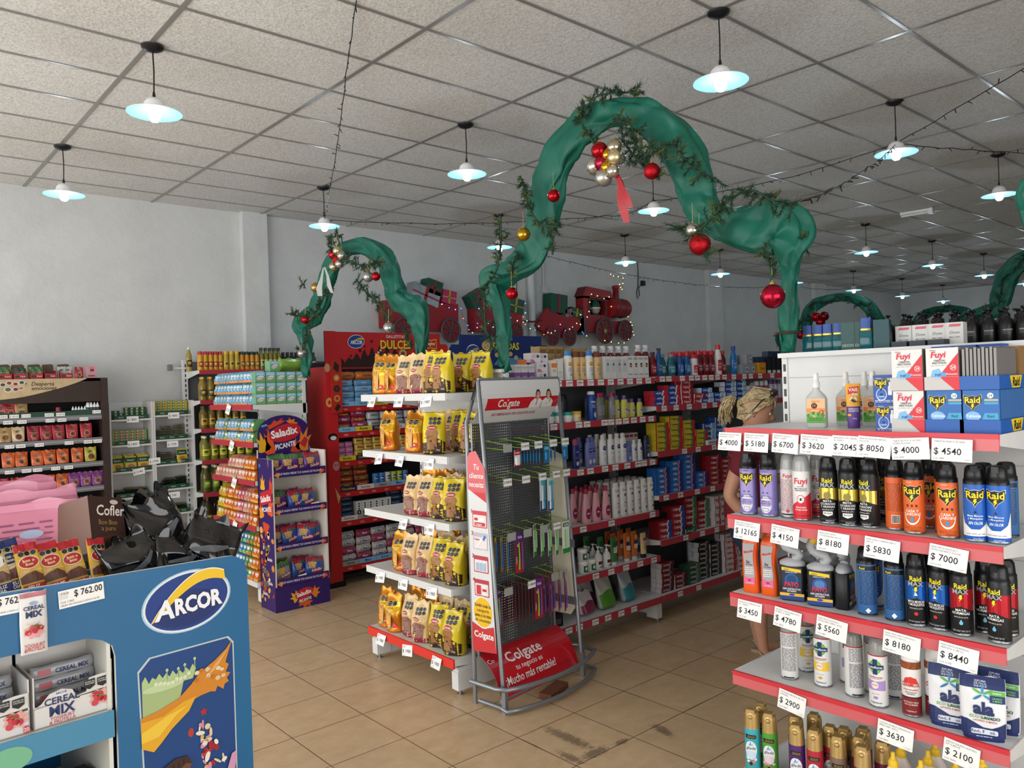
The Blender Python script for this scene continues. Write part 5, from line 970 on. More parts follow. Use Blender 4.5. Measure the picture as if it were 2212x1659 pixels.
 mb = MB(); mb.box(-.11, .11, -.04, .04, 0, .035, mat('reddish_wood', '#7a4a34', .6, noise=.3)); w = sl(.39, -.03); o = obj('wood_block', mb, None, (w.x, w.y, 0), (0, 0, rad(18))); tag(o, 'small reddish wood block on the floor under the stand base rail', 'wood block')
stand_goods()
# ================================================================== GOODS ON THE LONG TOILETRIES SHELVING
def bott(name, cat, R, H, col, capc, shape='lotion', label=None, sy=.6, caph=.03, m=None):
 col = m or K(col, .35); b = MB(); c = MB(); L = MB()
 if shape == 'lotion': b.lathe([(R*.92, 0), (R, .006), (R, H*.62), (R*.86, H*.8), (R*.55, H-caph)], col, 14, sy=sy); c.lathe([(R*.56, H-caph), (R*.56, H-.004), (R*.5, H)], capc, 12, sy=max(sy, .75))
 elif shape == 'round': b.lathe([(R*.95, 0), (R, .004), (R, H-caph-.012), (R*.85, H-caph)], col, 14, sy=sy); c.lathe([(R*.86, H-caph), (R*.84, H-.006), (R*.7, H)], capc, 12, sy=sy)
 elif shape == 'drop': b.lathe([(R*.8, 0), (R*.98, .01), (R, H*.2), (R*.82, H*.5), (R*.45, H-caph)], col, 14, sy=sy); c.lathe([(R*.42, H-caph), (R*.40, H)], capc, 10, sy=.8)
 elif shape == 'mouth': b.lathe([(R*.92, 0), (R, .005), (R*.96, H*.35), (R, H*.6), (R*.8, H*.72), (R*.5, H-caph)], col, 12, sy=sy); c.lathe([(R*.55, H-caph), (R*.52, H)], capc, 12)
 elif shape == 'tubecap': b.loft([(caph, .9, .8), (H*.6, 1, .55), (H*.95, 1.02, .08), (H, 1.02, .08)], [(R*math.cos(k*PI/8), R*.75*math.sin(k*PI/8)) for k in range(16)], col); c.lathe([(R*.8, 0), (R*.82, caph)], capc, 12, sy=.75)
 elif shape == 'jar': b.lathe([(R*.8, 0), (R, .01), (R, H-caph)], col, 14); c.lathe([(R*1.05, H-caph), (R*1.05, H-.004), (R, H)], capc, 14)
 elif shape == 'pump': b.lathe([(R*.95, 0), (R, .005), (R, H*.55), (R*.7, H*.66), (R*.35, H*.7)], col, 14, sy=sy); c.lathe([(R*.36, H*.7), (R*.36, H*.8), (R*.14, H*.82), (R*.14, H*.93), (R*.4, H*.95), (R*.36, H)], capc, 10); c.box(-.004, .004, -R*1.1, 0, H*.95, H*.99, capc)
 if label: label(L, Cyl(R, sy=sy) if shape != 'tubecap' else front(-R*.62), R, H)
 return Proto(name, cat, b, [('cap', c)]+([('printed_label', L)] if label else []))
SHN = ('top shelf', 'second shelf', 'third shelf', 'fourth shelf', 'fifth shelf', 'bottom shelf')
def many(p, pts, z, fmt, turn=0, grp=None):
 for i, q in enumerate(pts): p.put(q[0], q[1], z+.0008+(q[2] if len(q) > 2 else 0), turn+rr(-.06, .06), fmt % ordn(i) if '%s' in fmt else fmt, grp)
def tbox(col, name_txt, tcol, deco=None, w=.165, h=.038, d=.045, end=None, name='toothpaste_box', cat='toothpaste', bold=.02):
 def dr(b, s):
  if deco: deco(b, s, w, h)
  if name_txt: txt(b, s, name_txt, -w*.10, h*.32, h*.42, tcol, 3, w*.6, bold, shear=.1)
 b = MB(); b.box(-w/2, w/2, -d/2, d/2, 0, h, {'*': col, 'x': end or col, 'X': end or col}); dr(b, front(-d/2, .0004)); return Proto(name, cat, b)
def stack(p, x0, w, h, heights, z, fmt, y0=3.745, d=.047, deep=2):
 """Boxes in side-by-side stacks; the front stacks and those behind them."""
 for c, n in enumerate(heights):
  for dd in range(deep):
   for k in range(n):
    if dd and k < n-1 and c: continue        # only what shows past the front stack
    zz = z+.0008+h*k
    p.put(x0+w*c+w/2+rr(-.003, .003), y0+d*dd+rr(-.003, .003), zz, rr(-.025, .025), (fmt % (ORD[c], ORD[k]))+(', rear' if dd else ''), 'toothpaste stacks')
def toiletries():
 A, B = TZ1, TZ2
 w_ = lambda t, c='#7a7d82': (lambda b, s: (txt(b, s, t, 0, .03, .010, c, 2, .05, .0), lines(b, s, -.02, .02, .026, 2, .006, '#a5a7aa', 2)))
 cg = carton(.055, .05, .06, '#7c4f8f', w_('pond', '#e8e0ee'), 'cream_carton'); many(cg, [(3.33, 3.75), (3.39, 3.75), (3.45, 3.75)], A[0], 'purple cream carton on the toiletries top shelf, %s from the shelf end')
 cw = carton(.055, .05, .052, '#c9c9c8', w_('novalook'), 'cream_carton'); many(cw, [(3.33, 3.75, .061), (3.39, 3.75, .061), (3.45, 3.75, .061)], A[0], 'white cream carton stacked on the purple cartons, %s from the shelf end'); carton(.045, .04, .03, '#d9713a', None, 'cream_carton').put(3.40, 3.76, A[0]+.115, 0, 'small orange carton topmost on the white cream cartons')
 cp = carton(.09, .07, .062, '#d4d0d2', lambda b, s: (ell(b, s, .02, .04, .012, .010, '#2b3a6a', 2), pol(b, s, [(-.045, 0), (.0, 0), (-.02, .02), (-.045, .02)], '#c46a8c', 2), lines(b, s, -.03, .0, .05, 3, .008, '#8a8d92', 2)), 'cream_carton')
 many(cp, [(3.545, 3.755), (3.545, 3.755, .0625)], A[0], 'white cream carton with pink corner, %s from below in its stack'); many(cp, [(3.50, 3.77, .126), (3.595, 3.80, .126)], A[0], 'white cream carton with pink corner on top, %s of the upper pair')
 carton(.05, .045, .14, '#d8d6d0', lambda b, s: (rect(b, s, -.025, .025, .09, .12, '#dc7a34', 1), txt(b, s, '50', 0, .06, .02, '#dc6a2a', 2, .04)), 'sunscreen_carton').put(3.655, 3.745, A[0], 0, 'white and orange sunscreen carton marked fifty beside the cream cartons')
 carton(.05, .045, .15, '#d6d6d2', lambda b, s: (txt(b, s, 'SOL', 0, .05, .014, '#8fa39a', 2, .036), lines(b, s, -.018, .018, .04, 3, .008, '#a9abad', 2)), 'sunscreen_carton').put(3.715, 3.745, A[0], 0, 'plain white sunscreen carton beside the one marked fifty')
 many(bott('pump_bottle', 'bottle', .03, .2, '#d9d2bf', '#6a3a24', 'pump', None, .8), [(3.665, 3.86), (3.72, 3.87)], A[0], 'beige pump bottle with brown pump behind the sunscreen cartons, %s one')
 def sun(c, tc):
  def f(L, s, R, H): ell(L, s, 0, H*.56, R*.55, R*.4, '#e0a02c', 2, 14); rect(L, s, -R*.4, R*.4, H*.50, H*.525, '#8a5a24', 3); txt(L, s, '50', .006, H*.16, .014, tc, 3, .03); lines(L, s, -R*.5, R*.5, H*.42, 4, .008, tc, 2, .3)
  return f
 s1 = bott('sunscreen_bottle', 'bottle', .033, .205, '#d9d9d4', '#3a7fc0', 'round', sun(0, '#2f6fb0'), .75, .035); s2 = bott('sunscreen_bottle', 'bottle', .032, .20, '#d3b584', '#6b3f28', 'round', sun(0, '#7a4a24'), .75, .04)
 many(s1, [(3.815, 3.75), (4.02, 3.745)], A[0], 'white sunscreen bottle with blue cap on the top shelf, %s from the shelf end'); many(s2, [(3.90, 3.755), (3.96, 3.76), (4.105, 3.75), (3.86, 3.83), (3.93, 3.83), (4.06, 3.83), (4.0, 3.83)], A[0], 'tan sunscreen bottle with brown cap on the top shelf, %s counted')
 c1 = carton(.058, .05, .165, '#cfd0cf', lambda b, s: (lines(b, s, -.02, .02, .14, 9, .010, '#8d9094', 2, .3), rect(b, s, -.006, .01, .10, .115, '#3a5a9a', 2)), 'serum_carton'); c2 = carton(.058, .05, .168, '#d6d6d4', lambda b, s: (lines(b, s, -.022, .022, .155, 2, .009, '#6d7074', 2, .5), rect(b, s, -.005, .016, .085, .115, '#16181d', 2), rect(b, s, .0, .010, .09, .104, '#c9a23a', 3), rect(b, s, -.022, .022, .03, .034, '#2b3a7a', 2)), 'serum_carton')
 many(c1, [(4.19+.062*i, 3.745) for i in range(4)], A[0], 'white serum carton with plain print, %s of four beside the sunscreen'); many(c2, [(4.438+.061*i, 3.745) for i in range(4)], A[0], 'white serum carton with black square, %s of four beside the mouthwash')
 dots = mat('white_cap_dots', '#d5d5d5', .35); dm = mat('red_mouthwash', '#7c1420', .12, trans=.35)
 mw = bott('mouthwash_bottle', 'mouthwash', .042, .25, '', dots, 'mouth', lambda L, s, R, H: [ell(L, Cyl(R*.58), R*1.1*math.sin(k), H-.04+.03*((k*7) % 10)/10, .004, .003, '#55555a', 3, 6) for k in range(1, 14)], .8, .05, m=dm)
 many(mw, [(4.25+.089*i if i < 5 else 4.305+.089*i, 3.90, .0 if i < 5 else .0105) for i in range(7)], A[0], 'red mouthwash bottle with speckled white cap, %s of the row behind the cartons')
 for i, x in enumerate((3.82, 3.9, 3.98, 4.07, 4.16, 4.24)): carton(.075, .09, .12 if i > 2 else .10, '#a98a5a', lambda b, s: (rect(b, s, -.03, .03, .05, .08, '#7f5f34', 1), lines(b, s, -.03, .03, .045, 3, .01, '#cdb48a', 2)), 'toast_pack', 'food pack').put(x, 4.04, A[0]+(.15 if i < 3 else .12), 0, 'brown toast pack at the very back of the top shelf, %s one' % ORD[i])
 for i, x in enumerate((3.82, 3.9, 3.98, 4.07, 4.16, 4.24)): carton(.075, .09, .15 if i < 3 else .12, '#6a5a30', None, 'toast_pack', 'food pack').put(x, 4.04, A[0], 0, 'dark toast pack under the brown ones, %s one' % ORD[i])
 def mlab(tc, bc, t):
  def f(L, s, R, H): rect(L, s, -R*.8, R*.8, H*.14, H*.5, bc, 1); txt(L, s, t, 0, H*.36, .010, tc, 2, R*1.4, .012); lines(L, s, -R*.6, R*.6, H*.3, 3, .008, tc, 2, .3)
  return f
 redc = K('#b81d2c', .35); bl = bott('mouthwash_bottle', 'mouthwash', .034, .19, '', redc, 'mouth', mlab('#e8eef4', '#2b6aa8', 'Odol'), .75, .03, m=mat('blue_mouthwash', '#1d5a9c', .12, trans=.3)); tl = bott('mouthwash_bottle', 'mouthwash', .036, .175, '', K('#7d8084'), 'mouth', mlab('#e8eef4', '#2d7f88', 'LISTERINE'), .7, .026, m=mat('teal_mouthwash', '#1f6f7c', .12, trans=.3))
 rd = bott('mouthwash_bottle', 'mouthwash', .036, .205, '', redc, 'mouth', mlab('#f0e4e4', '#7a1c2a', 'Colgate'), .75, .035, m=dm); wh = bott('mouthwash_bottle', 'mouthwash', .037, .255, '#d9d9d8', redc, 'mouth', mlab('#f0e4e4', '#b01f30', 'Colgate'), .7, .04); wl = bott('mouthwash_bottle', 'mouthwash', .036, .17, '#d6d6d6', redc, 'round', mlab('#f0e4e4', '#c02434', 'plax'), .7, .03)
 bott('mouthwash_bottle', 'mouthwash', .033, .19, '', K('#22242a'), 'mouth', mlab('#e0e0e0', '#9a1c2c', 'Colgate'), .7, .02, m=dm).put(4.745, 3.755, B[0], 0, 'dark red mouthwash bottle with white-striped label beside the serum cartons')
 bott('mouthwash_bottle', 'mouthwash', .03, .22, '', K('#22242a'), 'mouth', mlab('#e0e0e0', '#1d4a88', 'Odol'), .7, .02, m=MATS['blue_mouthwash']).put(4.82, 3.755, B[0], 0, 'tall blue mouthwash bottle with black cap beside the dark red one')
 many(tl, [(4.89, 3.78), (4.97, 3.755), (5.04, 3.80), (4.93, 3.85), (5.01, 3.87)], B[0], 'teal mouthwash bottle with grey cap, %s of five'); many(bl, [(5.10, 3.765), (5.18, 3.755), (5.09, 3.85), (5.16, 3.85), (5.24, 3.86)], B[0], 'blue mouthwash bottle with red cap, %s of five')
 wl.put(5.275, 3.755, B[0], 0, 'short white mouthwash bottle with red cap between blue and red bottles'); wh.put(5.615, 3.755, B[0], 0, 'tall white mouthwash bottle with red cap towering over its row')
 many(rd, [(5.36, 3.77), (5.44, 3.765), (5.52, 3.76), (5.70, 3.77), (5.33, 3.86), (5.41, 3.86), (5.49, 3.86), (5.57, 3.86), (5.65, 3.86), (5.73, 3.86), (5.26, 3.95), (5.34, 3.95), (5.42, 3.95), (5.50, 3.95), (5.58, 3.95), (5.66, 3.95), (5.74, 3.95)], B[0], 'red mouthwash bottle with red cap on the top shelf, %s of the massed group')
 bott('mouthwash_bottle', 'mouthwash', .035, .245, '', K('#1c3f86'), 'mouth', mlab('#e8eef4', '#2a6fb4', 'Oral-B'), .7, .04, m=mat('bright_blue_mouthwash', '#2373b8', .12, trans=.25)).put(5.845, 3.755, B[0], 0, 'bright blue mouthwash bottle with blue cap at the end of the mouthwash')
 gb = carton(.10, .07, .085, '#8d9096', lambda b, s: (rect(b, s, .0, .04, .02, .06, '#b9bcc0', 1), rect(b, s, .008, .032, .03, .05, '#2f4f8f', 2)), 'shaver_box'); many(gb, [(5.97, 3.75), (6.07, 3.75)], B[0], 'grey box with blue square at the far end, %s of the lower pair'); many(gb, [(6.05, 3.76, .086), (6.02, 3.85, .086)], B[0], 'grey box with blue square stacked on the far pair, %s one')
 carton(.11, .07, .10, '#c98e22', lambda b, s: (rect(b, s, -.055, .055, .075, .10, '#d9762a', 1), txt(b, s, 'Cicatri', 0, .04, .02, '#22201c', 2, .08)), 'ointment_box').put(6.24, 3.75, B[0], 0, 'yellow and orange box on the far part of the top shelf')
 many(carton(.06, .06, .15, '#15181e', lambda b, s: rect(b, s, -.03, .03, 0, .03, '#c9ccd0', 1), 'razor_box'), [(6.36, 3.75), (6.44, 3.75), (6.52, 3.75), (6.60, 3.75)], B[0], 'black razor box with white foot, %s of the far four'); many(carton(.09, .06, .05, '#1d2c4c', None, 'razor_box'), [(6.24, 3.755, .101), (6.40, 3.755, .151), (6.53, 3.755, .151)], B[0], 'navy flat box lying on the far boxes, %s one')
 z = A[1]; j1 = bott('cream_jar', 'jar', .034, .07, '#dcdcd8', '#2a8f86', 'jar', None, 1, .022); many(j1, [(3.64, 3.77), (3.715, 3.765), (3.80, 3.755), (3.715, 3.77, .071)], z, 'white cream jar with teal lid on the second shelf, %s one'); bott('cream_jar', 'jar', .034, .072, '#e0d9c0', '#d9a824', 'jar', lambda L, s, R, H: ell(L, s, 0, .025, .014, .012, '#d9b030', 2), 1, .022).put(3.885, 3.755, z, 0, 'cream jar with yellow lid beside the teal-lidded jars')
 bott('shampoo_bottle', 'bottle', .034, .19, '#1c2638', '#101318', 'round', None, .7, .03).put(3.87, 3.86, z, 0, 'dark navy bottle behind the cream jars'); bott('shaving_foam_can', 'spray can', .032, .205, '#1b3f8f', WHITE, 'round', lambda L, s, R, H: (txt(L, s, 'Gillette', 0, .125, .013, '#e8ecf2', 2, .05), lines(L, s, -.02, .02, .11, 3, .008, '#b8c4dc', 2), ell(L, s, .01, .04, .016, .02, '#c9d4e6', 2)), 1, .022).put(4.04, 3.755, z, 0, 'blue shaving foam can with white cap on the second shelf')
 cl = bott('clear_gel_bottle', 'bottle', .03, .19, '', K('#b42a5e', .4), 'lotion', lambda L, s, R, H: (rect(L, s, -.02, .02, .03, .10, '#8a8f92', 1), rect(L, s, -.016, .016, .05, .054, '#b84a7a', 2)), .7, .03, m=mat('clear_gel', '#a8aca9', .15, trans=.55)); many(cl, [(4.13, 3.765), (4.26, 3.755), (4.195, 3.80), (4.12, 3.86), (4.19, 3.87), (4.26, 3.85)], z, 'clear gel bottle with pink cap on the second shelf, %s one')
 lb = lambda L, s, R, H: (ell(L, s, .004, H*.32, R*.5, H*.16, '#c9b6d0', 2), rect(L, s, -.006, .012, H*.34, H*.40, '#3a2f55', 3)); b1 = bott('baby_shampoo_bottle', 'bottle', .032, .165, '#c3c05c', '#6a559c', 'lotion', lb, .65, .03); many(b1, [(4.395, 3.755), (4.335, 3.78), (4.32, 3.86), (4.385, 3.85)], z, 'yellow baby shampoo bottle with purple cap, %s of the larger ones'); many(bott('baby_shampoo_bottle', 'bottle', .028, .135, '#c3c05c', '#6a559c', 'lotion', lb, .65, .026), [(4.57, 3.755), (4.505, 3.775), (4.45, 3.78), (4.44, 3.85), (4.50, 3.85), (4.56, 3.84)], z, 'yellow baby shampoo bottle with purple cap, %s of the smaller ones')
 bar = lambda c1, c2, c3: (lambda b, s, w, h: (rect(b, s, w*.22, w*.5, 0, h, c1, 1), pol(b, s, [(w*.1, 0), (w*.2, 0), (w*.3, h), (w*.2, h)], c2, 2), rect(b, s, -w*.5, -w*.42, 0, h, c3, 1)))
 z = B[1]; dish = ' toothpaste box, second shelf, %s stack from post, %s up'
 od = tbox('#24479c', 'odolito', '#e9eef6', bar('#c22c3e', '#e9eef6', '#c22c3e'), end='#c22c3e'); stack(od, 4.70, .168, .039, (3, 4), z, 'blue and red'+dish)
 cr_ = tbox('#b3202e', 'Colgate', '#f0e4e4', bar('#8a1824', '#d9a0a4', '#e4e4e4')); stack(cr_, 5.04, .168, .039, (5, 2), z, 'red'+dish)
 ob_ = tbox('#1f4fa0', 'Oral-B', '#eef2f8', bar('#9cc4e6', '#e9eef6', '#e4e4e4'), end='#d4d9e0'); stack(ob_, 5.30, .168, .042, (3, 2, 4, 5), z, 'blue and white'+dish); stack(tbox('#d3cfd0', 'DC', '#b8404a', bar('#b8404a', '#cfcfd2', '#cfcfd2')), 6.0, .15, .042, (3,), z, 'white and red'+dish)
 many(bott('deodorant_can', 'spray can', .028, .16, '#8f4a6a', '#d9d9d8', 'round', None, 1, .04), [(6.20+.075*i, 3.76) for i in range(3)], z, 'plum deodorant can far along the second shelf, %s one'); many(bott('deodorant_can', 'spray can', .028, .17, '#b9b2c2', '#5a4a78', 'round', None, 1, .04), [(6.43+.07*i, 3.76) for i in range(3)], z, 'grey deodorant can with violet cap far along the second shelf, %s one')
 z = A[2]; nv = lambda L, s, R, H: (ell(L, s, .004, H*.56, R*.55, R*.5, '#1b2f78', 2, 16), txt(L, s, 'NIVEA', .004, H*.55, .007, '#e4e8f0', 3, R*.9, .01), lines(L, s, -R*.5, R*.5, H*.40, 2, .008, '#8a93b4', 2, .3), ell(L, s, 0, H*.18, R*.4, R*.5, '#c9c7d6', 2, 12))
 n1 = bott('lotion_bottle', 'bottle', .034, .215, '#dcdcdb', '#d6d6d5', 'lotion', nv, .6, .03); many(n1, [(4.145, 3.755), (4.23, 3.755), (4.31, 3.765), (4.365, 3.755), (4.105, 3.84), (4.19, 3.85), (4.27, 3.85)], z, 'white lotion bottle with navy disc on the third shelf, %s one')
 n2 = bott('lotion_bottle', 'bottle', .033, .205, '#6a76b4', '#5a66a4', 'lotion', nv, .6, .03); many(n2, [(3.995, 3.755), (4.055, 3.775), (3.92, 3.80), (4.0, 3.85)], z, 'periwinkle lotion bottle on the third shelf, %s one'); bott('lotion_bottle', 'bottle', .03, .205, '#1d2a6a', '#a03a5a', 'round', nv, .7, .04).put(3.865, 3.755, z, 0, 'navy lotion bottle with pink cap at the shelf start'); many(bott('lotion_bottle', 'bottle', .026, .155, '#dcdcdb', '#d6d6d5', 'lotion', nv, .6, .024), [(4.49, 3.755), (4.555, 3.755)], z, 'small white lotion bottle with navy disc, %s one')
 bott('lotion_bottle', 'bottle', .026, .15, '#5f6cae', '#5a66a4', 'lotion', nv, .6, .024).put(4.43, 3.755, z, 0, 'small periwinkle lotion bottle between white ones'); bott('lotion_bottle', 'bottle', .029, .18, '#22324e', '#1a2438', 'round', nv, .7, .03).put(4.635, 3.755, z, 0, 'dark slate lotion bottle beside the yellow toothpaste'); many(carton(.045, .07, .20, '#cfd0d2', lambda b, s: rect(b, s, -.02, .02, .17, .19, '#a8303c', 1), 'soap_carton'), [(4.40+.05*i, 3.86) for i in range(5)], z, 'white carton with red mark behind the small lotions, %s one')
 z = B[2]; dish = ' toothpaste box, third shelf, %s stack from post, %s up'; ky = tbox('#cdb62c', 'Kolynos', '#2a5a3a', bar('#b3202e', '#3a8a4a', '#b3202e'), end='#cdb62c', h=.042); stack(ky, 4.71, .17, .043, (5, 6, 5, 3), z, 'yellow and red'+dish); stack(tbox('#1f4fa0', 'Oral-B', '#eef2f8', bar('#7fb4e0', '#e9eef6', '#e4e4e4'), h=.042), 5.40, .17, .043, (4, 5), z+.0, 'blue'+dish, y0=3.80); tbox('#d6d6d8', 'SENSODYNE', '#3a5a8a', bar('#b8303c', '#d6d6d8', '#d6d6d8')).put(5.44, 3.73, z+.001, .05, 'white toothpaste box lying in front of the blue stacks')
 z = A[3]; pk = bott('lotion_bottle', 'bottle', .042, .24, '#dba2aa', '#a8324e', 'drop', lambda L, s, R, H: (ell(L, s, 0, H*.28, R*.55, H*.16, '#8f2450', 2, 18), rect(L, s, -.014, .014, H*.27, H*.31, '#d9b4c0', 3)), .6, .035); many(pk, [(3.955, 3.755), (4.055, 3.755), (4.16, 3.755), (3.91, 3.84), (4.0, 3.84), (4.09, 3.84), (4.16, 3.84), (3.93, 3.92), (4.03, 3.92), (4.13, 3.92)], z, 'pink teardrop lotion bottle with dark pink cap, %s of the ten')
 dv = lambda L, s, R, H: (txt(L, s, 'Dove', 0, H*.74, .016, '#2a2a2c', 3, .042, 0), ell(L, s, .002, H*.62, .007, .010, '#1c1c1e', 3, 10), ell(L, s, .008, H*.63, .008, .005, '#1c1c1e', 3, 10, .6), ell(L, s, .002, H*.40, .008, .006, '#5a7a3a', 3, 10), lines(L, s, -.012, .014, H*.33, 2, .008, '#8a8a8c', 3, .3), rect(L, s, -.002, .014, H*.12, H*.18, '#3a3a3c', 3)); dq = bott('lotion_bottle', 'bottle', .034, .25, '#dcdad6', '#d8d6d2', 'round', dv, .7, .03)
 many(dq, [(4.265+.079*i, 3.755) for i in range(6)], z, 'white lotion bottle with black bird mark, %s in the front row'); 
 for r in range(1, 4): many(dq, [(4.24+.079*i, 3.755+.065*r) for i in range(6)], z, 'white lotion bottle with black bird mark, %s in the row '+('behind the front one', 'second from the front', 'third from the front')[r-1])
 z = B[3]; dish = ' toothpaste box, fourth shelf, %s stack from post, %s up'; oo = tbox('#2468b4', 'Odol', '#e4eef8', bar('#1b2f78', '#d9808a', '#1b4f9a'), h=.04); stack(oo, 4.70, .168, .041, (5, 6, 7, 3), z, 'blue'+dish); stack(tbox('#8f1826', 'Colgate', '#f0dcdc', bar('#701018', '#b8606a', '#8f1826'), h=.04), 5.39, .168, .041, (6, 5), z, 'red'+dish)
 z = A[4]; wj = bott('cream_jar', 'jar', .034, .085, '#d6d8d4', WHITE, 'jar', lambda L, s, R, H: (rect(L, s, -.022, .022, .012, .055, '#2d5a3a', 1), ell(L, s, 0, .035, .01, .012, '#e2e6e2', 2)), 1, .02); many(wj, [(3.905, 3.755), (3.985, 3.755), (3.90, 3.755, .086)], z, 'white jar with green label on the fifth shelf, %s one')
 wp = bott('pump_bottle', 'bottle', .034, .16, '#d6d8d6', WHITE, 'pump', lambda L, s, R, H: (rect(L, s, -.022, .022, .015, .07, '#e4e4e2', 1), rect(L, s, -.02, .02, .035, .058, '#6f1f34', 2), pol(L, s, [(-.022, .015), (.022, .015), (.022, .03)], '#2d6a3a', 2)), .8); many(wp, [(4.065, 3.76), (4.15, 3.755), (4.02, 3.84), (4.11, 3.85)], z, 'white pump bottle with dark label on the fifth shelf, %s one')
 gt = bott('cream_tube', 'tube', .03, .20, '#3f7a3f', '#d2d4d2', 'tubecap', lambda L, s, R, H: (ell(L, s, 0, .15, .018, .022, '#1f5a34', 1), rect(L, s, -.018, .018, .09, .13, '#d9dcd6', 1), lines(L, s, -.014, .014, .124, 3, .010, '#2d6a3a', 2)), .75, .025); many(gt, [(4.225, 3.755), (4.18, 3.84), (4.13, 3.93)], z, 'green cream tube standing on its cap on the fifth shelf, %s one')
 ot = bott('cream_tube', 'tube', .031, .21, '#c4662c', '#c9cac8', 'tubecap', lambda L, s, R, H: (ell(L, s, .0, .168, .02, .02, '#d98a4a', 1), rect(L, s, -.02, .02, .12, .145, '#1c2c5c', 1), rect(L, s, -.02, .02, .085, .118, '#dfc9b4', 1), [ell(L, s, rr(-.018, .018), rr(.03, .08), .003, .003, '#e8c9a0', 2, 6) for _ in range(10)]), .75, .025); many(ot, [(4.37, 3.755), (4.46, 3.76), (4.30, 3.82), (4.40, 3.84), (4.33, 3.90), (4.45, 3.88), (4.52, 3.86)], z, 'orange cream tube standing on its cap on the fifth shelf, %s one'); bott('cream_tube', 'tube', .031, .185, '#d6bd8f', BLACKM, 'tubecap', lambda L, s, R, H: (rect(L, s, -.02, .02, .13, .15, '#a8323a', 1), rect(L, s, -.008, .012, .06, .11, '#c98a34', 1)), .75, .03).put(4.555, 3.75, z, 0, 'cream-coloured tube with black cap at the end of the fifth shelf')
 z = B[4]; dish = ' toothpaste box, fifth shelf, %s stack from post, %s up'; stack(tbox('#9c1828', 'Colgate', '#f0dcdc', bar('#24479c', '#d9d9e4', '#9c1828'), end='#7a1420', h=.045), 4.71, .165, .046, (3, 5), z, 'red and blue'+dish); stack(tbox('#8f1826', 'Colgate', '#f0dcdc', bar('#3f7a5a', '#a8c4b4', '#8f1826'), h=.045), 5.08, .17, .046, (6, 5), z, 'red and green'+dish, y0=3.78); tbox('#1f3a2c', 'close-up', '#dce8dc', bar('#3f6a4a', '#8aa892', '#c4c8c4')).put(5.10, 3.735, z+.001, .08, 'dark green toothpaste box lying alone on the fifth shelf'); stack(tbox('#c9c6c6', 'Colgate', '#a8303c', bar('#a8303c', '#c9c6c6', '#a8303c'), w=.075, h=.06), 5.45, .078, .061, (4, 4, 4), z, 'white and red'+dish)
 z = A[5]
 for x, y, c1, c2, w, h, l, t in ((3.97, 3.79, '#8a2450', '#c9c4c4', .17, .15, 'slumped maroon and white wipes bag on the bottom shelf', .2), (4.17, 3.78, '#4f8a28', '#b9bcb2', .17, .24, 'green and clear cotton bag standing on the bottom shelf', .1), (4.30, 3.86, '#23262b', '#34383e', .15, .22, 'black bag in the shade on the bottom shelf', .1), (4.42, 3.79, '#2a7f8a', '#a9b4b6', .15, .23, 'grey and teal wipes bag on the bottom shelf', .15), (4.08, 3.88, '#5f1a3c', '#b9b4b4', .15, .2, 'maroon bag behind the slumped one', .1)):
  bg = Bag(w, .08, h, 'pouch', .006, int(x*100)); b = bg.build(film('bag'+c1[1:], c2)); L = MB(); bg.fill(L, 0, h*.45, film('b2'+c1[1:], c1), 1, wave=.012); Proto('product_bag', 'bag', b, [('printed_front', L)]).put(x, y, z+.013, t, l, rx=-.25)
 carton(.10, .06, .08, '#15161a', lambda b, s: lines(b, s, -.03, .03, .05, 3, .012, '#8a8a8c', 2), 'dark_box').put(3.62, 3.76, z+.001, 0, 'black box at the shelf start behind the display stand')
 z = B[5]; dish = ' toothpaste box, bottom shelf, %s stack from post, %s up'; cu = lambda c, e, c2: tbox(c, 'closeup', '#d9d0d4', bar(c2, '#8f8f94', e), end=e, h=.037)
 stack(cu('#6f1424', '#c9c4c6', '#4f0f1a'), 4.72, .165, .038, (6, 3), z, 'dark red'+dish, y0=3.75); stack(cu('#1f4a34', '#1f4a34', '#3f6a4a'), 5.06, .165, .038, (4,), z, 'dark green'+dish); stack(cu('#15171b', '#c4c6ca', '#2a2c32'), 5.23, .165, .038, (8, 7), z, 'black'+dish, y0=3.77); stack(tbox('#cbc8c8', 'Colgate', '#b01f30', bar('#b01f30', '#c9c6c6', '#b01f30'), h=.045), 5.57, .17, .046, (7, 6), z, 'white and red'+dish)
 V = []
 for pr in ('$ 3690.00', '$ 8880.00', '$ 4720.00', '$ 9341.00'):
  mb = MB(); s = front(0, .0004); rect(mb, s, -.032, .032, -.019, .019, PAPER, 1); txt(mb, s, pr, 0, -.003, .013, INK, 2, .056, .02); lines(mb, s, -.028, .010, -.009, 1, .007, '#77797c', 2, .6); V.append(Proto('price_slip', 'price tag', mb))
 for zi, xs in ((0, [3.34+.105*i for i in range(13)]), (1, [3.52, 3.60, 3.84, 3.92, 4.10, 4.17, 4.25, 4.33, 4.42, 4.52, 4.62]), (2, [3.55, 3.65, 3.84, 3.94, 4.09, 4.2, 4.33, 4.45, 4.52, 4.62]), (3, [3.60, 3.85, 4.14, 4.60]), (4, [3.7, 3.96, 4.12, 4.28, 4.44, 4.60]), (5, [3.56, 3.66, 3.76, 3.92, 4.05, 4.19, 4.33])):
  for i, x in enumerate(xs): V[(i+zi) % 4].put(x, (3.70 if zi < 5 else 3.68)-.0125, A[zi]-.019, 0, 'small price slip, %s along the %s rail of the first toiletries bay' % (ORD[i], SHN[zi].split()[0]))
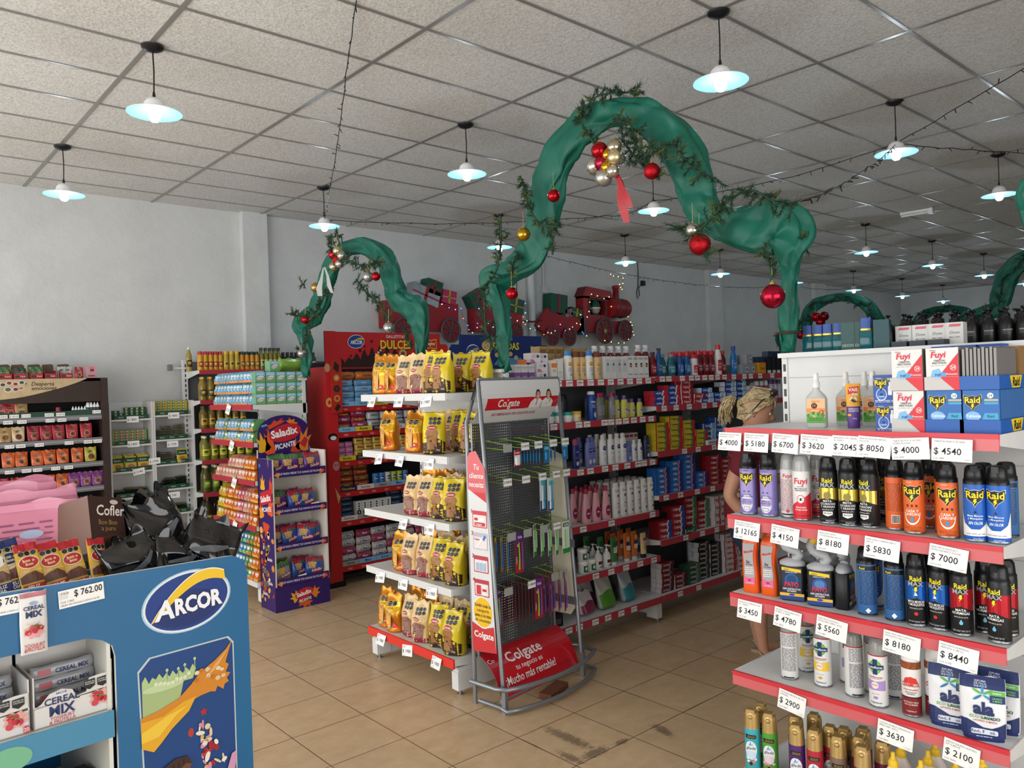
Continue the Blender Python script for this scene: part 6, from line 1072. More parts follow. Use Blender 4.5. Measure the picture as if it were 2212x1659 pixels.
 for zi, xs in ((0, [4.77, 4.85, 5.02, 5.14, 5.22, 5.32, 5.41, 5.5, 5.6, 5.74, 5.9, 6.0, 6.15, 6.35]), (1, [4.78, 4.93, 5.1, 5.3, 5.45, 5.6]), (2, [5.02, 5.2, 5.42, 5.6]), (3, [4.77, 4.95, 5.17, 5.38, 5.58]), (4, [5.0, 5.22, 5.42, 5.58]), (5, [4.88, 5.12, 5.75])):
  for i, x in enumerate(xs): V[(i+zi+1) % 4].put(x, (3.70 if zi < 5 else 3.68)-.0125, B[zi]-.019, 0, 'small price slip, %s along the %s rail of the far toiletries bays' % (ORD[i], SHN[zi].split()[0]))
toiletries()
# ================================================================== DRINK SACHET END, OIL SHELVES, SOUP CABINETS, SPICE RACK, BISCUIT RACKS
def drinks():
 def sbox(c1, c2, word, wc):
  b = MB(); w, d, h = .066, .11, .098; k = CARD
  b.box(-w/2, w/2, d/2-.003, d/2, 0, h, k); b.prism([(-w/2, 0), (w/2, 0), (w/2, h*.42), (-w/2, h*.34)], -d/2, -d/2+.002, c1)
  for x in (-w/2, w/2-.002):
   V = [(x, -d/2, 0), (x, d/2, 0), (x, d/2, h), (x, -d/2+.04, h), (x, -d/2, h*.42)]; b.add(V+[(p[0]+.002, p[1], p[2]) for p in V], [(4, 3, 2, 1, 0), (5, 6, 7, 8, 9)]+[(i, (i+1) % 5, 5+(i+1) % 5, 5+i) for i in range(5)], c1)
  b.box(-w/2, w/2, -d/2, d/2, 0, .003, k); s = front(-d/2, .0004); pol(b, s, [(-w/2, 0), (w/2, 0), (w/2, h*.16), (-w/2, h*.24)], c2, 1); txt(b, s, word, 0, h*.22, .011, wc, 2, w*.85, .01)
  c = MB()
  for j in range(5): y = -d/2+.012+.019*j; t = h*(.80+.09*((j*3) % 3)); c.box(-w/2+.005, w/2-.005, y, y+.008, .004, t, {'*': c2, 'y': c1}); s = front(y, .0004); rect(c, s, -w*.36, w*.36, t-.04, t-.012, '#dfe4e6', 1); txt(c, s, word, 0, t-.032, .011, wc, 2, w*.62, .01)
  return Proto('sachet_box', 'drink sachets', b, [('sachets', c)])
 LB, PE, OR_, YE, PI_, GR, BL = (sbox(*a) for a in (('#86c1de', '#d98a4a', 'Clight', '#1f5f9a'), ('#d9927a', '#c9a890', 'Bc', '#7a2f2a'), ('#d9782a', '#e0a24a', 'Tang', '#b3302a'), ('#d2b93a', '#c9a02a', 'Tang', '#b3302a'), ('#c9607c', '#d98a5a', 'Tang', '#f0dcdc'), ('#5f9a5a', '#d9782a', 'Verao', '#eef2ea'), ('#3f86b8', '#86b86a', 'Verao', '#eef2ea')))
 kn = {id(LB): 'light blue', id(PE): 'peach', id(OR_): 'orange', id(YE): 'yellow', id(PI_): 'pink', id(GR): 'green', id(BL): 'blue'}
 sh = ('top', 'second', 'third', 'fourth', 'bottom'); lay = [(0, (LB,), 3), (1, (LB, LB, LB, GR), 2), (2, (PE, PE, PE, OR_), 2), (3, (YE, OR_, OR_, PI_, PE, OR_), 3), (4, (GR, GR, BL, BL, GR, OR_), 4)]
 for zi, ks, tiers in lay:
  n = 12
  for t in range(tiers):
   for i in range(n):
    if zi == 2 and t == 1 and i < 4: continue
    p = ks[(i*len(ks)//n) if zi > 1 else (i % len(ks) if zi == 1 else 0)]; y = 7.36-.0735*i
    p.put(2.79+(.012*t if zi > 2 else .006*t), y, JZ[zi]+.0008+.099*t, W_+rr(-.12, .12)*(1.6 if zi > 2 else 1), '%s drink sachet box, %s from the wall, tier %s, %s shelf' % (kn[id(p)], ORD[i], ('one', 'two', 'three', 'four')[t], sh[zi]), 'drink sachet boxes', rx=rr(-.04, .04) if zi == 3 else 0)
 def gd(b, s): rect(b, s, -.043, .043, .062, .092, '#7fb8d0', 1); rect(b, s, -.043, .043, .0, .012, '#5f9a4a', 1); ell(b, s, .0, .045, .033, .016, '#d9dedc', 2, 16, .25); txt(b, s, 'Sacarina', .0, .038, .014, '#c03a4a', 3, .055, .01, rot=.12); lines(b, s, -.03, .03, .085, 2, .01, '#dfe9ee', 2)
 gc = carton(.088, .088, .094, '#6f9f78', gd, 'sweetener_carton', 'carton')
 for t in range(3):
  for i in range(5): gc.put(2.80+.094*i, 6.512, JZ[0]+.0008+.0948*t, rr(-.03, .03), 'green and white sweetener carton, %s from the aisle corner, %s tier' % (ORD[i], ORD[t]), 'sweetener cartons')
 gc.put(2.93, 6.515, JZ[0]+.286, .1, 'green and white sweetener carton standing alone on top of the stack')
 bg = Bag(.22, .14, .12, 'pillow', .006, 3); Proto('snack_bag', 'bag', bg.build(film('green', '#7fa83a'))).put(3.15, 6.62, 2.013, 0, 'green bag lying on top of the sweetener cartons', rx=0)
 for zi, y in ((0, 6.94), (1, 6.89), (2, 6.86), (3, 6.88)): hang_tag(2.706, y, JZ[zi]+.005, 'x', .10, .085, '$ 325', 'white price tag on the %s rail of the drink sachet end' % sh[zi], ('JUGO EN POLVO',), None, roll=.2, tilt=-.2, group=None)
drinks()
def oils():
 def ob(name, R, H, col, cap, lab, lw, tcol, sy=.85, shape='round', capR=.5, tr=.35):
  m = mat('oil_'+col.strip('#'), col, .12, trans=tr); b = MB(); c = MB(); L = MB()
  if shape == 'round': b.lathe([(R*.95, 0), (R, .006), (R*.94, H*.3), (R, H*.5), (R*.98, H*.66), (R*.55, H*.82), (R*.36, H*.88), (R*.34, H-.02)], m, 12, sy=sy)
  elif shape == 'wine': b.lathe([(R, 0), (R, H*.6), (R*.85, H*.68), (R*.38, H*.78), (R*.34, H-.03)], m, 12)
  else: b.lathe([(R*.92, 0), (R, .005), (R, H*.5), (R*.9, H*.62), (R*.78, H*.8), (R*.7, H-.035)], m, 12, sy=sy)
  c.lathe([(R*capR, H-(.035 if shape != 'round' else .025)), (R*capR*.95, H)], cap, 10)
  if lab: s = Cyl(R, sy=sy); rect(L, s, -R*1.0, R*1.0, H*.18, H*.46, lab, 2); ell(L, s, 0, H*.35, R*.6, H*.05, tcol, 3, 12); txt(L, s, lw, 0, H*.25, H*.045, tcol, 4, R*1.5, .015)
  return Proto(name, 'bottle', b, [('cap', c)]+([('label', L)] if lab else []))
 z = 2.091
 kp = ob('sauce_bottle', .026, .205, '#c9962a', K('#b3202a'), '#8f1f24', 'Ketchup', '#e0b84a', .85, 'sq', .72, 0); mp_ = ob('sauce_bottle', .03, .21, '#b89a3a', K('#d9b02a'), '#c9a93a', 'Mayo', '#22402a', .85, 'sq', .72, 0); gp = ob('sauce_bottle', .027, .205, '#c98a2a', K('#1f3a2a'), '#7a5a24', 'Salsa', '#e0c87a', .85, 'sq', .72, 0)
 wo = ob('oil_bottle', .025, .25, '#8f8a3a', K('#2a2c22'), '#c9bf7a', 'Oliva', '#3a4a24', 1, 'wine', .5); wv = ob('wine_bottle', .026, .20, '#15181a', K('#1a1a1a'), '#b9b4a8', 'aceto', '#222222', 1, 'wine', .42, 0); pl = ob('oil_bottle', .032, .26, '#b3a24a', K('#d9d2b0'), '#22201a', 'Oro', '#c9a24a')
 pl.put(2.965, 8.70, z, 0, 'clear yellow oil bottle standing alone at the start of the top oil shelf')
 for fmt, p, x0, dx, n, rows in (('red-capped sauce bottle on the top oil shelf, %s in the %s row', kp, 3.005, .054, 5, 2), ('yellow-capped sauce bottle on the top oil shelf, %s in the %s row', mp_, 3.28, .062, 3, 2), ('green-capped sauce bottle on the top oil shelf, %s in the %s row', gp, 3.462, .057, 4, 2), ('slim olive oil bottle on the top oil shelf, %s in the %s row', wo, 3.69, .052, 5, 2), ('dark vinegar bottle on the top oil shelf, %s in the %s row', wv, 3.955, .054, 8, 2)):
  for r in range(rows):
   for i in range(n): p.put(x0+dx*i+.012*r+.012, 8.495+.066*r, z, rr(-.3, .3), fmt % (ORD[i], ('front', 'rear')[r]), 'top oil shelf bottles')
 for zz, col, cap, lab, word, tc, nm, R, H, n in ((1.766, '#a58a34', '#c9a83a', '#3a3420', 'Oro', '#d0b050', 'golden oil bottle with black label', .036, .255, 6), (1.461, '#7f6a24', '#3a3a2a', '#c99a2a', 'Girasol', '#2a2a22', 'amber oil bottle with yellow label', .037, .245, 6), (1.121, '#8f8a34', '#cfd0b8', '#d0c83a', 'Natura', '#22502a', 'pale oil bottle with yellow diamond label', .042, .26, 6), (.771, '#5f5a24', '#c9c4a0', '#4f7a2a', 'Girasol', '#d9c24a', 'dark oil bottle with green label', .045, .29, 5), (.401, '#3f3218', '#22201a', '#2a241a', 'Mezcla', '#b08a34', 'large brown oil bottle with black label', .06, .32, 4)):
  p = ob('oil_bottle', R, H, col, K(cap), lab, word, tc)
  for r in range(2):
   for i in range(n): p.put(3.0+R+(2*R+.012)*i+.01*r, 8.47+R+(1.75*R+.012)*r, zz, rr(-.2, .2), '%s, %s in the %s row' % (nm, ORD[i], ('front', 'rear')[r]), 'oil bottles')
oils()
def soups():
 e = empty('white_cabinet', (2.56, 8.8, 0)); tag(e, 'white open wall cabinet of two columns holding soup packets', 'cabinet')
 def loc(o): o.location = (-2.56, -8.8, 0); return o
 wm = mat('white_melamine', '#d3d3d1', .4); mb = MB(); mb.box(2.14, 2.985, 8.95, 8.965, 0, 1.775, wm)
 for x in (2.14, 2.545, 2.565, 2.97): mb.box(x, x+.017, 8.655, 8.95, 0, 1.775, wm)
 loc(obj('carcass', mb, e)); Z1 = (1.60, 1.335, 1.06, .79, .525, .27); Z2 = (1.625, 1.365, 1.10, .835, .57, .30)
 for x0, x1, zs in ((2.157, 2.545, Z1), (2.582, 2.97, Z2)):
  for z in zs: mb = MB(); mb.box(x0, x1, 8.66, 8.95, z-.017, z, wm); loc(obj('shelf', mb, e))
 gr = '#1f4a32'
 def tray(x, z, w, label):
  b = MB(); b.box(-w/2, w/2, -.07, .10, 0, .004, gr); b.box(-w/2, w/2, -.072, -.069, 0, .042, gr); s = front(-.072, .0004)
  for k in (-1, 0, 1): txt(b, s, 'Knorr', k*w*.3, .014, .013, '#c9d2c8', 2, .05, .015)
  tag(obj('display_tray', b, None, (x, 8.76, z+.0008)), label, 'display tray')
 cb = lambda c1, c2, w=.05, h=.028: carton(w, .06, h, c1, lambda b, s: (rect(b, s, -w/2, 0, 0, h, c2, 1), rect(b, s, -w*.4, -w*.1, h*.3, h*.7, '#c9cfc4', 2)), 'stock_cube_box', 'stock cubes')
 a, c, d = cb('#22402c', '#5f8a4a'), cb('#7a9a5a', '#b06a5a'), cb('#b8a03a', '#6f8f4a')
 def wall(p, x0, n, hs, z, nm, dx=.043, h=.029):
  for i in range(n):
   for k in range(hs[i % len(hs)]): p.put(x0+dx*i, 8.80, z+.0052+h*k, rr(-.03, .03), '%s stock cube box, %s column, %s up' % (nm, ORD[i], ORD[k]), 'stock cube boxes')
 tray(2.36, Z1[0], .33, 'dark green tray holding the dark green cube boxes'); wall(a, 2.19, 7, (3, 3, 2, 4, 4, 4, 4), Z1[0], 'dark green', .052)
 tray(2.36, Z1[1], .33, 'dark green tray holding the red and green cube boxes'); wall(c, 2.19, 7, (5,), Z1[1], 'red and green', .052)
 tray(2.77, Z2[0], .33, 'dark green tray holding the yellow and green cube boxes'); wall(d, 2.615, 7, (5,), Z2[0], 'yellow and green', .052)
 def pouch(col, lab, w=.11, h=.15, flat=False):
  bg = Bag(w, .015, h, 'pillow', .0012, len(MATS)); b = bg.build(film('p'+col[1:], col)); L = MB(); S = bg.S(); bg.fill(L, h*.55, h*.9, gr, 1); txt(L, S, 'Knorr', 0, h*.66, .018, '#d9ded6', 3, w*.7, .015); ell(L, S, 0, h*.3, w*.3, h*.15, lab, 2); return Proto('soup_packet', 'soup packet', b, [('printed_front', L)])
 y1, w1, g1 = pouch('#c9b23a', '#b06a3a'), pouch('#c2bda4', '#6a4a34'), pouch('#1f4a32', '#b08a4a')
 tray(2.37, Z1[2], .34, 'dark green tray of yellow soup packets')
 for i in range(3):
  for j in range(3): (y1 if j < 2 else w1).put(2.225+.125*i, 8.715+.045*j, Z1[2]+.006+.012*j, rr(-.2, .1), '%s soup packet leaning in its tray, %s across, %s deep' % ('yellow and green' if j < 2 else 'beige', ORD[i], ORD[j]), 'soup packets', rx=-.25)
 def pile(p, x, y, z, n, nm, dz=.017):
  for k in range(n): p.put(x+rr(-.008, .008), y-.07, z+.022+dz*k, rr(-.12, .12), '%s, %s up' % (nm, ORD[k]), 'soup packet piles', rx=-PI/2+rr(-.05, .05))
 def gpile(p, zs, cols, nm, trayl):
  for i, (x, n) in enumerate(cols): pile(p, x, 8.84, zs, n, nm+', %s pile' % ORD[i])
  tray(sum(c[0] for c in cols)/len(cols), zs, .33, trayl)
 gpile(w1, Z2[1], ((2.64, 5), (2.76, 7), (2.88, 8)), 'beige soup packet flat on the second shelf', 'dark green tray under the second shelf packet piles'); gpile(w1, Z2[2], ((2.64, 7), (2.76, 6), (2.89, 4)), 'beige soup packet flat on the third shelf', 'dark green tray under the third shelf packet piles'); y1.put(2.86, 8.69, Z2[2]+.006, .1, 'soup packet standing upright before the third shelf piles', rx=-.15)
 gpile(g1, Z1[3], ((2.24, 3), (2.36, 4), (2.47, 4)), 'green soup packet lying flat, first column', 'dark green tray of flat green packets in the first column'); gpile(g1, Z2[3], ((2.64, 3), (2.76, 5), (2.88, 6)), 'green soup packet lying flat, second column', 'dark green tray of flat green packets in the second column')
 gpile(g1, Z1[4], ((2.24, 4), (2.36, 5), (2.47, 5)), 'green soup packet on the fifth shelf', 'dark green tray on the fifth shelf of the first column'); gpile(g1, Z2[4], ((2.64, 2), (2.76, 3), (2.88, 4)), 'green soup packet, fifth shelf, second column', 'dark green tray on the fifth shelf of the second column'); gpile(w1, Z2[5], ((2.66, 6), (2.82, 7)), 'beige packet low in the second column', 'dark green tray low in the second column')
 for i, (x, z, t, r) in enumerate(((2.36, 1.63, '$ 1800', 0), (2.77, 1.65, '$ 1800', 0), (2.36, 1.375, '$ 1800', 0), (2.75, 1.345, '$ 1700', 0), (2.56, 1.18, '$ 1700', -.05), (2.40, 1.085, '$ 2140', -.14), (2.75, .80, '$ 790', 0), (2.57, .67, '$ 2140', -.03))): hang_tag(x, 8.648, z, 'y', .115, .065, t, 'white price tag on the soup cabinet, %s counted from the top' % ORD[i], ('CALDO',), '2140', roll=r, group=None, big=.42)
soups()
def spices():
 dk, bk = mat('dark_brown_wood', '#35251e', .5, noise=.3, nscale=14), mat('black_interior', '#141315', .6); gy = mat('grey_rail', '#6f7174', .4); e = empty('spice_rack', (1.5, 8.75, 0)); tag(e, 'tall dark brown spice rack with cream curved header', 'spice rack')
 def loc(o): o.location = (-1.5, -8.75, 0); return o
 mb = MB(); mb.box(2.03, 2.09, 8.47, 8.96, 0, 2.03, dk); mb.box(.62, .68, 8.47, 8.96, 0, 2.03, dk); mb.box(.68, 2.03, 8.93, 8.96, 0, 2.03, bk); mb.box(.68, 2.03, 8.50, 8.93, 2.0, 2.03, dk); mb.box(.68, 2.03, 8.50, 8.52, 1.80, 2.03, dk); loc(obj('body', mb, e))
 mb = MB(); P = [(.68, 2.03), (.68, 1.86)]+[(.68+1.23*t, 1.86+.165*max(0, (t-.35)/.65)**2.2-.02*math.sin(PI*min(t/.7, 1))) for t in [k/14 for k in range(1, 15)]]; mb.prism([(x, z) for x, z in P]+[(1.90, 2.03)], 8.492, 8.50, mat('cream_header', '#c2ab83', .5, noise=.2, nscale=20)); s = front(8.4915, .0004)
 txt(mb, s, 'Desperta', 1.53, 1.965, .035, '#2a2420', 2, .22, .01, shear=.2); txt(mb, s, 'emociones', 1.54, 1.925, .033, '#2a2420', 2, .24, .01, shear=.2)
 for k, (x, z, r, c1) in enumerate(((1.21, 1.98, .026, '#3a3a34'), (1.25, 1.935, .032, '#5a5a4a'), (1.26, 1.995, .026, '#7a3a24'), (1.31, 1.985, .026, '#8a2a2a'), (1.31, 1.935, .026, '#6a2434'), (1.36, 1.998, .026, '#3f3f44'), (1.355, 1.945, .026, '#b07a34'), (1.395, 1.985, .012, '#2a2a2a'))): ell(mb, s, x, z, r, r*.8, '#d6d2ca', 1, 14); ell(mb, s, x, z, r*.75, r*.58, c1, 2, 12)
 loc(obj('header', mb, e)); 
 for k, z in enumerate((1.665, 1.44, 1.205, .965, .72, .47)):
  mb = MB(); mb.box(.68, 2.03, 8.50, 8.93, z-.02, z, bk); loc(obj('shelf', mb, e)); r = MB(); 
  if k == 0: r.box(.68, 2.03, 8.488, 8.499, z+.005, z+.05, '#17402f')
  r.box(.68, 2.04, 8.485, 8.499, z-.045, z+.004, gy); r.box(.68, 2.04, 8.483, 8.485, z-.026, z-.014, '#8d8f92'); loc(obj('rail', r, e))
 def sp(col, disc, w=.104, h=.138):
  bg = Bag(w, .03, h, 'pouch', .003, len(MATS)); b = bg.build(film('s'+col[1:], col)); L = MB(); S = bg.S(); ell(L, S, -.004, h*.70, .020, .010, '#1f3a2a', 2, 12, .2); txt(L, S, 'Alicante', -.004, h*.675, .007, '#c9d2c0', 4, .034, .01, rot=.15); ell(L, S, .003, h*.32, w*.26, w*.25, disc, 2, 14); ell(L, S, .003, h*.32, w*.19, w*.18, '#5a3a24', 3, 12); lines(L, S, -w*.3, w*.3, h*.56, 1, .008, '#d9c9b4', 2); return Proto('spice_sachet', 'spice sachet', b, [('printed_front', L)])
 C = {k: sp(*v) for k, v in dict(red=('#a8242c', '#c98a7a'), pink=('#b03040', '#c99a8a'), orange=('#c9581f', '#b8805a'), tan=('#b08d5a', '#8a6a44'), cream=('#c0a780', '#6a3424'), olive=('#a8a02a', '#7a1f2a'), purple=('#7a2a78', '#a8824a'), maroon=('#9a2030', '#a87a5a')).items()}
 def rowp(z, seq, nm, y=8.53, rx=-.12, d=2):
  n = {}
  for x, k in seq:
   for j in range(d): n[k] = n.get(k, 0)+1; C[k].put(x+.006*j, y+.045*j, z+.004, rr(-.12, .12), '%s spice sachet, %s of its colour on the %s' % (k, ORD[n[k]-1], nm), 'spice sachets', rx=rx+rr(-.06, .03))
 rowp(1.716-.05, [(1.12, 'pink'), (1.20, 'pink'), (1.27, 'red'), (1.36, 'tan')], 'green-edged shelf', 8.54, -.05, 1)
 rowp(1.441, [(1.13, 'tan'), (1.22, 'tan'), (1.325, 'cream'), (1.45, 'maroon'), (1.555, 'maroon'), (1.66, 'maroon'), (1.775, 'red'), (1.90, 'red')], 'second shelf'); rowp(1.206, [(1.12, 'orange'), (1.24, 'orange'), (1.345, 'orange'), (1.475, 'orange'), (1.58, 'orange'), (1.69, 'orange'), (1.815, 'orange'), (1.93, 'olive')], 'third shelf')
 rowp(.966, [(1.19, 'red'), (1.31, 'red'), (1.44, 'maroon'), (1.565, 'orange'), (1.68, 'orange'), (1.785, 'purple'), (1.885, 'purple'), (1.985, 'purple')], 'fourth shelf'); rowp(.721, [(1.66, 'orange'), (1.77, 'purple'), (1.885, 'purple')], 'fifth shelf')
 dr = MB(); dr.lathe([(.016, 0), (.017, .004), (.017, .045), (.012, .055)], mat('dark_essence', '#3a4650', .25), 10); dc = MB(); dc.lathe([(.0125, .054), (.011, .066), (.004, .082), (.003, .088)], WHITE, 10); ep = Proto('essence_bottle', 'bottle', dr, [('cap', dc)])
 for i in range(8): ep.put(1.79+.026*(i % 5)+.01*(i//5), 8.54+.04*(i//5), 1.667, 0, 'small dark essence bottle with white tip, %s of the short group' % ORD[i])
 for i in range(6): ep.put(1.925+.028*(i % 4), 8.54+.045*(i//4), 1.667, 0, 'small dark essence bottle with white tip, %s of the tall group' % ORD[i], sc=1.4)
 jr = MB(); jr.lathe([(.022, 0), (.022, .06), (.02, .065)], '#a83a44', 12); jc = MB(); jc.lathe([(.023, .065), (.023, .085)], '#8f2430', 12); Proto('spice_jar', 'jar', jr, [('lid', jc)]).put(1.665, 8.55, 1.667, 0, 'small red and white spice jar standing alone on the green-edged shelf')
 for i, (x, z, w) in enumerate(((1.20, 1.70, .085), (1.29, 1.70, .085), (1.385, 1.70, .085), (1.575, 1.70, .085), (1.67, 1.70, .085), (1.985, 1.71, .085), (1.24, 1.645, .085), (1.35, 1.645, .085), (1.58, 1.645, .085), (1.68, 1.645, .085), (1.87, 1.645, .085), (1.245, 1.42, .085), (1.335, 1.42, .085), (1.485, 1.42, .085), (1.735, 1.42, .085), (1.90, 1.42, .085), (1.985, 1.42, .085), (1.24, 1.185, .085), (1.375, 1.185, .085), (1.465, 1.185, .085), (1.615, 1.185, .085), (1.725, 1.185, .085))): hang_tag(x, 8.481, z, 'y', .075, .032, ('$ 838.00', '$ 1007.00', '$ 1191.00')[i % 3], 'small white price tag on the spice rack, %s in reading order' % ordn(i), group=None, big=.55)
 def dbox(x, w, col, front_c, words_, label, kids, back=True):
  b = MB(); 
  if back: b.prism([(-w/2, 0), (w/2, 0), (w/2, .13), (w*.35, .145), (-w*.45, .14), (-w/2, .12)], .06, .063, CARD)
  b.box(-w/2, w/2, -.06, -.057, 0, .05, front_c); 
  for q in (-w/2, w/2-.003): b.prism([(q, 0), (q+.003, 0), (q+.003, .08), (q, .08)], -.06, .06, col)
  s = front(-.06, .0004); ell(b, s, -w*.2, .025, .02, .010, '#1f3a2a', 2); txt(b, s, 'Sopas', w*.2, .02, .014, '#e4d9d4', 2, w*.4, .01, shear=.2); tag(obj('display_box', b, None, (x, 8.62, 2.031)), label, 'display box')
  for i, (k, dx) in enumerate(kids): K2[k].put(x+dx, 8.60, 2.034, rr(-.15, .15), '%s packet standing in the %s display box on the spice rack, %s' % (k, label.split()[-2], ORD[i]), None, rx=-.12)
 K2 = {'green soup': sp('#3f6a34', '#c9763a', .075, .115), 'dark green soup': sp('#22402a', '#8a4a34', .075, .10), 'grey soup': sp('#a8aaa4', '#8fa83a', .075, .115), 'red soup': sp('#a8242c', '#c9b08a', .08, .11)}
 dbox(1.235, .13, '#a82430', '#a82430', '', 'red display box on the spice rack, first along', (('green soup', -.035), ('green soup', .02))); dbox(1.36, .11, '#a82430', '#a82430', '', 'low red display box on the spice rack, second along', (('dark green soup', -.02), ('dark green soup', .02))); dbox(1.495, .11, '#a82430', '#a82430', '', 'red display box on the spice rack, third along', (('green soup', -.03), ('green soup', .025))); dbox(1.61, .10, '#a82430', '#a82430', '', 'empty red and brown display box on the spice rack', ()); dbox(1.745, .11, '#a82430', '#a82430', '', 'red display box on the spice rack, fifth along', (('grey soup', -.03), ('grey soup', .025))); K2['red soup'].put(1.86, 8.58, 2.031, .1, 'red packet standing on the rack beside the pink carton')
 carton(.085, .05, .118, '#c98a94', lambda b, s: (txt(b, s, 'alicante', 0, .10, .008, '#7a2430', 2, .04), rect(b, s, -.012, .022, .065, .09, '#6a2a3a', 2), ell(b, s, -.02, .05, .009, .008, '#7fae3a', 2), [rect(b, s, -.03+.004*k, -.0275+.004*k, .015, .03, '#5a2a34', 2) for k in range(15)]), 'pink_carton').put(1.965, 8.57, 2.031, 0, 'pink carton at the outer end on top of the spice rack')
spices()
def biscuits():
 red, navy = mat('rack_red', '#b81f24', .4), mat('rack_navy', '#1b2f6e', .4); e = empty('biscuit_rack', (3.45, 6.5, 0)); tag(e, 'red biscuit rack with splashing chocolate header board', 'biscuit rack')
 def loc(o, x=3.45): o.location = (-x, -6.5, 0); return o
 X0, X1 = 3.43, 4.83; zs = (1.70, 1.46, 1.19, .905, .63, .21)
 mb = MB(); mb.box(X0, X1, 6.86, 6.87, .05, 2.1, mat('rack_dark', '#3a3f4a', .5)); mb.box(X0, X0+.02, 6.5, 6.86, .05, 2.05, red); mb.box(X1-.02, X1, 6.5, 6.86, .05, 1.75, red); mb.box(X0, X0+.16, 6.52, 6.56, 0, .06, BLACKM); mb.box(X1-.16, X1, 6.52, 6.8, 0, .06, BLACKM); mb.box(X0+.02, X1-.02, 6.55, 6.86, .05, .1, BLACKM); loc(obj('rack_body', mb, e))
 strips = (('Mana', '#7fb0d9', '#1f3f8a'), ('formis', '#7fb0d9', '#2a7a4a'), ('Rumba', '#d9c22a', '#22201c'), ('Chocolinas', '#241f4f', '#c9b23a'), ('Sonrisas', '#d6d3d0', '#b3202a'), ('Opera', '#9a9ca0', '#3a3c40'))
 for k, z in enumerate(zs):
  mb = MB(); mb.box(X0+.02, X1-.02, 6.52, 6.86, z-.02, z, mat('rack_dark', '#3a3f4a')); loc(obj('shelf', mb, e)); r = MB(); r.box(X0+.1, X1, 6.499, 6.519, z-.075, z-.025, red); s = front(6.4985, .0006); x = X0+.11; q = k
  while x < X1-.1:
   n, c1, c2 = strips[q % 6]; rect(r, s, x, x+.185, z-.022, z+.022, c1, 1); txt(r, s, n, x+.092, z-.010, .022, c2, 3, .15, .015, shear=.1); x += .187; q += 1
  for i in range(9): ell(r, s, X0+.2+.14*i, z-.05, .03, .014, '#c9433a', 2, 10); txt(r, s, ('Bagley', 'Opera')[i % 2], X0+.2+.14*i, z-.055, .010, '#e4c9c0', 3, .05, .01)
  loc(obj('shelf_strip', r, e))
 mb = MB(); mb.box(X0, X0+.115, 6.488, 6.50, .06, 2.38, red); s = front(6.4875, .0006); mb.box(X0+.045, X0+.155, 6.468, 6.478, 1.62, 2.12, mat('cookie_panel_red', '#b02a22', .35)); mb.box(X0+.05, X0+.15, 6.478, 6.488, 1.7, 2.0, red); s2 = front(6.4675, .0006)
 pol(mb, s2, [(X0+.07, 2.03), (X0+.12, 1.99), (X0+.13, 2.06), (X0+.085, 2.10)], '#2a1a16', 1)
 for i, (z, c) in enumerate(((1.945, '#b5793a'), (1.845, '#2a1a16'), (1.755, '#c08a4a'))): ell(mb, s2, X0+.10, z, .032, .032, c, 1, 16); ell(mb, s2, X0+.10, z, .018, .018, '#d0a468' if i == 0 else ('#4a342c' if i == 1 else '#b02a22'), 2, 14)
 pol(mb, s2, [(X0+.07, 1.66), (X0+.10, 1.63), (X0+.135, 1.68), (X0+.105, 1.71)], '#2a1a16', 1); ell(mb, s, X0+.02, 2.04, .03, .04, '#c09468', 1, 14); ell(mb, s, X0+.03, 1.72, .035, .045, '#c9a04a', 1, 14); ell(mb, s, X0+.03, 1.72, .014, .02, '#b81f24', 2, 12); ell(mb, s, X0+.055, 1.40, .05, .035, '#16110f', 1, 14); ell(mb, s, X0+.06, 1.39, .032, .02, '#d9d2cc', 2, 12); ell(mb, s, X0+.08, 1.13, .035, .045, '#c9868a', 1, 14); ell(mb, s, X0+.07, 1.14, .006, .009, '#a81f24', 2, 8); ell(mb, s, X0+.095, 1.14, .006, .009, '#a81f24', 2, 8); pol(mb, s, [(X0+.09, .78), (X0+.115, .84), (X0+.06, .93)], '#c9a06a', 1); loc(obj('side_post', mb, e))
 def arcor(b, s, x, z, w, oc='#1b3f8a'):
  ell(b, s, x, z, w*.5, w*.36, '#d9dde0', 2, 26, .12); ell(b, s, x, z, w*.47, w*.33, oc, 3, 26, .12); P = [(x-w*.36+w*.78*t, z-w*.14+w*.34*math.sin(t*1.9)) for t in [k/10 for k in range(11)]]; Q = [(x-w*.36+w*.78*t, z-w*.14+w*(.34-.10*t)*math.sin(t*1.75)) for t in [k/10 for k in range(10, -1, -1)]]; pol(b, s, P+Q, '#e0b92a', 4); txt(b, s, 'ARCOR', x+w*.02, z-w*.13, w*.19, '#e4e7ea', 5, w*.72, .03)
 def bagley(b, s, x, z, w): pol(b, s, [(x-w*.5, z-w*.35), (x, z-w*.28), (x+w*.5, z-w*.35), (x+w*.5, z+w*.35), (x, z+w*.27), (x-w*.5, z+w*.35)], '#d9b83a', 2); pol(b, s, [(x-w*.45, z-w*.29), (x, z-w*.22), (x+w*.45, z-w*.29), (x+w*.45, z+w*.29), (x, z+w*.21), (x-w*.45, z+w*.29)], '#b81f24', 3); txt(b, s, 'Bagley', x, z-w*.06, w*.2, '#ead9a8', 5, w*.8, .02, shear=.1)
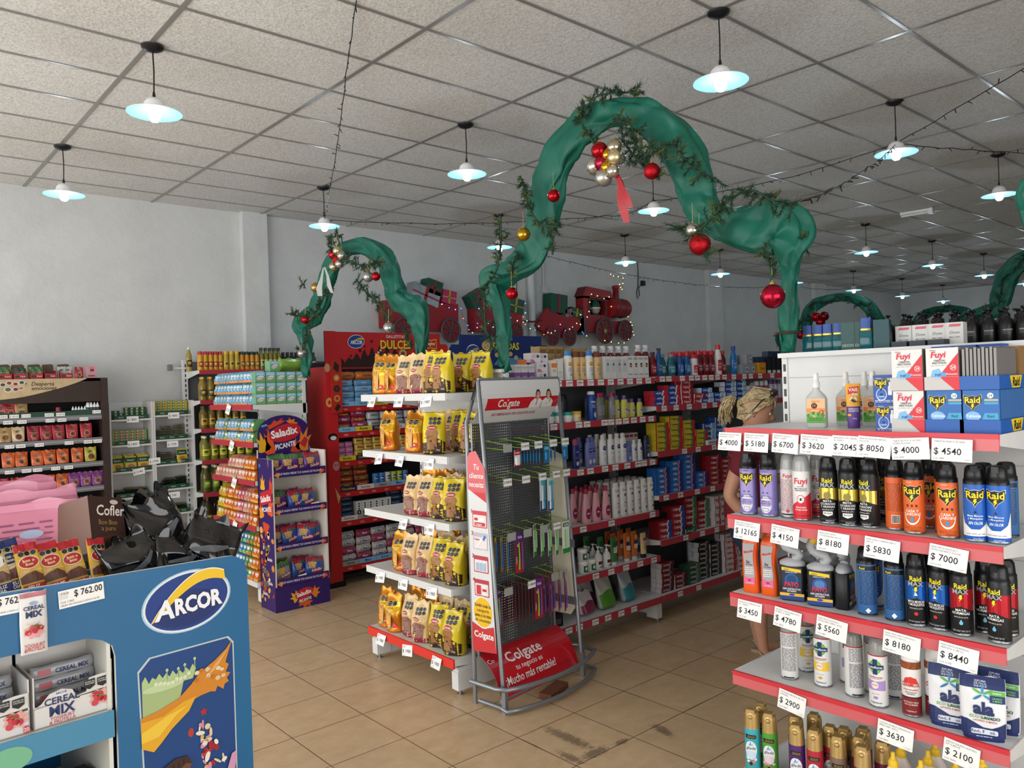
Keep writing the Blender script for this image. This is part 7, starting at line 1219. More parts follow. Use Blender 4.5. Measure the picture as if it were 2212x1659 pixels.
 mb = MB(); mb.box(X0, 4.74, 6.49, 6.50, 2.03, 2.375, red); mb.prism([(4.74, 2.03), (4.84, 2.03), (4.84, 2.24), (4.82, 2.27), (4.74, 2.27)], 6.492, 6.50, red); s = front(6.4895, .0006); arcor(mb, s, 3.76, 2.285, .18); txt(mb, s, 'GALLETITAS', 4.20, 2.325, .028, '#e4dcd4', 4, .24, .012); txt(mb, s, 'DULCES', 4.21, 2.215, .085, '#1a1410', 4, .37, .05); txt(mb, s, 'DULCES', 4.205, 2.22, .08, '#e0c22a', 5, .36, .03); bagley(mb, s, 4.62, 2.27, .15); ch = '#2a1713'
 P = [(3.47, 2.06)]+[(3.47+.95*k/40, 2.085+.045*abs(math.sin(k*.9))+.13*max(0, math.sin((k-8)*PI/34))*(.7+.3*math.sin(k*1.7))) for k in range(41)]+[(4.42, 2.04), (3.47, 2.04)]; pol(mb, s, P, ch, 2)
 for x, z, r in ((3.85, 2.24, .012), (3.80, 2.20, .018), (3.93, 2.29, .014), (4.40, 2.26, .012), (3.70, 2.15, .012), (4.45, 2.2, .016)): ell(mb, s, x, z, r, r, ch, 2, 10)
 for k in range(8): ell(mb, s, 4.00+.03*math.sin(k*2.1)+.0*k, 2.05+.022*k, .022-.0015*k, .012, '#d6cfc8', 3, 10, k); ell(mb, s, 4.45+.012*k, 2.08+.022*k, .016-.001*k, .010, '#d6cfc8', 3, 10, k*.7)
 for x, z, r, c in ((4.14, 2.13, .05, '#c0955a'), (4.28, 2.17, .045, '#c9a068'), (4.05, 2.16, .03, '#4a2a20'), (4.36, 2.09, .05, '#2f1d18'), (4.22, 2.07, .035, '#b07f44'), (4.02, 2.09, .03, '#c9b48a')): draw(mb, s, [[(x-r, z-r*.6), (x+r*.8, z-r), (x+r, z+r*.6), (x-r*.7, z+r)]] if r > .046 else [[(x+r*math.cos(a), z+r*math.sin(a)) for a in [k*PI/6 for k in range(12)]]], c, 5); ell(mb, s, x, z, r*.55, r*.55, '#6a4428' if c[1] != '2' else '#4a342c', 6, 10)
 loc(obj('header_board', mb, e, label='red header board with chocolate splash'))
 n = empty('biscuit_rack', (4.87, 6.5, 0)); tag(n, 'navy biscuit rack with cracker header board beside the red rack', 'biscuit rack'); mb = MB(); mb.box(4.86, 6.3, 6.86, 6.87, .05, 2.1, MATS['rack_dark']); mb.box(4.86, 4.88, 6.5, 6.86, .05, 1.9, navy); mb.box(6.28, 6.3, 6.5, 6.86, .0, 1.9, navy); mb.box(4.88, 5.0, 6.52, 6.8, 0, .06, BLACKM); loc(obj('rack_body', mb, n), 4.87)
 for z in zs: mb = MB(); mb.box(4.88, 6.28, 6.5, 6.86, z-.06, z, navy); loc(obj('shelf', mb, n), 4.87)
 mb = MB(); mb.box(4.99, 6.18, 6.49, 6.50, 2.03, 2.375, navy); mb.prism([(4.86, 2.03), (4.99, 2.03), (4.99, 2.27), (4.89, 2.27), (4.86, 2.23)], 6.492, 6.50, navy); mb.prism([(6.18, 2.03), (6.30, 2.03), (6.30, 2.22), (6.26, 2.27), (6.18, 2.27)], 6.492, 6.50, navy); s = front(6.4895, .0006); ell(mb, s, 5.17, 2.20, .088, .074, '#d0d6dc', 2, 24); arcor(mb, s, 5.17, 2.20, .17)
 txt(mb, s, 'GALLETITAS', 5.63, 2.325, .026, '#e4dcd4', 4, .22, .012); txt(mb, s, 'SALADAS', 5.64, 2.215, .08, '#12203f', 4, .40, .05); txt(mb, s, 'SALADAS', 5.635, 2.22, .075, '#d9cf3a', 5, .39, .03); bagley(mb, s, 6.08, 2.21, .15); pol(mb, s, [(5.45, 2.05), (5.52, 2.12), (5.85, 2.13), (5.95, 2.05)], '#4f8ab8', 2)
 for x, z, r in ((5.35, 2.26, .06), (5.50, 2.16, .03), (5.60, 2.14, .03), (5.70, 2.17, .03), (5.78, 2.13, .03)): ell(mb, s, x, z, r, r*.85, '#cfae74', 4, 14); [ell(mb, s, x+r*.4*math.cos(a), z+r*.4*math.sin(a), r*.12, r*.12, '#6a4a2a', 5, 8) for a in (0, 2, 4)]
 loc(obj('header_board', mb, n, label='navy header board with crackers'), 4.87)
 def pk(w, d, h, col, word, tc, prof='pillow', cat='biscuit pack', name='biscuit_pack', deco=None):
  bg = Bag(w, d, h, prof, .002, len(MATS), 8, 10); b = bg.build(film('k'+col[1:]+word, col)); L = MB(); S = bg.S(); txt(L, S, word, 0, h*.42, h*.24, tc, 3, w*.6, .02)
  if deco: deco(L, S, bg)
  return Proto(name, cat, b, [('printed_front', L)])
 blue = pk(.20, .05, .055, '#5f96c4', 'formis', '#e4ecf2', 'bar'); lbl = pk(.20, .05, .055, '#7fb0d4', 'Aireadas', '#b3303a', 'bar'); foil = pk(.13, .09, .075, '#a8aaae', 'OBSESION', '#5a5c60', 'brick'); yel = pk(.095, .06, .06, '#c9a24a', 'Mellizas', '#4a2a1a', 'brick'); pkk = pk(.08, .05, .05, '#b86a9a', 'Amor', '#eee4ee', 'brick'); brn = pk(.16, .055, .055, '#7a4a24', 'formis', '#e0b04a', 'bar'); rd2 = pk(.16, .055, .055, '#8f2a24', 'Merengadas', '#e0c04a', 'bar'); man = pk(.16, .07, .07, '#c9c4be', 'Mana', '#1f3f9a', 'pillow', deco=lambda L, S, bg: ell(L, S, 0, .036, .05, .022, '#2a4fa8', 2)); mn2 = pk(.16, .07, .07, '#a83a5a', 'Mana', '#e4e6f0', 'pillow', deco=lambda L, S, bg: ell(L, S, 0, .036, .05, .022, '#2a4fa8', 2)); drk = pk(.17, .05, .05, '#22344a', 'Tentaciones', '#7fb0d4', 'bar')
 org = pk(.2, .10, .075, '#c9742a', 'Coquitas', '#6a2a1a', 'pillow')
 cn = MB(); cn.lathe([(.030, 0), (.031, .003), (.031, .105), (.029, .108)], '#3a7ab8', 14); L = MB(); s = Cyl(.031); ell(L, s, 0, .06, .022, .02, '#1f3f8a', 1, 14); txt(L, s, 'Mana', 0, .053, .014, '#e4e8ee', 2, .04, .015); c1 = Proto('biscuit_tube', 'biscuit pack', cn, [('label', L)]); cn = MB(); cn.lathe([(.030, 0), (.031, .003), (.031, .105), (.029, .108)], '#a8b03a', 14); c2 = Proto('biscuit_tube', 'biscuit pack', cn, [('label', L)]); cn = MB(); cn.lathe([(.030, 0), (.031, .003), (.031, .105), (.029, .108)], '#c9c9c4', 14); c3 = Proto('biscuit_tube', 'biscuit pack', cn, [('label', L)])
 w_ = carton(.062, .05, .14, '#cfcfcd', lambda b, s: ([octs(b, s, 0, .115-.022*k, 1, .009, 1, 2) for k in range(3)], ell(b, s, 0, .035, .024, .024, '#3a241a', 2, 16), ell(b, s, 0, .035, .009, .009, '#cfcfcd', 3, 10)), 'ring_biscuit_box', 'biscuit pack')
 sn = ('top', 'second', 'third', 'fourth', 'fifth', 'bottom')
 def grid(ps, zi, x0, dx, cols, tiers, dz, nm, y=6.555, dz0=0):
  for c in range(cols):
   for t in range(tiers): p = ps[(c+t) % len(ps)]; p.put(x0+dx*c+rr(-.005, .005), y+.006*t, zs[zi]+.001+dz*t+dz0, rr(-.06, .06), '%s on the %s rack shelf, %s column, %s up' % (nm, sn[zi], ORD[c], ORD[t]), 'biscuit packs')
 grid((blue, lbl), 0, 3.66, .205, 5, 4, .056, 'blue biscuit pack'); grid((org,), 0, 3.68, .21, 4, 1, .08, 'orange biscuit bag', 6.58, .226); grid((rd2, mn2), 1, 3.63, .165, 2, 3, .056, 'red and silver biscuit pack'); grid((foil,), 1, 3.95, .14, 5, 2, .08, 'silver foil biscuit pack'); grid((pkk,), 2, 3.60, .085, 2, 3, .051, 'pink biscuit pack'); grid((yel,), 2, 3.79, .10, 8, 3, .061, 'yellow-brown biscuit pack'); grid((brn, rd2), 3, 3.64, .165, 2, 4, .056, 'brown biscuit pack')
 for i, p in enumerate((c1, c1, c3, c2, c2, c1)): p.put(3.965+.068*i, 6.56, zs[3]+.001, 0, 'round biscuit tube on the fourth rack shelf, %s along' % ORD[i], 'biscuit tubes')
 grid((drk,), 4, 3.63, .175, 1, 4, .051, 'navy biscuit pack'); grid((drk,), 4, 4.17, .175, 3, 4, .051, 'navy biscuit pack past the white boxes')
 for i in range(6): w_.put(3.755+.065*i, 6.55, zs[4]+.001, rr(-.05, .05), 'white ring biscuit box on the fifth rack shelf, %s along' % ORD[i], 'ring biscuit boxes')
 grid((man, mn2, man), 5, 3.64, .17, 6, 4, .071, 'oval-logo biscuit pack')
biscuits()
def snackstand():
 pu, wh = mat('stand_purple', '#2f1a5e', .4), mat('white_card_inside', '#d6cfc6', .6); e = empty('snack_display', (2.985, 6.32, 0)); tag(e, 'purple cardboard floor display of snack bags with flaming round header', 'snack display')
 def loc(o): o.location = (-2.985, -6.32, 0); return o
 X0, X1, Y0, Y1 = 2.74, 3.23, 6.155, 6.45
 def flames(b, s, pts):
  for x, z, w, h, c, a in pts: pol(b, s, [(x+px*w*math.cos(a)-pz*h*math.sin(a), z+px*w*math.sin(a)+pz*h*math.cos(a)) for px, pz in ((-.5, 0), (-.3, -.1), (.3, -.1), (.5, 0), (.35, .35), (.45, .7), (.15, .5), (.05, 1), (-.15, .55), (-.4, .75), (-.3, .35))], c, 2)
 mb = MB(); mb.box(X0, X0+.012, Y0, Y1, 0, 1.27, {'*': wh, 'x': pu}); mb.prism([(0, 0), (0, 0.0001), (.0001, 0)], 0, .0001, wh); s = Flat((X0, 0, 0), (0, -1, 0), (0, 0, 1), .0006); u0, u1 = -Y1, -Y0; uc = (u0+u1)/2
 ell(mb, s, uc-.10, 1.21, .02, .018, '#3a6ab0', 3); pol(mb, s, [(uc-.12, .86), (uc+.13, .92), (uc+.12, 1.03), (uc-.1, .98)], '#b81f2c', 3); txt(mb, s, 'Saladix', uc+.01, .915, .05, '#ece6e6', 5, .22, .03, rot=.18); txt(mb, s, 'PICANTE', uc+.02, .83, .036, '#ece6e6', 5, .18, .025, rot=.12)
 flames(mb, s, [(uc-.08, .78, .1, .12, '#d98a1f', .3), (uc+.08, .82, .12, .18, '#d9541f', -.2), (uc-.05, 1.02, .1, .12, '#d9a01f', 0), (uc+.11, 1.0, .08, .14, '#c9441f', 0), (uc, .72, .14, .12, '#c9441f', 3)])
 R = random.Random(4)
 for k in range(34): z = .08+.6*(k/34); ell(mb, s, uc+R.uniform(-.12, .12), z, R.uniform(.012, .035), R.uniform(.012, .03), R.choice(('#c9842a', '#d9a04a', '#b3302a', '#e0c28a', '#9a4a1f')), 3, 9, R.uniform(0, 3))
 for z in (.22, .42, .12): txt(mb, s, 'Saladix', uc+R.uniform(-.06, .06), z, .026, '#e4d9d4', 6, .1, .02); octs(mb, s, uc+R.uniform(-.05, .05), z+.10, 3, .018, 1, 5)
 loc(obj('side_panel', mb, e)); mb = MB(); mb.box(X1-.012, X1, Y0, Y1, 0, 1.32, wh); mb.box(X0, X1, Y1-.012, Y1, 0, 1.34, wh); loc(obj('back_panel', mb, e))
 for z, front_h in ((1.13, .06), (.82, .055), (.52, .055), (.225, .055)):
  mb = MB(); mb.box(X0+.012, X1-.012, Y0+.004, Y1-.012, z-.004, z, wh); mb.box(X0+.012, X1-.004, Y0-.002, Y0+.004, z-.012, z+front_h-.01, pu); s = front(Y0-.002, .0006); txt(mb, s, 'QUE NADA FRENE TUS GANAS DE PICANTE', 2.985, z+.008, .017, '#d9d2e0', 3, .40, .012, shear=.15); flames(mb, s, [(2.775, z, .05, .04, '#d9781f', -.6), (3.19, z, .06, .04, '#d9541f', .4)]); loc(obj('tray', mb, e))
 mb = MB(); mb.box(X0, X1, Y0-.001, Y0+.006, 0, .21, pu); s = front(Y0-.001, .0006); flames(mb, s, [(2.93, .09, .10, .08, '#d9a01f', .9), (3.07, .10, .10, .08, '#d9781f', -.9), (3.0, .05, .14, .06, '#c9541f', 3)]); ell(mb, s, 2.99, .12, .085, .045, '#b81f2c', 3, 20, .2); txt(mb, s, 'Saladix', 2.99, .105, .034, '#ece6e6', 5, .15, .03, rot=.15); txt(mb, s, 'PICANTE', 3.0, .055, .022, '#ece6e6', 5, .11, .025, rot=.12); loc(obj('base_panel', mb, e))
 mb = MB(); P = [(2.74, 1.27), (3.215, 1.27), (3.215, 1.48)]+[(2.977+.238*math.cos(a), 1.48+.15*math.sin(a)) for a in [PI*k/12 for k in range(1, 12)]]+[(2.74, 1.48)]; mb.prism(P, Y1-.03, Y1-.024, pu); s = front(Y1-.03, .0006); flames(mb, s, [(2.80, 1.34, .12, .16, '#d9a01f', .3), (2.85, 1.32, .1, .22, '#d9541f', .1), (3.14, 1.33, .13, .2, '#d9781f', -.3), (3.08, 1.31, .1, .12, '#c9441f', 0), (2.9, 1.54, .2, .05, '#c9441f', .4), (3.05, 1.55, .12, .05, '#d9781f', -.5)]); ell(mb, s, 2.99, 1.475, .15, .075, '#b81f2c', 3, 24, .2); txt(mb, s, 'Saladix', 2.985, 1.45, .062, '#ece6e6', 6, .25, .035, rot=.16); txt(mb, s, 'PICANTE', 2.99, 1.345, .042, '#ece6e6', 5, .19, .03, rot=.14); ell(mb, s, 2.80, 1.545, .035, .016, '#1b3f8a', 3, 14, .2); txt(mb, s, 'ARCOR', 2.80, 1.54, .013, '#d9dde0', 4, .05, .01, rot=.2); pol(mb, s, [(3.12, 1.37), (3.17, 1.33), (3.2, 1.40), (3.17, 1.43)], '#b3202a', 4); loc(obj('header', mb, e, label='round-topped purple header with flames'))
 def bagp(top, bot, w=.17, h=.17):
  bg = Bag(w, .07, h, 'pillow', .006, len(MATS)+7); b = bg.build(film('n'+top[1:]+bot[1:], bot)); L = MB(); S = bg.S(); bg.fill(L, h*.75, h*.99, top, 1); loaf_pic(L, S, -w*.42, w*.1, h*.38, h*.74, '#c9a060', ('#a87a3a', '#dcb87a', '#8a5a2a'), l=2, seed=len(MATS)); octs(L, S, w*.1, h*.80, 3, .014, 1, 5); ell(L, S, w*.12, h*.27, w*.34, h*.13, '#b81f2c', 4, 16, .2); txt(L, S, 'Saladix', w*.12, h*.23, h*.15, '#ece6e6', 6, w*.58, .03, rot=.18); return Proto('snack_bag', 'snack bag', b, [('printed_front', L)])
 gp, rb = bagp('#3f7a34', '#5a2a6a'), bagp('#a8202c', '#2a4f9a'); rp = bagp('#a8202c', '#5a2f7a'); gy = bagp('#4f8a3a', '#8a8a86'); nm = {id(gp): 'green and purple', id(rb): 'red and blue', id(rp): 'red and purple', id(gy): 'green and grey'}; n = {}
 for z, L_ in ((1.13, ((2.82, 6.23, gp, .2), (2.93, 6.22, gp, -.1), (3.04, 6.24, gp, .2), (3.14, 6.23, rp, .1), (2.87, 6.32, gp, 0), (3.08, 6.33, rp, 0))), (.82, ((2.83, 6.24, gp, .1), (2.98, 6.22, rb, .2), (3.08, 6.23, rb, .1), (2.85, 6.33, gp, 0), (3.0, 6.33, rb, 0))), (.52, ((2.81, 6.24, rb, .5), (2.92, 6.23, rb, .2), (3.05, 6.22, rb, -.3), (3.13, 6.24, rb, .1), (2.9, 6.34, rb, 0), (3.1, 6.34, rb, 0))), (.225, ((2.85, 6.23, gy, .2), (3.0, 6.26, rb, .4), (3.12, 6.22, rb, -.1), (2.88, 6.34, gp, 0), (3.06, 6.35, rb, 0)))):
  for x, y, p, t in L_: n[id(p)] = n.get(id(p), 0)+1; p.put(x, y+.012, z+.014, t, '%s snack bag in the purple display, %s of its kind from the top' % (nm[id(p)], ORD[n[id(p)]-1]), 'snack bags', rx=-.08, ry=rr(-.15, .15), sc=.92)
 for i, (x, z) in enumerate(((3.12, .845), (2.98, .25))): hang_tag(x, 6.159, z+.03, 'y', .075, .035, '$ 1890.00', 'small white price tag stuck on the purple display tray, %s one' % ('upper', 'lower')[i], roll=-.1, group=None, big=.5)
snackstand()
# ================================================================== GREEN ARCHES, GARLANDS, BAUBLES
GRN = mat('green_taffeta', '#0c5f4e', .5, spec=.4, noise=.18, nscale=9); GRN2 = mat('pine_needles', '#1d3a26', .7); GRN3 = mat('pine_tips', '#4a5a2a', .7)
MAINP = [(3.70, 1.934, .03), (3.695, 1.96, .041), (3.70, 2.155, .052), (3.735, 2.364, .065), (3.79, 2.494, .078), (3.63, 2.545, .085), (3.42, 2.60, .10), (3.35, 2.72, .122), (3.286, 2.945, .128), (3.173, 3.123, .12), (3.002, 3.238, .105), (2.826, 3.275, .085), (2.663, 3.254, .068), (2.511, 3.18, .082), (2.383, 3.063, .098), (2.296, 2.925, .105), (2.235, 2.78, .10), (2.19, 2.66, .085), (2.12, 2.575, .075), (2.018, 2.53, .092), (1.90, 2.505, .11), (1.79, 2.495, .118), (1.745, 2.45, .105), (1.755, 2.36, .06), (1.76, 2.263, .037), (1.77, 2.1, .045), (1.775, 1.965, .032), (1.775, 1.934, .028)]
SMALLP = [(6.40, 1.955, .03), (6.40, 1.99, .041), (6.38, 2.151, .06), (6.42, 2.338, .07), (6.46, 2.44, .08), (6.25, 2.506, .10), (6.06, 2.607, .108), (5.985, 2.747, .10), (5.853, 2.888, .09), (5.646, 2.972, .066), (5.401, 2.969, .064), (5.174, 2.894, .076), (5.021, 2.773, .09), (4.946, 2.634, .097), (4.884, 2.499, .096), (4.76, 2.43, .085), (4.65, 2.36, .11), (4.60, 2.25, .075), (4.61, 2.10, .045), (4.625, 1.96, .03), (4.625, 1.934, .026)]
def smooth(P, n=6):
 out = []
 for i in range(len(P)-1):
  p0, p1, p2, p3 = P[max(i-1, 0)], P[i], P[i+1], P[min(i+2, len(P)-1)]
  for k in range(n):
   t = k/n; out.append(tuple(.5*((2*b)+(c-a)*t+(2*a-5*b+4*c-d)*t*t+(3*b-a-3*c+d)*t**3) for a, b, c, d in zip(p0, p1, p2, p3)))
 return out+[tuple(P[-1])]
def drape(P, seed, X=3.2, n=48):
 Q = smooth(P, 9); R = random.Random(seed); mb = MB(); V = []; F = []; ph = [R.uniform(0, 6.3) for _ in range(4)]
 up = [(b[1]-a[1], b[0]-a[0]) for a, b in zip([Q[0]]+Q[:-1], Q[1:]+[Q[-1]])]
 for i, (y, z, r) in enumerate(Q):
  dz, dy = up[i]; l = math.hypot(dy, dz) or 1; ny, nz = -dz/l, dy/l; s = i*.11
  for k in range(n):
   a = 2*PI*k/n; rg = lambda t: 1-2*abs((t/(2*PI)) % 1*2-1)**.75
   f = 1+.15*rg(3*a+ph[0]+s*1.9)+.10*rg(5*a+ph[1]-s*1.3)+.07*rg(8*a+s*.7+ph[2]); e = math.copysign(abs(math.cos(a))**.75, math.cos(a)); g = math.copysign(abs(math.sin(a))**.75, math.sin(a)); q = .016*rg(s*2.6+a*2+ph[3])+.010*rg(s*5.3-a*3+ph[1])
   V.append((X-min(.6*r, .05)*g*f+q*.9, y+ny*r*e*f+q*.25*ny, z+nz*r*e*f+q*.25*nz))
  if i:
   for k in range(n): F.append(((i-1)*n+k, (i-1)*n+(k+1) % n, i*n+(k+1) % n, i*n+k))
 mb.add(V, F, GRN, True); mb.add(V[:n], [tuple(range(n))], GRN); mb.add(V[-n:], [tuple(range(n))], GRN); return mb
def garland(pts, seed, dens=60, L=.085):
 """A tinsel pine garland: a stem with needle sprigs."""
 R = random.Random(seed); mb = MB(); Q = [Vector(p) for p in pts]; mb.tube(Q, .006, GRN2, 5)
 for a, b in zip(Q, Q[1:]):
  n = max(1, int((b-a).length*dens*1.35))
  for k in range(n):
   p = a.lerp(b, (k+R.random())/n); d = Vector((R.gauss(0, .6)-.15, R.gauss(0, 1), R.gauss(0, 1))).normalized()*R.uniform(.45, .95)*L*.8; m = GRN3 if R.random() < .16 else GRN2
   mb.tube([p, p+d], .0028, GRN2, 3, caps=False); V = []; F = []
   for j in range(24):
    q = p+d*(.05+.95*j/23); e = (Vector((R.gauss(0, 1), R.gauss(0, 1), R.gauss(0, 1))).normalized()+d.normalized()*.7)*R.uniform(.016, .030); w = e.cross(Vector((R.random(), R.random(), R.random()))).normalized()*.0027; o = len(V); V += [q-w, q+w, q+e]; F.append((o, o+1, o+2))
   mb.add(V, F, m)
 return mb
BC = {}
def bauble(col, r, p, label, rough=.18, group=None, string=.09, metal=.85):
 k = (col, r)
 if k not in BC:
  b = MB(); b.ball((0, 0, 0), r, mat('bauble'+col[1:]+str(int(rough*100)), col, rough, metal, bump=.25 if rough > .3 else 0, nscale=160), 20, 12); c = MB(); c.lathe([(r*.24, r*.93), (r*.22, r*1.14)], MATS.get('bauble_cap') or mat('bauble_cap', '#b08d3a', .3, .8), 10); c.tube([(0, 0, r*1.1), (0, 0, r*1.1+string)], .0012, GOLDM, 4); BC[k] = Proto('bauble', 'bauble', b, [('cap', c)])
 return BC[k].put(*p, 0, label, group)
def ribbon(pts, w, m, label, X):
 mb = MB(); V = []; 
 for i, (y, z, tw) in enumerate(pts): V += [(X-.012*math.sin(i*1.3), y-w*tw, z), (X+.012*math.sin(i*1.7+1), y+w*tw, z+.006)]
 mb.add(V, [(2*i, 2*i+1, 2*i+3, 2*i+2) for i in range(len(pts)-1)], m, True); W2 = [(v[0]+.0015, v[1], v[2]) for v in V]; mb.add(W2, [(2*i+2, 2*i+3, 2*i+1, 2*i) for i in range(len(pts)-1)], m, True); tag(obj('ribbon', mb), label, 'ribbon')
def arches():
 xf = 3.13
 def A(P, seed, label, X=3.2): return tag(obj('fabric_arch', drape(P, seed, X)), label, 'decorative arch')
 A(MAINP, 3, 'large dark green fabric arch spanning from the panettone shelves to the insect sprays'); A(SMALLP, 8, 'smaller dark green fabric arch over the biscuit aisle')
 near = [(.82, 1.934, .03), (.79, 2.15, .04), (.79, 2.36, .06), (.79, 2.44, .08), (.67, 2.50, .085), (.5, 2.56, .1), (.3, 2.66, .12), (.15, 2.8, .12), (0, 3.0, .12), (-.2, 3.15, .1), (-.5, 3.2, .09), (-.8, 3.0, .1), (-1, 2.6, .09), (-1.05, 2.2, .05), (-1.06, 1.0, .03), (-1.06, 0, .03)]; A(near, 5, 'dark green fabric arch whose folded corner enters the picture beside the ceiling lamps')
 for X, P, s, nm in ((11.4, SMALLP, 11, 'over the biscuit aisle'), (15.6, SMALLP, 12, 'farthest away of all'), (11.4, MAINP, 13, 'far down the toiletries aisle')):
  Q = [(P[0][0], 0, .03)]+P+[(P[-1][0], 0, .03)]; A(Q, s, 'distant dark green fabric arch %s' % nm, X)
  g = [(X-.09, y, z+(.05 if i % 2 else -.08)) for i, (y, z, r) in enumerate(P[3:-2])]; tag(obj('pine_garland', garland(g, s, 26, .12)), 'dark pine garland on the distant arch %s' % nm, 'garland')
 def g(pts, seed, label, L=.085, dens=60): tag(obj('pine_garland', garland(smooth(pts, 4), seed, dens, L)), label, 'garland')
 g([(xf, 2.93, 3.29), (xf, 2.80, 3.36), (xf+.03, 2.66, 3.345), (xf+.05, 2.52, 3.31)], 1, 'dark pine garland crowning the top of the large arch')
 g([(xf, 2.90, 3.33), (xf-.06, 2.86, 3.23), (xf-.06, 2.79, 3.12), (xf-.03, 2.77, 3.06)], 2, 'dark pine garland hanging down to the cluster of baubles', .06)
 g([(xf-.06, 3.36, 3.05), (xf-.07, 3.31, 2.96), (xf-.08, 3.27, 2.85), (xf-.07, 3.19, 2.74), (xf-.05, 3.05, 2.70)], 3, 'dark pine garland down the panettone side of the large arch')
 g([(xf-.05, 3.10, 2.74), (xf-.05, 3.12, 2.64), (xf-.03, 3.14, 2.56)], 31, 'short pine tail under the single red bauble on the large arch', .06)
 g([(xf-.08, 3.52, 2.84), (xf-.08, 3.53, 2.68), (xf-.09, 3.54, 2.58), (xf-.09, 3.58, 2.50), (xf-.09, 3.68, 2.42), (xf-.08, 3.70, 2.30), (xf-.06, 3.72, 2.18), (xf-.05, 3.66, 2.05)], 4, 'dark pine garland winding down the panettone post of the large arch', .075)
 g([(xf-.05, 2.63, 3.17), (xf-.06, 2.52, 3.12), (xf-.09, 2.47, 3.0), (xf-.10, 2.38, 2.93), (xf-.10, 2.30, 2.95), (xf-.10, 2.22, 2.92), (xf-.1, 2.15, 2.83), (xf-.09, 2.08, 2.76), (xf-.08, 2.02, 2.74)], 5, 'dark pine garland with yellow tips across the insect spray side of the large arch', .10, 75)
 g([(xf-.06, 2.55, 3.02), (xf-.08, 2.46, 2.92), (xf-.09, 2.40, 2.86), (xf-.09, 2.33, 2.80)], 51, 'short pine branch beside the upper hanging red bauble', .09)
 g([(xf-.10, 2.22, 2.55), (xf-.12, 2.12, 2.50), (xf-.12, 2.03, 2.55), (xf-.11, 1.93, 2.62), (xf-.10, 1.83, 2.64), (xf-.08, 1.74, 2.58), (xf-.05, 1.66, 2.54)], 6, 'dark pine garland over the flat corner of the large arch', .09, 80); g([(xf-.11, 2.12, 2.46), (xf-.11, 2.08, 2.40), (xf-.1, 2.05, 2.36)], 61, 'pine tuft hanging beside the big red bauble', .08); g([(3.17, 3.50, 2.60), (3.06, 3.44, 2.54), (3.02, 3.41, 2.44)], 64, 'small pine tuft above the red bauble on the panettone post', .06); g([(xf-.02, 1.82, 2.40), (xf-.06, 1.80, 2.36), (3.03, 1.75, 2.30), (3.02, 1.742, 2.24)], 62, 'small pine tuft above the lowest red bauble', .06); g([(xf+.05, 1.66, 2.45), (xf+.06, 1.67, 2.37)], 63, 'small pine tuft behind the shelf-end post of the large arch', .05)
 red, gold, silv, pale = '#a8141f', '#b08a2a', '#b3b0a8', '#c9bc94'
 P_ = lambda y, z, x=3.02: (x, y*x/3.15, CAMZ+(z-CAMZ)*x/3.15)
 bauble(red, .036, P_(3.166, 2.906), 'small red bauble hanging against the panettone side of the large arch'); bauble(red, .040, P_(2.459, 2.886), 'red bauble hanging under pine inside the large arch, level with the bauble cluster', .4); bauble(gold, .040, P_(3.432, 2.729), 'gold bauble on the panettone side of the large arch', .2); bauble(red, .050, P_(2.186, 2.473), 'big red glittery bauble hanging under the flat corner of the large arch', .42); bauble(silv, .034, P_(2.223, 2.548), 'silver bauble half hidden in pine above the big red bauble'); bauble(red, .037, P_(3.554, 2.387), 'red bauble low on the panettone post of the large arch'); bauble('#a31530', .052, P_(1.814, 2.185), 'large red bauble hanging lowest near the insect spray post', .2)
 cl = [(2.805, 3.075, red, .042), (2.785, 3.005, '#a3203a', .042), (2.70, 3.07, '#a8a08a', .036), (2.745, 3.04, gold, .033), (2.70, 3.015, pale, .036), (2.75, 2.975, gold, .036), (2.84, 3.00, '#b9b4ac', .045), (2.78, 2.925, silv, .044), (2.715, 2.945, '#bfb8aa', .032), (2.665, 3.0, silv, .030), (2.77, 3.04, '#b9b4ac', .04)]
 for i, (y, z, c, r) in enumerate(cl): bauble(c, r*1.06, P_(y, z, 2.98+(.05 if i in (6, 9, 10) else .02*(i % 2))), 'bauble in the hanging cluster of the large arch, %s counted from the top red one' % ORD[i], .3 if i in (4, 7) else .14, None, .0)
 gauze = mat('red_gauze', '#b3242e', .4, alpha=.75); g2 = mat('white_gauze', '#c9c9c4', .4, alpha=.6)
 ribbon([(2.565, 2.866, .02), (2.536, 2.809, .028), (2.527, 2.742, .03), (2.527, 2.676, .025), (2.517, 2.619, .02)], 1, gauze, 'red gauze ribbon tail hanging from the bauble cluster, longer one', 3.0); ribbon([(2.555, 2.847, .02), (2.517, 2.780, .025), (2.489, 2.733, .022), (2.475, 2.685, .012)], 1, gauze, 'red gauze ribbon tail hanging from the bauble cluster, shorter one', 2.99)
 g([(xf, 5.80, 3.02), (xf-.04, 5.68, 3.06), (xf, 5.55, 3.08)], 7, 'dark pine garland on top of the small arch'); g([(xf-.09, 5.62, 2.98), (xf-.08, 5.50, 2.90), (xf-.09, 5.40, 2.84), (xf-.08, 5.28, 2.82), (xf-.08, 5.14, 2.76), (xf-.10, 5.0, 2.76), (xf-.10, 4.88, 2.76), (xf-.1, 4.82, 2.70)], 8, 'dark pine garland along the inner edge of the small arch', .09); g([(xf-.07, 5.25, 2.68), (xf-.07, 5.16, 2.60), (xf-.07, 5.05, 2.52), (xf-.08, 4.92, 2.46), (xf-.07, 4.80, 2.33)], 81, 'dark pine garland drooping down the panettone side of the small arch', .09); g([(xf-.08, 6.13, 2.75), (xf-.1, 6.05, 2.72)], 82, 'pine tuft by the gold bauble on the small arch', .07)
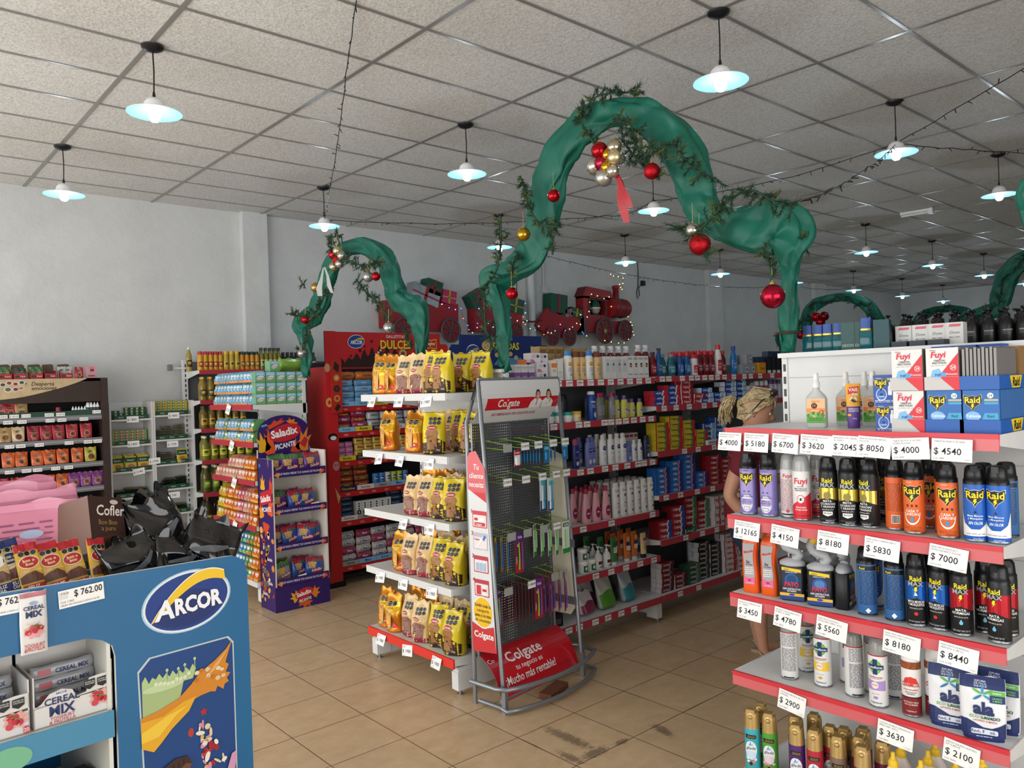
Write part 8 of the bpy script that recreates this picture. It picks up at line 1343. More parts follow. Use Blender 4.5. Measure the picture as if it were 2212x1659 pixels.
 g([(xf-.10, 6.30, 2.50), (xf-.11, 6.15, 2.47), (xf-.09, 5.95, 2.45), (xf-.08, 5.80, 2.55), (xf-.07, 5.72, 2.66)], 9, 'dark pine garland over the drink sachet side of the small arch', .10); g([(xf-.08, 6.02, 2.42), (xf-.08, 6.05, 2.30), (xf-.08, 6.14, 2.20), (xf-.06, 6.33, 2.17)], 91, 'pine garland tail above the purple snack display', .08); g([(xf-.03, 4.64, 2.22), (xf-.03, 4.60, 2.12)], 92, 'pine tuft at the pointed foot of the small arch', .07)
 bauble('#b0202c', .04, P_(5.76, 2.95, 3.05), 'red bauble in the small arch bunch', .16); bauble(red, .034, P_(5.70, 2.90, 3.03), 'red rose-like bauble in the middle of the small arch bunch', .5)
 for i, (y, z, c) in enumerate(((5.69, 2.97, pale), (5.76, 2.85, '#b9b08f'), (5.66, 2.86, silv), (5.62, 2.92, silv))): bauble(c, .037, P_(y, z, 3.04), 'pale bauble in the small arch bunch, %s one' % ORD[i], .15)
 for y, z, c, r, l in ((4.951, 2.284, '#a9a9a9', .042, 'silver bauble hanging alone under the small arch'), (5.224, 2.699, '#a9a9a9', .040, 'silver bauble inside the small arch beside a red one'), (5.109, 2.688, red, .033, 'red bauble inside the small arch beside a silver one'), (6.289, 2.459, red, .038, 'red bauble at the folded corner of the small arch'), (6.09, 2.716, '#b08f5a', .038, 'gold bauble on the drink sachet side of the small arch'), (6.38, 2.168, '#a9a9a9', .038, 'silver bauble low on the drink sachet post of the small arch')): bauble(c, r, P_(y, z, 3.03), l, .25)
 ribbon([(5.70, 2.82, .02), (5.72, 2.74, .04), (5.76, 2.66, .045), (5.77, 2.60, .03)], 1, g2, 'white lace ribbon tail of the small arch bunch, wider one', 3.02); ribbon([(5.66, 2.82, .02), (5.60, 2.74, .035), (5.57, 2.66, .03), (5.55, 2.60, .012)], 1, g2, 'white lace ribbon tail of the small arch bunch, narrower one', 3.01)
 for i, (X, y, z, c) in enumerate(((11.2, 5.75, 2.70, red), (11.2, 5.68, 2.62, red), (11.2, 5.62, 2.70, '#7a1a24'), (11.2, 6.0, 2.45, red), (15.4, 5.6, 2.75, '#a3506a'), (15.4, 5.5, 2.68, '#8a7a3a'), (15.4, 5.1, 2.75, '#8a8f9a'), (15.4, 4.85, 2.55, '#8a5a4a'))): bauble(c, .07, (X, y, z), 'distant bauble on the far arches, %s counted along' % ORD[i], .3)
 mb = MB(); mb.tube([(3.2+.05*math.cos(a), 1.775+.05*math.sin(a), 2.02) for a in [k*PI/6 for k in range(12)]], .006, mat('brown_twine', '#3a2a22', .8), 5, closed=True); tag(obj('twine_tie', mb), 'brown twine tied round the insect spray post of the large arch', 'tie')
arches()

# ================================================================== TOY TRAIN ON THE WALL
def train():
 rd, dr, gn, gy, go = mat('train_red', '#8f1722', .5), mat('train_dark_red', '#5f1019', .5), mat('gift_green', '#0f4a36', .5), mat('train_grey', '#4a4d50', .6), K('#b0a01f'); Y = 8.80
 def wheel(e, x, z, r, hub=None):
  m = MB(); m.tube([(x+r*math.cos(a), Y-.035, z+r*math.sin(a)) for a in [k*PI/12 for k in range(24)]], r*.10, gy, 6, closed=True); m.prism([(x+r*.92*math.cos(a), z+r*.92*math.sin(a)) for a in [k*PI/10 for k in range(20)]], Y-.03, Y-.01, rd)
  for k in range(4): a = k*PI/4+.5; m.tube([(x-r*math.cos(a), Y-.036, z-r*math.sin(a)), (x+r*math.cos(a), Y-.036, z+r*math.sin(a))], r*.06, gy, 5)
  if hub: m.prism([(x+r*(.28 if k % 2 else .12)*math.cos(k*PI/5), z+r*(.28 if k % 2 else .12)*math.sin(k*PI/5)) for k in range(10)], Y-.05, Y-.04, go)
  obj('wheel', m, e)
 def gift(x0, z0, w, h, rot, m, rm, label, cross=True):
  b = MB(); b.box(-w/2, w/2, Y-.01, YN-.01, 0, h, m); r = MB(); r.box(-w*.05, w*.05, Y-.014, Y-.0105, 0, h, rm); 
  if cross: r.box(-w/2, w/2, Y-.014, Y-.0105, h*.42, h*.5, rm)
  r.box(-w*.05, w*.05, Y-.01, YN-.01, h, h+.003, rm); o = obj('toy_gift_box', b, None, (x0, 0, z0), (0, rad(rot), 0)); tag(o, label, 'gift box'); obj('ribbon', r, o)
 def wagon(pts, wh, label):
  e = empty('toy_train_wagon', (pts[0][0], Y, pts[0][1])); tag(e, label, 'toy train'); x0, z0 = pts[0]
  m = MB(); m.prism([(x-x0, z-z0) for x, z in pts], 0, .058 if x0 == 8.28 else YN-.01-Y, rd); obj('wagon_body', m, e); 
  for x, z, r in wh:
   k = len(bpy.data.objects); wheel(e, x, z, r); w = [o for o in e.children if o.name.startswith('wheel')][-1]; w.location = (-x0, -Y, -z0)
 wagon([(5.55, 2.64), (6.76, 2.60), (6.77, 3.0), (5.55, 3.0)], ((5.8, 2.62, .14), (6.6, 2.62, .16)), 'red toy train wagon seen behind the small green arch'); wagon([(7.06, 2.62), (7.98, 2.62), (8.0, 2.95), (7.06, 3.01)], ((7.36, 2.62, .15), (7.82, 2.62, .14)), 'red toy train wagon behind the panettone post of the large arch'); wagon([(8.28, 2.74), (8.55, 2.56), (9.08, 2.55), (9.30, 2.76), (9.26, 2.92), (8.80, 2.92), (8.53, 3.02)], ((8.60, 2.57, .14), (8.98, 2.57, .14)), 'tilted red toy train wagon behind the locomotive')
 gift(6.18, 3.0, .46, .22, 18, mat('foil_wrap', '#9aa0a6', .2, .8, bump=.4, nscale=30), rd, 'gift box in crinkled silver foil on the first toy wagon'); gift(6.34, 3.12, .26, .2, 14, gn, rd, 'green gift box with red ribbon on the first toy wagon'); gift(6.60, 3.0, .24, .19, 8, K('#a8285a'), go, 'pink gift box with yellow ribbon on the first toy wagon'); gift(7.22, 2.99, .32, .24, -28, gn, rd, 'green gift box tilted on the second toy wagon'); gift(7.85, 2.92, .32, .22, 10, gn, go, 'green gift box with yellow ribbon on the second toy wagon'); gift(8.78, 2.95, .38, .3, 4, gn, rd, 'tall green gift box with red ribbon on the tilted toy wagon', False); gift(9.18, 2.90, .26, .14, 12, gn, go, 'low green gift box with yellow ribbon next to the locomotive cab'); gift(9.02, 2.90, .16, .12, -10, K('#7a8086'), rd, 'small grey gift box between two green ones on the toy wagon')
 e = empty('toy_locomotive', (9.35, Y, 2.6)); tag(e, 'red toy locomotive with chimney and string lights mounted on the wall', 'toy train')
 def L(o): o.location = (-9.35, -Y, -2.6); return o
 m = MB(); D = YN-.01; m.box(9.36, 9.52, Y, D, 2.86, 3.25, rd); m.box(9.88, 10.02, Y, D, 2.86, 3.25, rd); m.box(9.52, 9.88, Y, D, 2.86, 2.95, rd); m.box(9.52, 9.88, Y+.09, D, 2.95, 3.25, BLACKM); m.box(9.36, 10.02, Y, D, 3.22, 3.27, rd); m.tube([(9.5, Y-.01, 2.95), (9.5, Y-.01, 3.2), (9.9, Y-.01, 3.2), (9.9, Y-.01, 2.95)], .012, gy, 5); L(obj('cab', m, e)); m = MB(); m.prism([(9.32, 3.25), (10.10, 3.25), (10.0, 3.36), (9.42, 3.41)], Y-.03, D, rd, dr); L(obj('cab_roof', m, e))
 m = MB(); m.tube([(10.02, Y, 3.08), (10.38, Y, 3.08), (10.44, Y, 3.08)], [.16, .16, .13], rd, 18); [m.tube([(x+.0, Y+.162*math.cos(a), 3.08+.162*math.sin(a)) for a in [k*PI/10 for k in range(20)]], .008, gy, 5, closed=True) for x in (10.12, 10.30)]; L(obj('boiler', m, e)); m = MB(); m.lathe([(.055, 3.2), (.05, 3.42), (.065, 3.43), (.065, 3.47), (.05, 3.48)], rd, 12, (10.25, Y+.06, 0)); m.lathe([(.057, 3.25), (.057, 3.27)], gy, 12, (10.25, Y+.06, 0)); L(obj('chimney', m, e)); m = MB(); m.box(9.36, 10.52, Y, D, 2.66, 2.86, rd); m.box(9.36, 9.40, Y-.005, D, 2.62, 2.9, gy); L(obj('chassis', m, e))
 for x, z, r, h in ((9.83, 2.68, .2, 1), (10.36, 2.70, .17, None)): wheel(e, x, z, r, h); w = [o for o in e.children if o.name.startswith('wheel')][-1]; L(w)
 d = MB(); d.ball((9.69, Y+.04, 3.03), .075, K('#a89a90'), 12, 8); h = MB(); h.lathe([(.09, 3.06), (.085, 3.12), (.05, 3.19), (.0, 3.23)], gn, 12, (9.68, Y+.04, 0)); h.lathe([(.095, 3.045), (.095, 3.075)], K('#c9c4bc'), 12, (9.68, Y+.04, 0)); o = obj('doll', d); tag(o, 'small doll in a green hat looking out of the toy locomotive cab', 'doll'); obj('hat', h, o); b = MB(); b.lathe([(.06, 2.95), (.05, 3.0)], gn, 10, (9.69, Y+.04, 0)); obj('collar', b, o)
 cols = ('#ff5a3a', '#4a6aff', '#5affb0', '#ffd27a', '#ff7ac0')
 def lights(pts, label, yellow=False, sp=.10, sag=.06, ln=True):
  mb = MB(); W = MB(); n = 0; Q = []
  for a, b in zip(pts, pts[1:]):
   k = max(2, int(math.dist(a, b)/sp))
   for i in range(k): t = i/k; Q.append((a[0]+(b[0]-a[0])*t+rr(-.015, .015), Y-.05+rr(-.02, .005), a[1]+(b[1]-a[1])*t-sag*4*t*(1-t)+rr(-.02, .02)))
  W.tube(Q, .003, mat('thin_wire', '#2f3a34', .6), 4)
  for q in Q: c = '#ffcf70' if yellow else random.choice(cols); mb.ball(q, .0085, mat('bulb'+c[1:], c, emit=5), 6, 4)
  o = obj('light_wire', W); tag(o, label, 'string lights'); obj('bulbs', mb, o)
 lights([(6.45, 3.0), (6.78, 2.95), (6.9, 2.65), (7.05, 2.66), (7.1, 2.95), (7.35, 2.7), (7.6, 2.95), (7.95, 2.78), (8.0, 3.05), (8.05, 2.75)], 'coloured string lights draped between the first two toy wagons'); lights([(8.0, 2.72), (8.3, 2.72), (8.45, 2.62), (8.75, 2.78), (8.95, 2.70), (9.2, 2.92), (9.3, 2.62), (9.38, 2.72)], 'coloured string lights looped over the tilted toy wagon'); lights([(9.4, 2.9), (9.5, 3.28), (9.95, 3.24), (10.05, 3.0), (10.42, 2.95), (10.52, 2.8), (10.53, 2.62), (10.3, 2.5), (9.95, 2.5), (9.6, 2.6)], 'warm string lights outlining the toy locomotive', True, .13, .02); lights([(10.2, 3.48), (10.28, 3.42), (10.3, 3.58), (10.05, 3.62), (9.95, 3.66)], 'warm string lights curling up from the toy chimney', True, .09, .0)
 mb = MB(); mb.tube([(8.0, Y+.02, 2.80), (8.2, Y, 2.79), (8.40, Y, 2.82)], .014, K('#5f1a2a', .8), 6); tag(obj('tinsel_coupling', mb), 'dark red tinsel cord linking two toy wagons', 'tinsel')
train()
# ================================================================== THE BLUE SWEETS DISPLAY IN FRONT
def sweets():
 k_ = 1.394; A0 = rad(4); ox, oy = .9145, 2.2597
 def Zq(z): return CAMZ+k_*(z-CAMZ)
 def wp(x, y, z): x, y = k_*x, k_*y; return (ox+x*math.cos(A0)-y*math.sin(A0), oy+x*math.sin(A0)+y*math.cos(A0), Zq(z))
 bl, wh, nv = mat('display_blue', '#125f8e', .38, coat=.2), mat('display_white_edge', '#cfcfc6', .5), '#123f7a'
 e = empty('sweets_display', (ox, oy, 0), A0); tag(e, 'tall blue sweets display with oval emblem and splashing drink picture', 'sweets display')
 S = Func(lambda u, v, l: Vector((k_*u, -.0007*l, Zq(v)))); zb = CAMZ-CAMZ/k_
 F = MB()
 def slab(P, m=bl):
  Q = [(k_*x, Zq(z)) for x, z in P]; F.prism(Q, 0, .012, m, wh)
 xl = -.60; tp = lambda x: 1.492+(-.033-x)*.022
 R_ = [(.003-.040+.040*math.cos(a), 1.452+.040*math.sin(a)) for a in [rad(15*k) for k in range(0, 7)]]
 slab([(xl, 1.393), (-.31, 1.390), (-.285, 1.380), (-.268, 1.366), (-.263, 1.345), (-.262, zb), (.004, zb)]+R_+[(xl, tp(xl))]); obj('front_panel', F, e)
 b = MB()
 b.box(k_*.004-.012, k_*.004, .012, .46, 0, Zq(1.45), bl); b.box(k_*xl, k_*.004, .45, .46, 0, Zq(1.45), bl); b.box(k_*xl, k_*xl+.012, .012, .46, 0, Zq(1.45), bl); b.box(-.385, -.375, .012, .45, 0, Zq(1.39), wh); b.box(k_*xl, k_*.004, .012, .45, Zq(1.432), Zq(1.438), wh); obj('cabinet_body', b, e)
 L = MB(); L.box(k_*xl+.012, -.385, .0, .45, Zq(1.236), Zq(1.244), wh); obj('shelf', L, e); L = MB(); L.box(k_*xl, -.375, -.004, .0, Zq(1.196), Zq(1.246), mat('pale_blue_rail', '#3f8fb5', .15, trans=.2, coat=.5)); ell(L, Func(lambda u, v, l: Vector((k_*u, -.0045-.0005*l, Zq(v)))), -.44, 1.213, .036, .022, '#6fae8a', 1); obj('price_rail', L, e)
 L = MB(); L.box(k_*xl+.012, -.385, .0, .45, Zq(1.03), Zq(1.038), wh); obj('shelf', L, e)
 L = MB(); c = (-.1245, 1.4185)
 ell(L, S, *c, .090, .0605, '#9fc3d6', 1, 40, .10); ell(L, S, *c, .087, .0585, '#d9e2e6', 2, 40, .10); ell(L, S, *c, .083, .0545, '#14367f', 3, 40, .10); ell(L, S, c[0], c[1]-.014, .066, .034, '#0f2a66', 4, 30, .10)
 t_ = [k/18 for k in range(19)]; up = [(c[0]-.074+.150*t, c[1]-.032+.104*math.sin(t*1.78)**.9-.022*t*t) for t in t_]; lo = [(c[0]-.074+.152*t, c[1]-.032+.087*math.sin(t*1.70)**1.15-.026*t*t) for t in t_]
 pol(L, S, up+lo[::-1], '#e6bd22', 5); pol(L, S, [(x, z+.0015) for x, z in up]+[(x, z-.001) for x, z in up[::-1]], '#e8e6d6', 6)
 txt(L, S, 'A', c[0]-.047, c[1]-.026, .036, '#e9ebed', 8, .044, .03, shear=.12, rot=.02); txt(L, S, 'RCOR', c[0]+.022, c[1]-.020, .030, '#e9ebed', 8, .096, .045, rot=.05, al='f'); obj('emblem', L, e, label='dark blue oval emblem with yellow swoosh')
 L = MB(); P = [(-.215, 1.03), (-.035, 1.03), (-.035, 1.31), (-.046, 1.324), (-.20, 1.322), (-.222, 1.30)]; pol(L, S, [(x+(.003 if x > -.12 else -.003), z+(.003 if z > 1.2 else 0)) for x, z in P], '#b9c4c6', 1); pol(L, S, P, nv, 2)
 R = random.Random(2)
 gl = [(-.218, 1.205), (-.150, 1.215), (-.138, 1.262), (-.218, 1.272)]; pol(L, S, gl, '#9fb27a', 3); pol(L, S, [(-.218, 1.262)]+[(-.218+.105*k/16, 1.275+.010*(k % 2)+R.uniform(0, .006)) for k in range(17)]+[(-.120, 1.262)], '#a9bf86', 4); ell(L, S, -.178, 1.262, .040, .008, '#b8c99a', 5)
 for x, z in ((-.17, 1.292), (-.148, 1.289), (-.135, 1.293), (-.115, 1.300)): rect(L, S, x-.0008, x+.0008, z-.018, z, '#a9bf86', 4); ell(L, S, x, z, .0028, .0035, '#b8c99a', 4, 8)
 for k in range(9): x, z = -.195+.008*k, 1.265+R.uniform(-.004, .006); draw(L, S, [[(x, z), (x+.007, z+.002), (x+.006, z+.009), (x-.001, z+.007)]], '#cfd9b4', 6)
 o1 = [(-.222, 1.17), (-.19, 1.163), (-.165, 1.195), (-.135, 1.215), (-.105, 1.223), (-.085, 1.225), (-.075, 1.222), (-.07, 1.232), (-.058, 1.222), (-.055, 1.232), (-.046, 1.235), (-.05, 1.243), (-.042, 1.252), (-.052, 1.256), (-.045, 1.27), (-.052, 1.276), (-.037, 1.318), (-.05, 1.303), (-.075, 1.285), (-.105, 1.270), (-.125, 1.25), (-.15, 1.23), (-.19, 1.218), (-.222, 1.213)]
 pol(L, S, o1, '#c9801f', 6); pol(L, S, [(-.222, 1.155), (-.2, 1.142), (-.185, 1.155), (-.165, 1.175), (-.13, 1.20), (-.115, 1.225), (-.14, 1.222), (-.18, 1.205), (-.222, 1.205)], '#d9a01f', 7); pol(L, S, [(-.222, 1.165), (-.19, 1.168), (-.155, 1.20), (-.13, 1.213), (-.17, 1.205), (-.222, 1.185)], '#e3bb3a', 8); pol(L, S, [(-.10, 1.25), (-.07, 1.27), (-.045, 1.305), (-.075, 1.278)], '#d9a05a', 7)
 for k in range(12): ell(L, S, R.uniform(-.125, -.055), R.uniform(1.235, 1.275), R.uniform(.003, .006), R.uniform(.003, .005), R.choice(('#d9b88a', '#e0c9a4', '#b8701a')), 9, 8)
 draw(L, S, [[(-.100+.009*math.cos(a)*(1 if i % 2 == 0 else .5), 1.188+.009*math.sin(a)*(1 if i % 2 == 0 else .5)) for i, a in enumerate([k*PI/5+.3 for k in range(10)])]], '#a82430', 4); ell(L, S, -.127, 1.155, .006, .009, '#a83a34', 4, 12)
 for k in range(46):
  t = R.random()**1.5; x, z = -.105+.04*t+R.uniform(-.022, .022)*(.4+t), 1.165-.135*t; c_ = R.choice(('#9a1f2a', '#d9c49a', '#c9a86a', '#b32f34', '#e0d6c0', '#c98a9a', '#e4dccb')); ell(L, S, x, z, R.uniform(.003, .011), R.uniform(.002, .006), c_, 5+k % 5, 9, R.uniform(0, 3))
 pol(L, S, [(-.095, 1.03), (-.06, 1.045), (-.045, 1.085), (-.036, 1.088), (-.036, 1.07), (-.04, 1.05), (-.05, 1.03)], '#c98fae', 10)
 pol(L, S, [(-.222, 1.03), (-.225, 1.075), (-.195, 1.10), (-.16, 1.115), (-.135, 1.112), (-.128, 1.095), (-.14, 1.075), (-.165, 1.045), (-.185, 1.03)], '#3a201a', 10); pol(L, S, [(-.185, 1.03), (-.165, 1.045), (-.14, 1.075), (-.128, 1.095), (-.140, 1.100), (-.168, 1.08), (-.2, 1.045), (-.205, 1.03)], '#6a4028', 11)
 for k in range(8): rect(L, S, -.215+.010*k, -.213+.010*k, 1.070+.004*k, 1.088+.003*k, '#2a1612', 12)
 for k in range(16): t = R.random(); ell(L, S, -.19+.055*t+R.uniform(-.008, .008), 1.045+.045*t, .003, .002, '#a87a4a', 12, 7)
 obj('picture_panel', L, e, label='navy picture panel with splashing juice, nuts and a chocolate bar')
 def tg(x, z, w, lab): mb = MB(); s = front(0, .0006); W = .106; rect(mb, s, -W/2, W/2, -.045, 0, PAPER, 1); rect(mb, s, -W*.49, -W*.30, -.022, -.004, '#d6d6d2', 2); txt(mb, s, '$ 762.00', -W*.45+.01, -.010, .004, GREYINK, 3, .017, 0); txt(mb, s, '$ 762.00', .016, -.021, .016, INK, 3, .066, .012); txt(mb, s, 'Cod. 11063', -W*.32, -.032, .005, GREYINK, 3, .03, 0); txt(mb, s, 'OBLEA ARCOR BON O BON X 30 GR', -W*.04, -.040, .004, GREYINK, 3, .09, 0); p = wp(x, -.003, z); tag(obj('price_tag', mb, None, p, (0, -.05 if x > -.4 else 0, A0)), lab, 'price tag')
 tg(-.319, 1.488, 1, 'white price tag with bold price beside the oval emblem on the blue display'); tg(-.437, 1.496, 1, 'white price tag at the picture edge on the blue display')
 def at(p, x, y, z, label, t=0, grp=None, **k): w = wp(x, y, z); return p.put(w[0], w[1], w[2], A0+t, label, grp, **k)
 def barp(c1, c2, word, oval, nm):
  bg = Bag(.056, .016, .150, 'bar', .0018, len(MATS), 10, 16); b = bg.build(film(nm, c1)); Lb = MB(); s = bg.S(); bg.fill(Lb, .128, .150, c2, 1); ell(Lb, s, 0, .098, .024, .017, '#e0d6c0', 2); ell(Lb, s, 0, .098, .022, .015, oval, 3); txt(Lb, s, 'bon o', 0, .099, .008, '#e9d9a0', 5, .034, .015); txt(Lb, s, 'bon', 0, .0895, .008, '#e9d9a0', 5, .02, .015); octs(Lb, s, .0, .122, 3, .007, 1, 4); pol(Lb, s, [(-.026, .045), (.026, .045), (.026, .060), (.01, .073), (-.026, .066)], '#5a3424', 2); pol(Lb, s, [(-.026, .062), (.0, .076), (.026, .070), (.026, .078), (-.026, .080)], '#c9a064', 3); rect(Lb, s, -.024, .026, .016, .040, c2, 3); txt(Lb, s, word[0], .0, .029, .008, '#efe6e2', 5, .042, .015); txt(Lb, s, word[1], .0, .019, .008, '#efe6e2', 5, .042, .015); return Proto('wafer_bar', 'wafer bar', b, [('printed_front', Lb)])
 y = '#d2a626'; r = '#a81c26'
 for i, (x, w, t, ry) in enumerate(((-.371, ('FELIZ', 'DIA'), 0, -.10), (-.330, ('SOS MI', 'TODO'), .05, -.14), (-.292, ('SOS UN', 'MONTON'), .05, -.12), (-.252, ('AMOR', 'MIO'), .35, .12))): at(barp(y, r, w, r, 'wy%d' % i), x, .075+.006*i, 1.462-.004*i, 'yellow and red wafer bar leaning in the display tray, %s along' % ORD[i], t, rx=-.35, ry=ry)
 for i, (x, w) in enumerate(((-.424, ('FELIZ', 'DIA')), (-.396, ('FELIZ', 'DIA')))): at(barp('#c0ab74', '#1b2a5e', w, '#1b2a5e', 'wb%d' % i), x, .07+.02*i, 1.472, 'cream and navy wafer bar leaning in the display tray, %s of two' % ORD[i], .05, rx=-.35, ry=-.12)
 for i, (x, yy, z, t, w, h) in enumerate(((-.385, .20, 1.46, -.05, .36, .235), (-.375, .235, 1.46, .0, .36, .262), (-.40, .27, 1.46, .03, .36, .28), (-.39, .305, 1.46, .0, .34, .29))):
  bg = Bag(w, .045, h, 'pouch', .007, 50+i, 20, 22); b = bg.build(mat('pink_film', '#cf7f98', .25, coat=.5)); Lb = MB(); s = bg.S(); bg.fill(Lb, h*.90, h*.985, mat('pink_seal', '#d98aa4', .3), 1); lines(Lb, s, -w*.42, w*.3, h*.76, 5, .016, '#8a4a70', 2, .3); pol(Lb, s, [(-w*.3, h*.3), (w*.3, h*.34), (w*.25, h*.58), (-w*.25, h*.55)], '#c46a8c', 2); ell(Lb, s, w*.15, h*.62, .03, .012, '#a8b4d0', 3); at(Proto('snack_bag', 'snack bag', b, [('printed_front', Lb)]), x, yy, z, 'glossy pink bag standing in the display tray, %s from the front' % ORD[i], t, rx=-.12)
 def cof(b, s): txt(b, s, 'Cofler', .012, .105, .030, '#e6ddd2', 3, .105, .015, shear=.15); txt(b, s, 'Bon Bon', .0, .078, .014, '#a8824a', 3, .07, 0); txt(b, s, 'a puro', .0, .060, .014, '#a8824a', 3, .06, 0); ell(b, s, .03, .145, .016, .007, '#c9c0b4', 3); [ell(b, s, .02, .02, .06-.01*k, .03-.006*k, ('#4a2c20', '#5f3c2a')[k % 2], 2, 20) for k in range(3)]
 cb = carton(.13, .12, .16, '#3a2119', cof, 'chocolate_box', 'chocolate box', side='#6a4a3c', top='#7a5a4c'); o = at(cb, -.242, .175, 1.505, 'dark brown chocolate box tipped between pink and black bags', .50, rx=-.28, ry=.20)
 tp_ = MB(); s = Flat((0, 0, .1605), (1, 0, 0), (0, 1, 0)); txt(tp_, s, 'Cofler', 0, -.015, .028, '#d9cdc0', 1, .10, .012, shear=.15); obj('printed_top', tp_, o)
 bk = mat('black_gloss_film', '#08080a', .09, coat=.6)
 for i, (x, yy, w, d, h, t, ry, l) in enumerate(((-.178, .11, .16, .10, .14, .25, -.30, 'glossy black bag of sweets slumped next to the brown box'), (-.150, .20, .15, .10, .205, -.1, .1, 'glossy black bag of sweets standing in the middle of the heap'), (-.115, .10, .16, .10, .12, .3, .3, 'low glossy black bag of sweets in front of the heap'), (-.085, .20, .16, .12, .25, .2, -.22, 'tallest glossy black bag with twisted clear top'), (-.045, .13, .17, .12, .16, -.35, .45, 'glossy black bag of sweets at the display corner'))):
  bg = Bag(w, d, h, 'loaf', .017, 70+i, 30, 32); b = bg.build(bk); Lb = MB(); s = bg.S(); pol(Lb, s, [(-w*.3, h*.3), (w*.1, h*.42), (w*.3, h*.55), (w*.28, h*.6), (-w*.05, h*.5), (-w*.32, h*.36)], '#5a5c60', 2); lines(Lb, s, -w*.3, w*.2, h*.25, 4, .012, '#4a4c50', 3, .3); rect(Lb, s, w*.05, w*.3, h*.2, h*.27, '#8f1f24', 3); at(Proto('sweets_bag', 'snack bag', b, [('printed_front', Lb)]), x, yy, 1.447, l, t, rx=-.1, ry=ry)
 def berries(b, s, cx, cz, w, sd=1):
  q = random.Random(sd); pol(b, s, [(cx+w*.55*math.cos(a)*(1 if i % 2 else .72), cz+w*.42*math.sin(a)*(1 if i % 2 else .72)) for i, a in enumerate([k*PI/8 for k in range(16)])], '#d99a9f', 3)
  for k in range(6): x, z = cx+q.uniform(-.32, .32)*w, cz+q.uniform(-.25, .25)*w; ell(b, s, x, z, w*.16, w*.15, q.choice(('#b8283a', '#c93f4c', '#a81f30')), 4+k % 3, 10); ell(b, s, x, z+w*.14, w*.07, w*.03, '#5a8a3a', 7, 7)
  for k in range(7): ell(b, s, cx+q.uniform(-.4, .4)*w, cz+q.uniform(-.3, .45)*w, w*.08, w*.025, '#d9b884', 7, 8, q.uniform(0, 3))
 def cbox(label, x):
  b = MB(); w, d, h = .183, .16, .10; c_ = '#d0cdc9'; b.box(-w/2, w/2, -d/2, -d/2+.003, 0, h*.55, c_); P = [(-w/2, h*.5), (w/2, h*.62), (w/2, h*.98), (w*.34, h*.98), (w*.2, h*.95), (w*.16, h*.62), (w*.04, h*.55), (-w*.02, h*.78), (-w*.15, h*.86), (-w*.30, h*.80), (-w*.40, h*.6)]; b.prism(P, -d/2, -d/2+.003, c_)
  for q in (-w/2, w/2-.003): b.box(q, q+.003, -d/2, d/2, 0, h*1.3, {'*': c_})
  b.box(-w/2, w/2, d/2-.003, d/2, 0, h*1.75, {'*': '#c9c5c0'}); b.box(-w/2, w/2, -d/2, d/2, 0, .003, c_); s = front(-d/2, .0005); txt(b, s, 'CEREAL', -w*.15, h*.53, .016, '#1b2a5a', 4, w*.48, .02); txt(b, s, 'MIX', -w*.15, h*.245, .023, '#1b2a5a', 4, w*.42, .03); txt(b, s, 'YOGHURT', -w*.15, h*.135, .008, '#c44a54', 4, w*.36, .01); txt(b, s, '& FRUTILLA', -w*.15, h*.04, .008, '#c44a54', 4, w*.36, .01); ell(b, s, -w*.16, h*.77, .016, .007, '#d9dce0', 3); txt(b, s, 'ARCOR', -w*.16, h*.75, .006, '#1b2a5a', 5, .026, .012); berries(b, s, w*.34, h*.40, .055); rrect(b, s, w*.42, w*.485, h*.03, h*.2, .002, '#c93f4c', 8); txt(b, s, '20', w*.452, h*.07, .009, '#f0e6e4', 9, .011, .01)
  for k in (0, 1): cx = w*.20+w*.17*k; pol(b, s, [(cx-.013, h*.72), (cx, h*.66), (cx+.013, h*.74), (cx+.013, h*.92), (cx-.013, h*.9)], '#141416', 5); txt(b, s, 'EXCESO EN', cx, h*.84, .0035, '#e4e4e2', 6, .022, 0); txt(b, s, ('AZUCARES', 'CALORIAS')[k], cx, h*.79, .0035, '#e4e4e2', 6, .022, 0)
  o = tag(obj('cereal_bar_box', b, None, wp(x, .072, 1.2444), (0, 0, A0)), label, 'cereal box'); 
  bg = Bag(.155, .03, .032, 'bar', .001, 4, 14, 8); mm = bg.build(film('cereal_bar', '#9fa0a4')); Lb = MB(); s2 = bg.S(); txt(Lb, s2, 'CEREAL MIX', .02, .010, .011, '#2a3560', 3, .08, .02); rect(Lb, s2, -.06, -.03, .008, .024, '#b86a70', 2); pr = Proto('cereal_bar', 'cereal bar', mm, [('printed_front', Lb)])
  for k in range(4): w_ = wp(x, .065+.006*k, 1.2444); pr.put(w_[0], w_[1], w_[2]+.004+.030*k, A0+rr(-.06, .06), 'grey wrapped cereal bar in the %s, %s up' % ('box beside the blue upright' if x > -.36 else 'box at the picture edge', ORD[k]), 'cereal bars', rx=-.06)
 cbox('open white cereal bar box on the display shelf next to the blue upright', -.331); cbox('open white cereal bar box on the display shelf at the picture edge', -.468)
 bg = Bag(.060, .012, .150, 'bar', .001, 9, 8, 12); b = bg.build(film('sample_white', '#d3d0cd')); Lb = MB(); s = bg.S(); bg.fill(Lb, .138, .149, '#b8707a', 1); txt(Lb, s, 'CEREAL', 0, .108, .009, '#1b2a5a', 4, .046, .025); txt(Lb, s, 'MIX', 0, .090, .014, '#1b2a5a', 4, .046, .04); ell(Lb, s, 0, .123, .009, .0045, '#8fa4c4', 3); berries(Lb, s, 0, .055, .046, 5); txt(Lb, s, 'YOGHURT', 0, .016, .009, '#c44a54', 4, .044, .012); txt(Lb, s, '&FRUTILLA', 0, .006, .009, '#c44a54', 4, .044, .012)
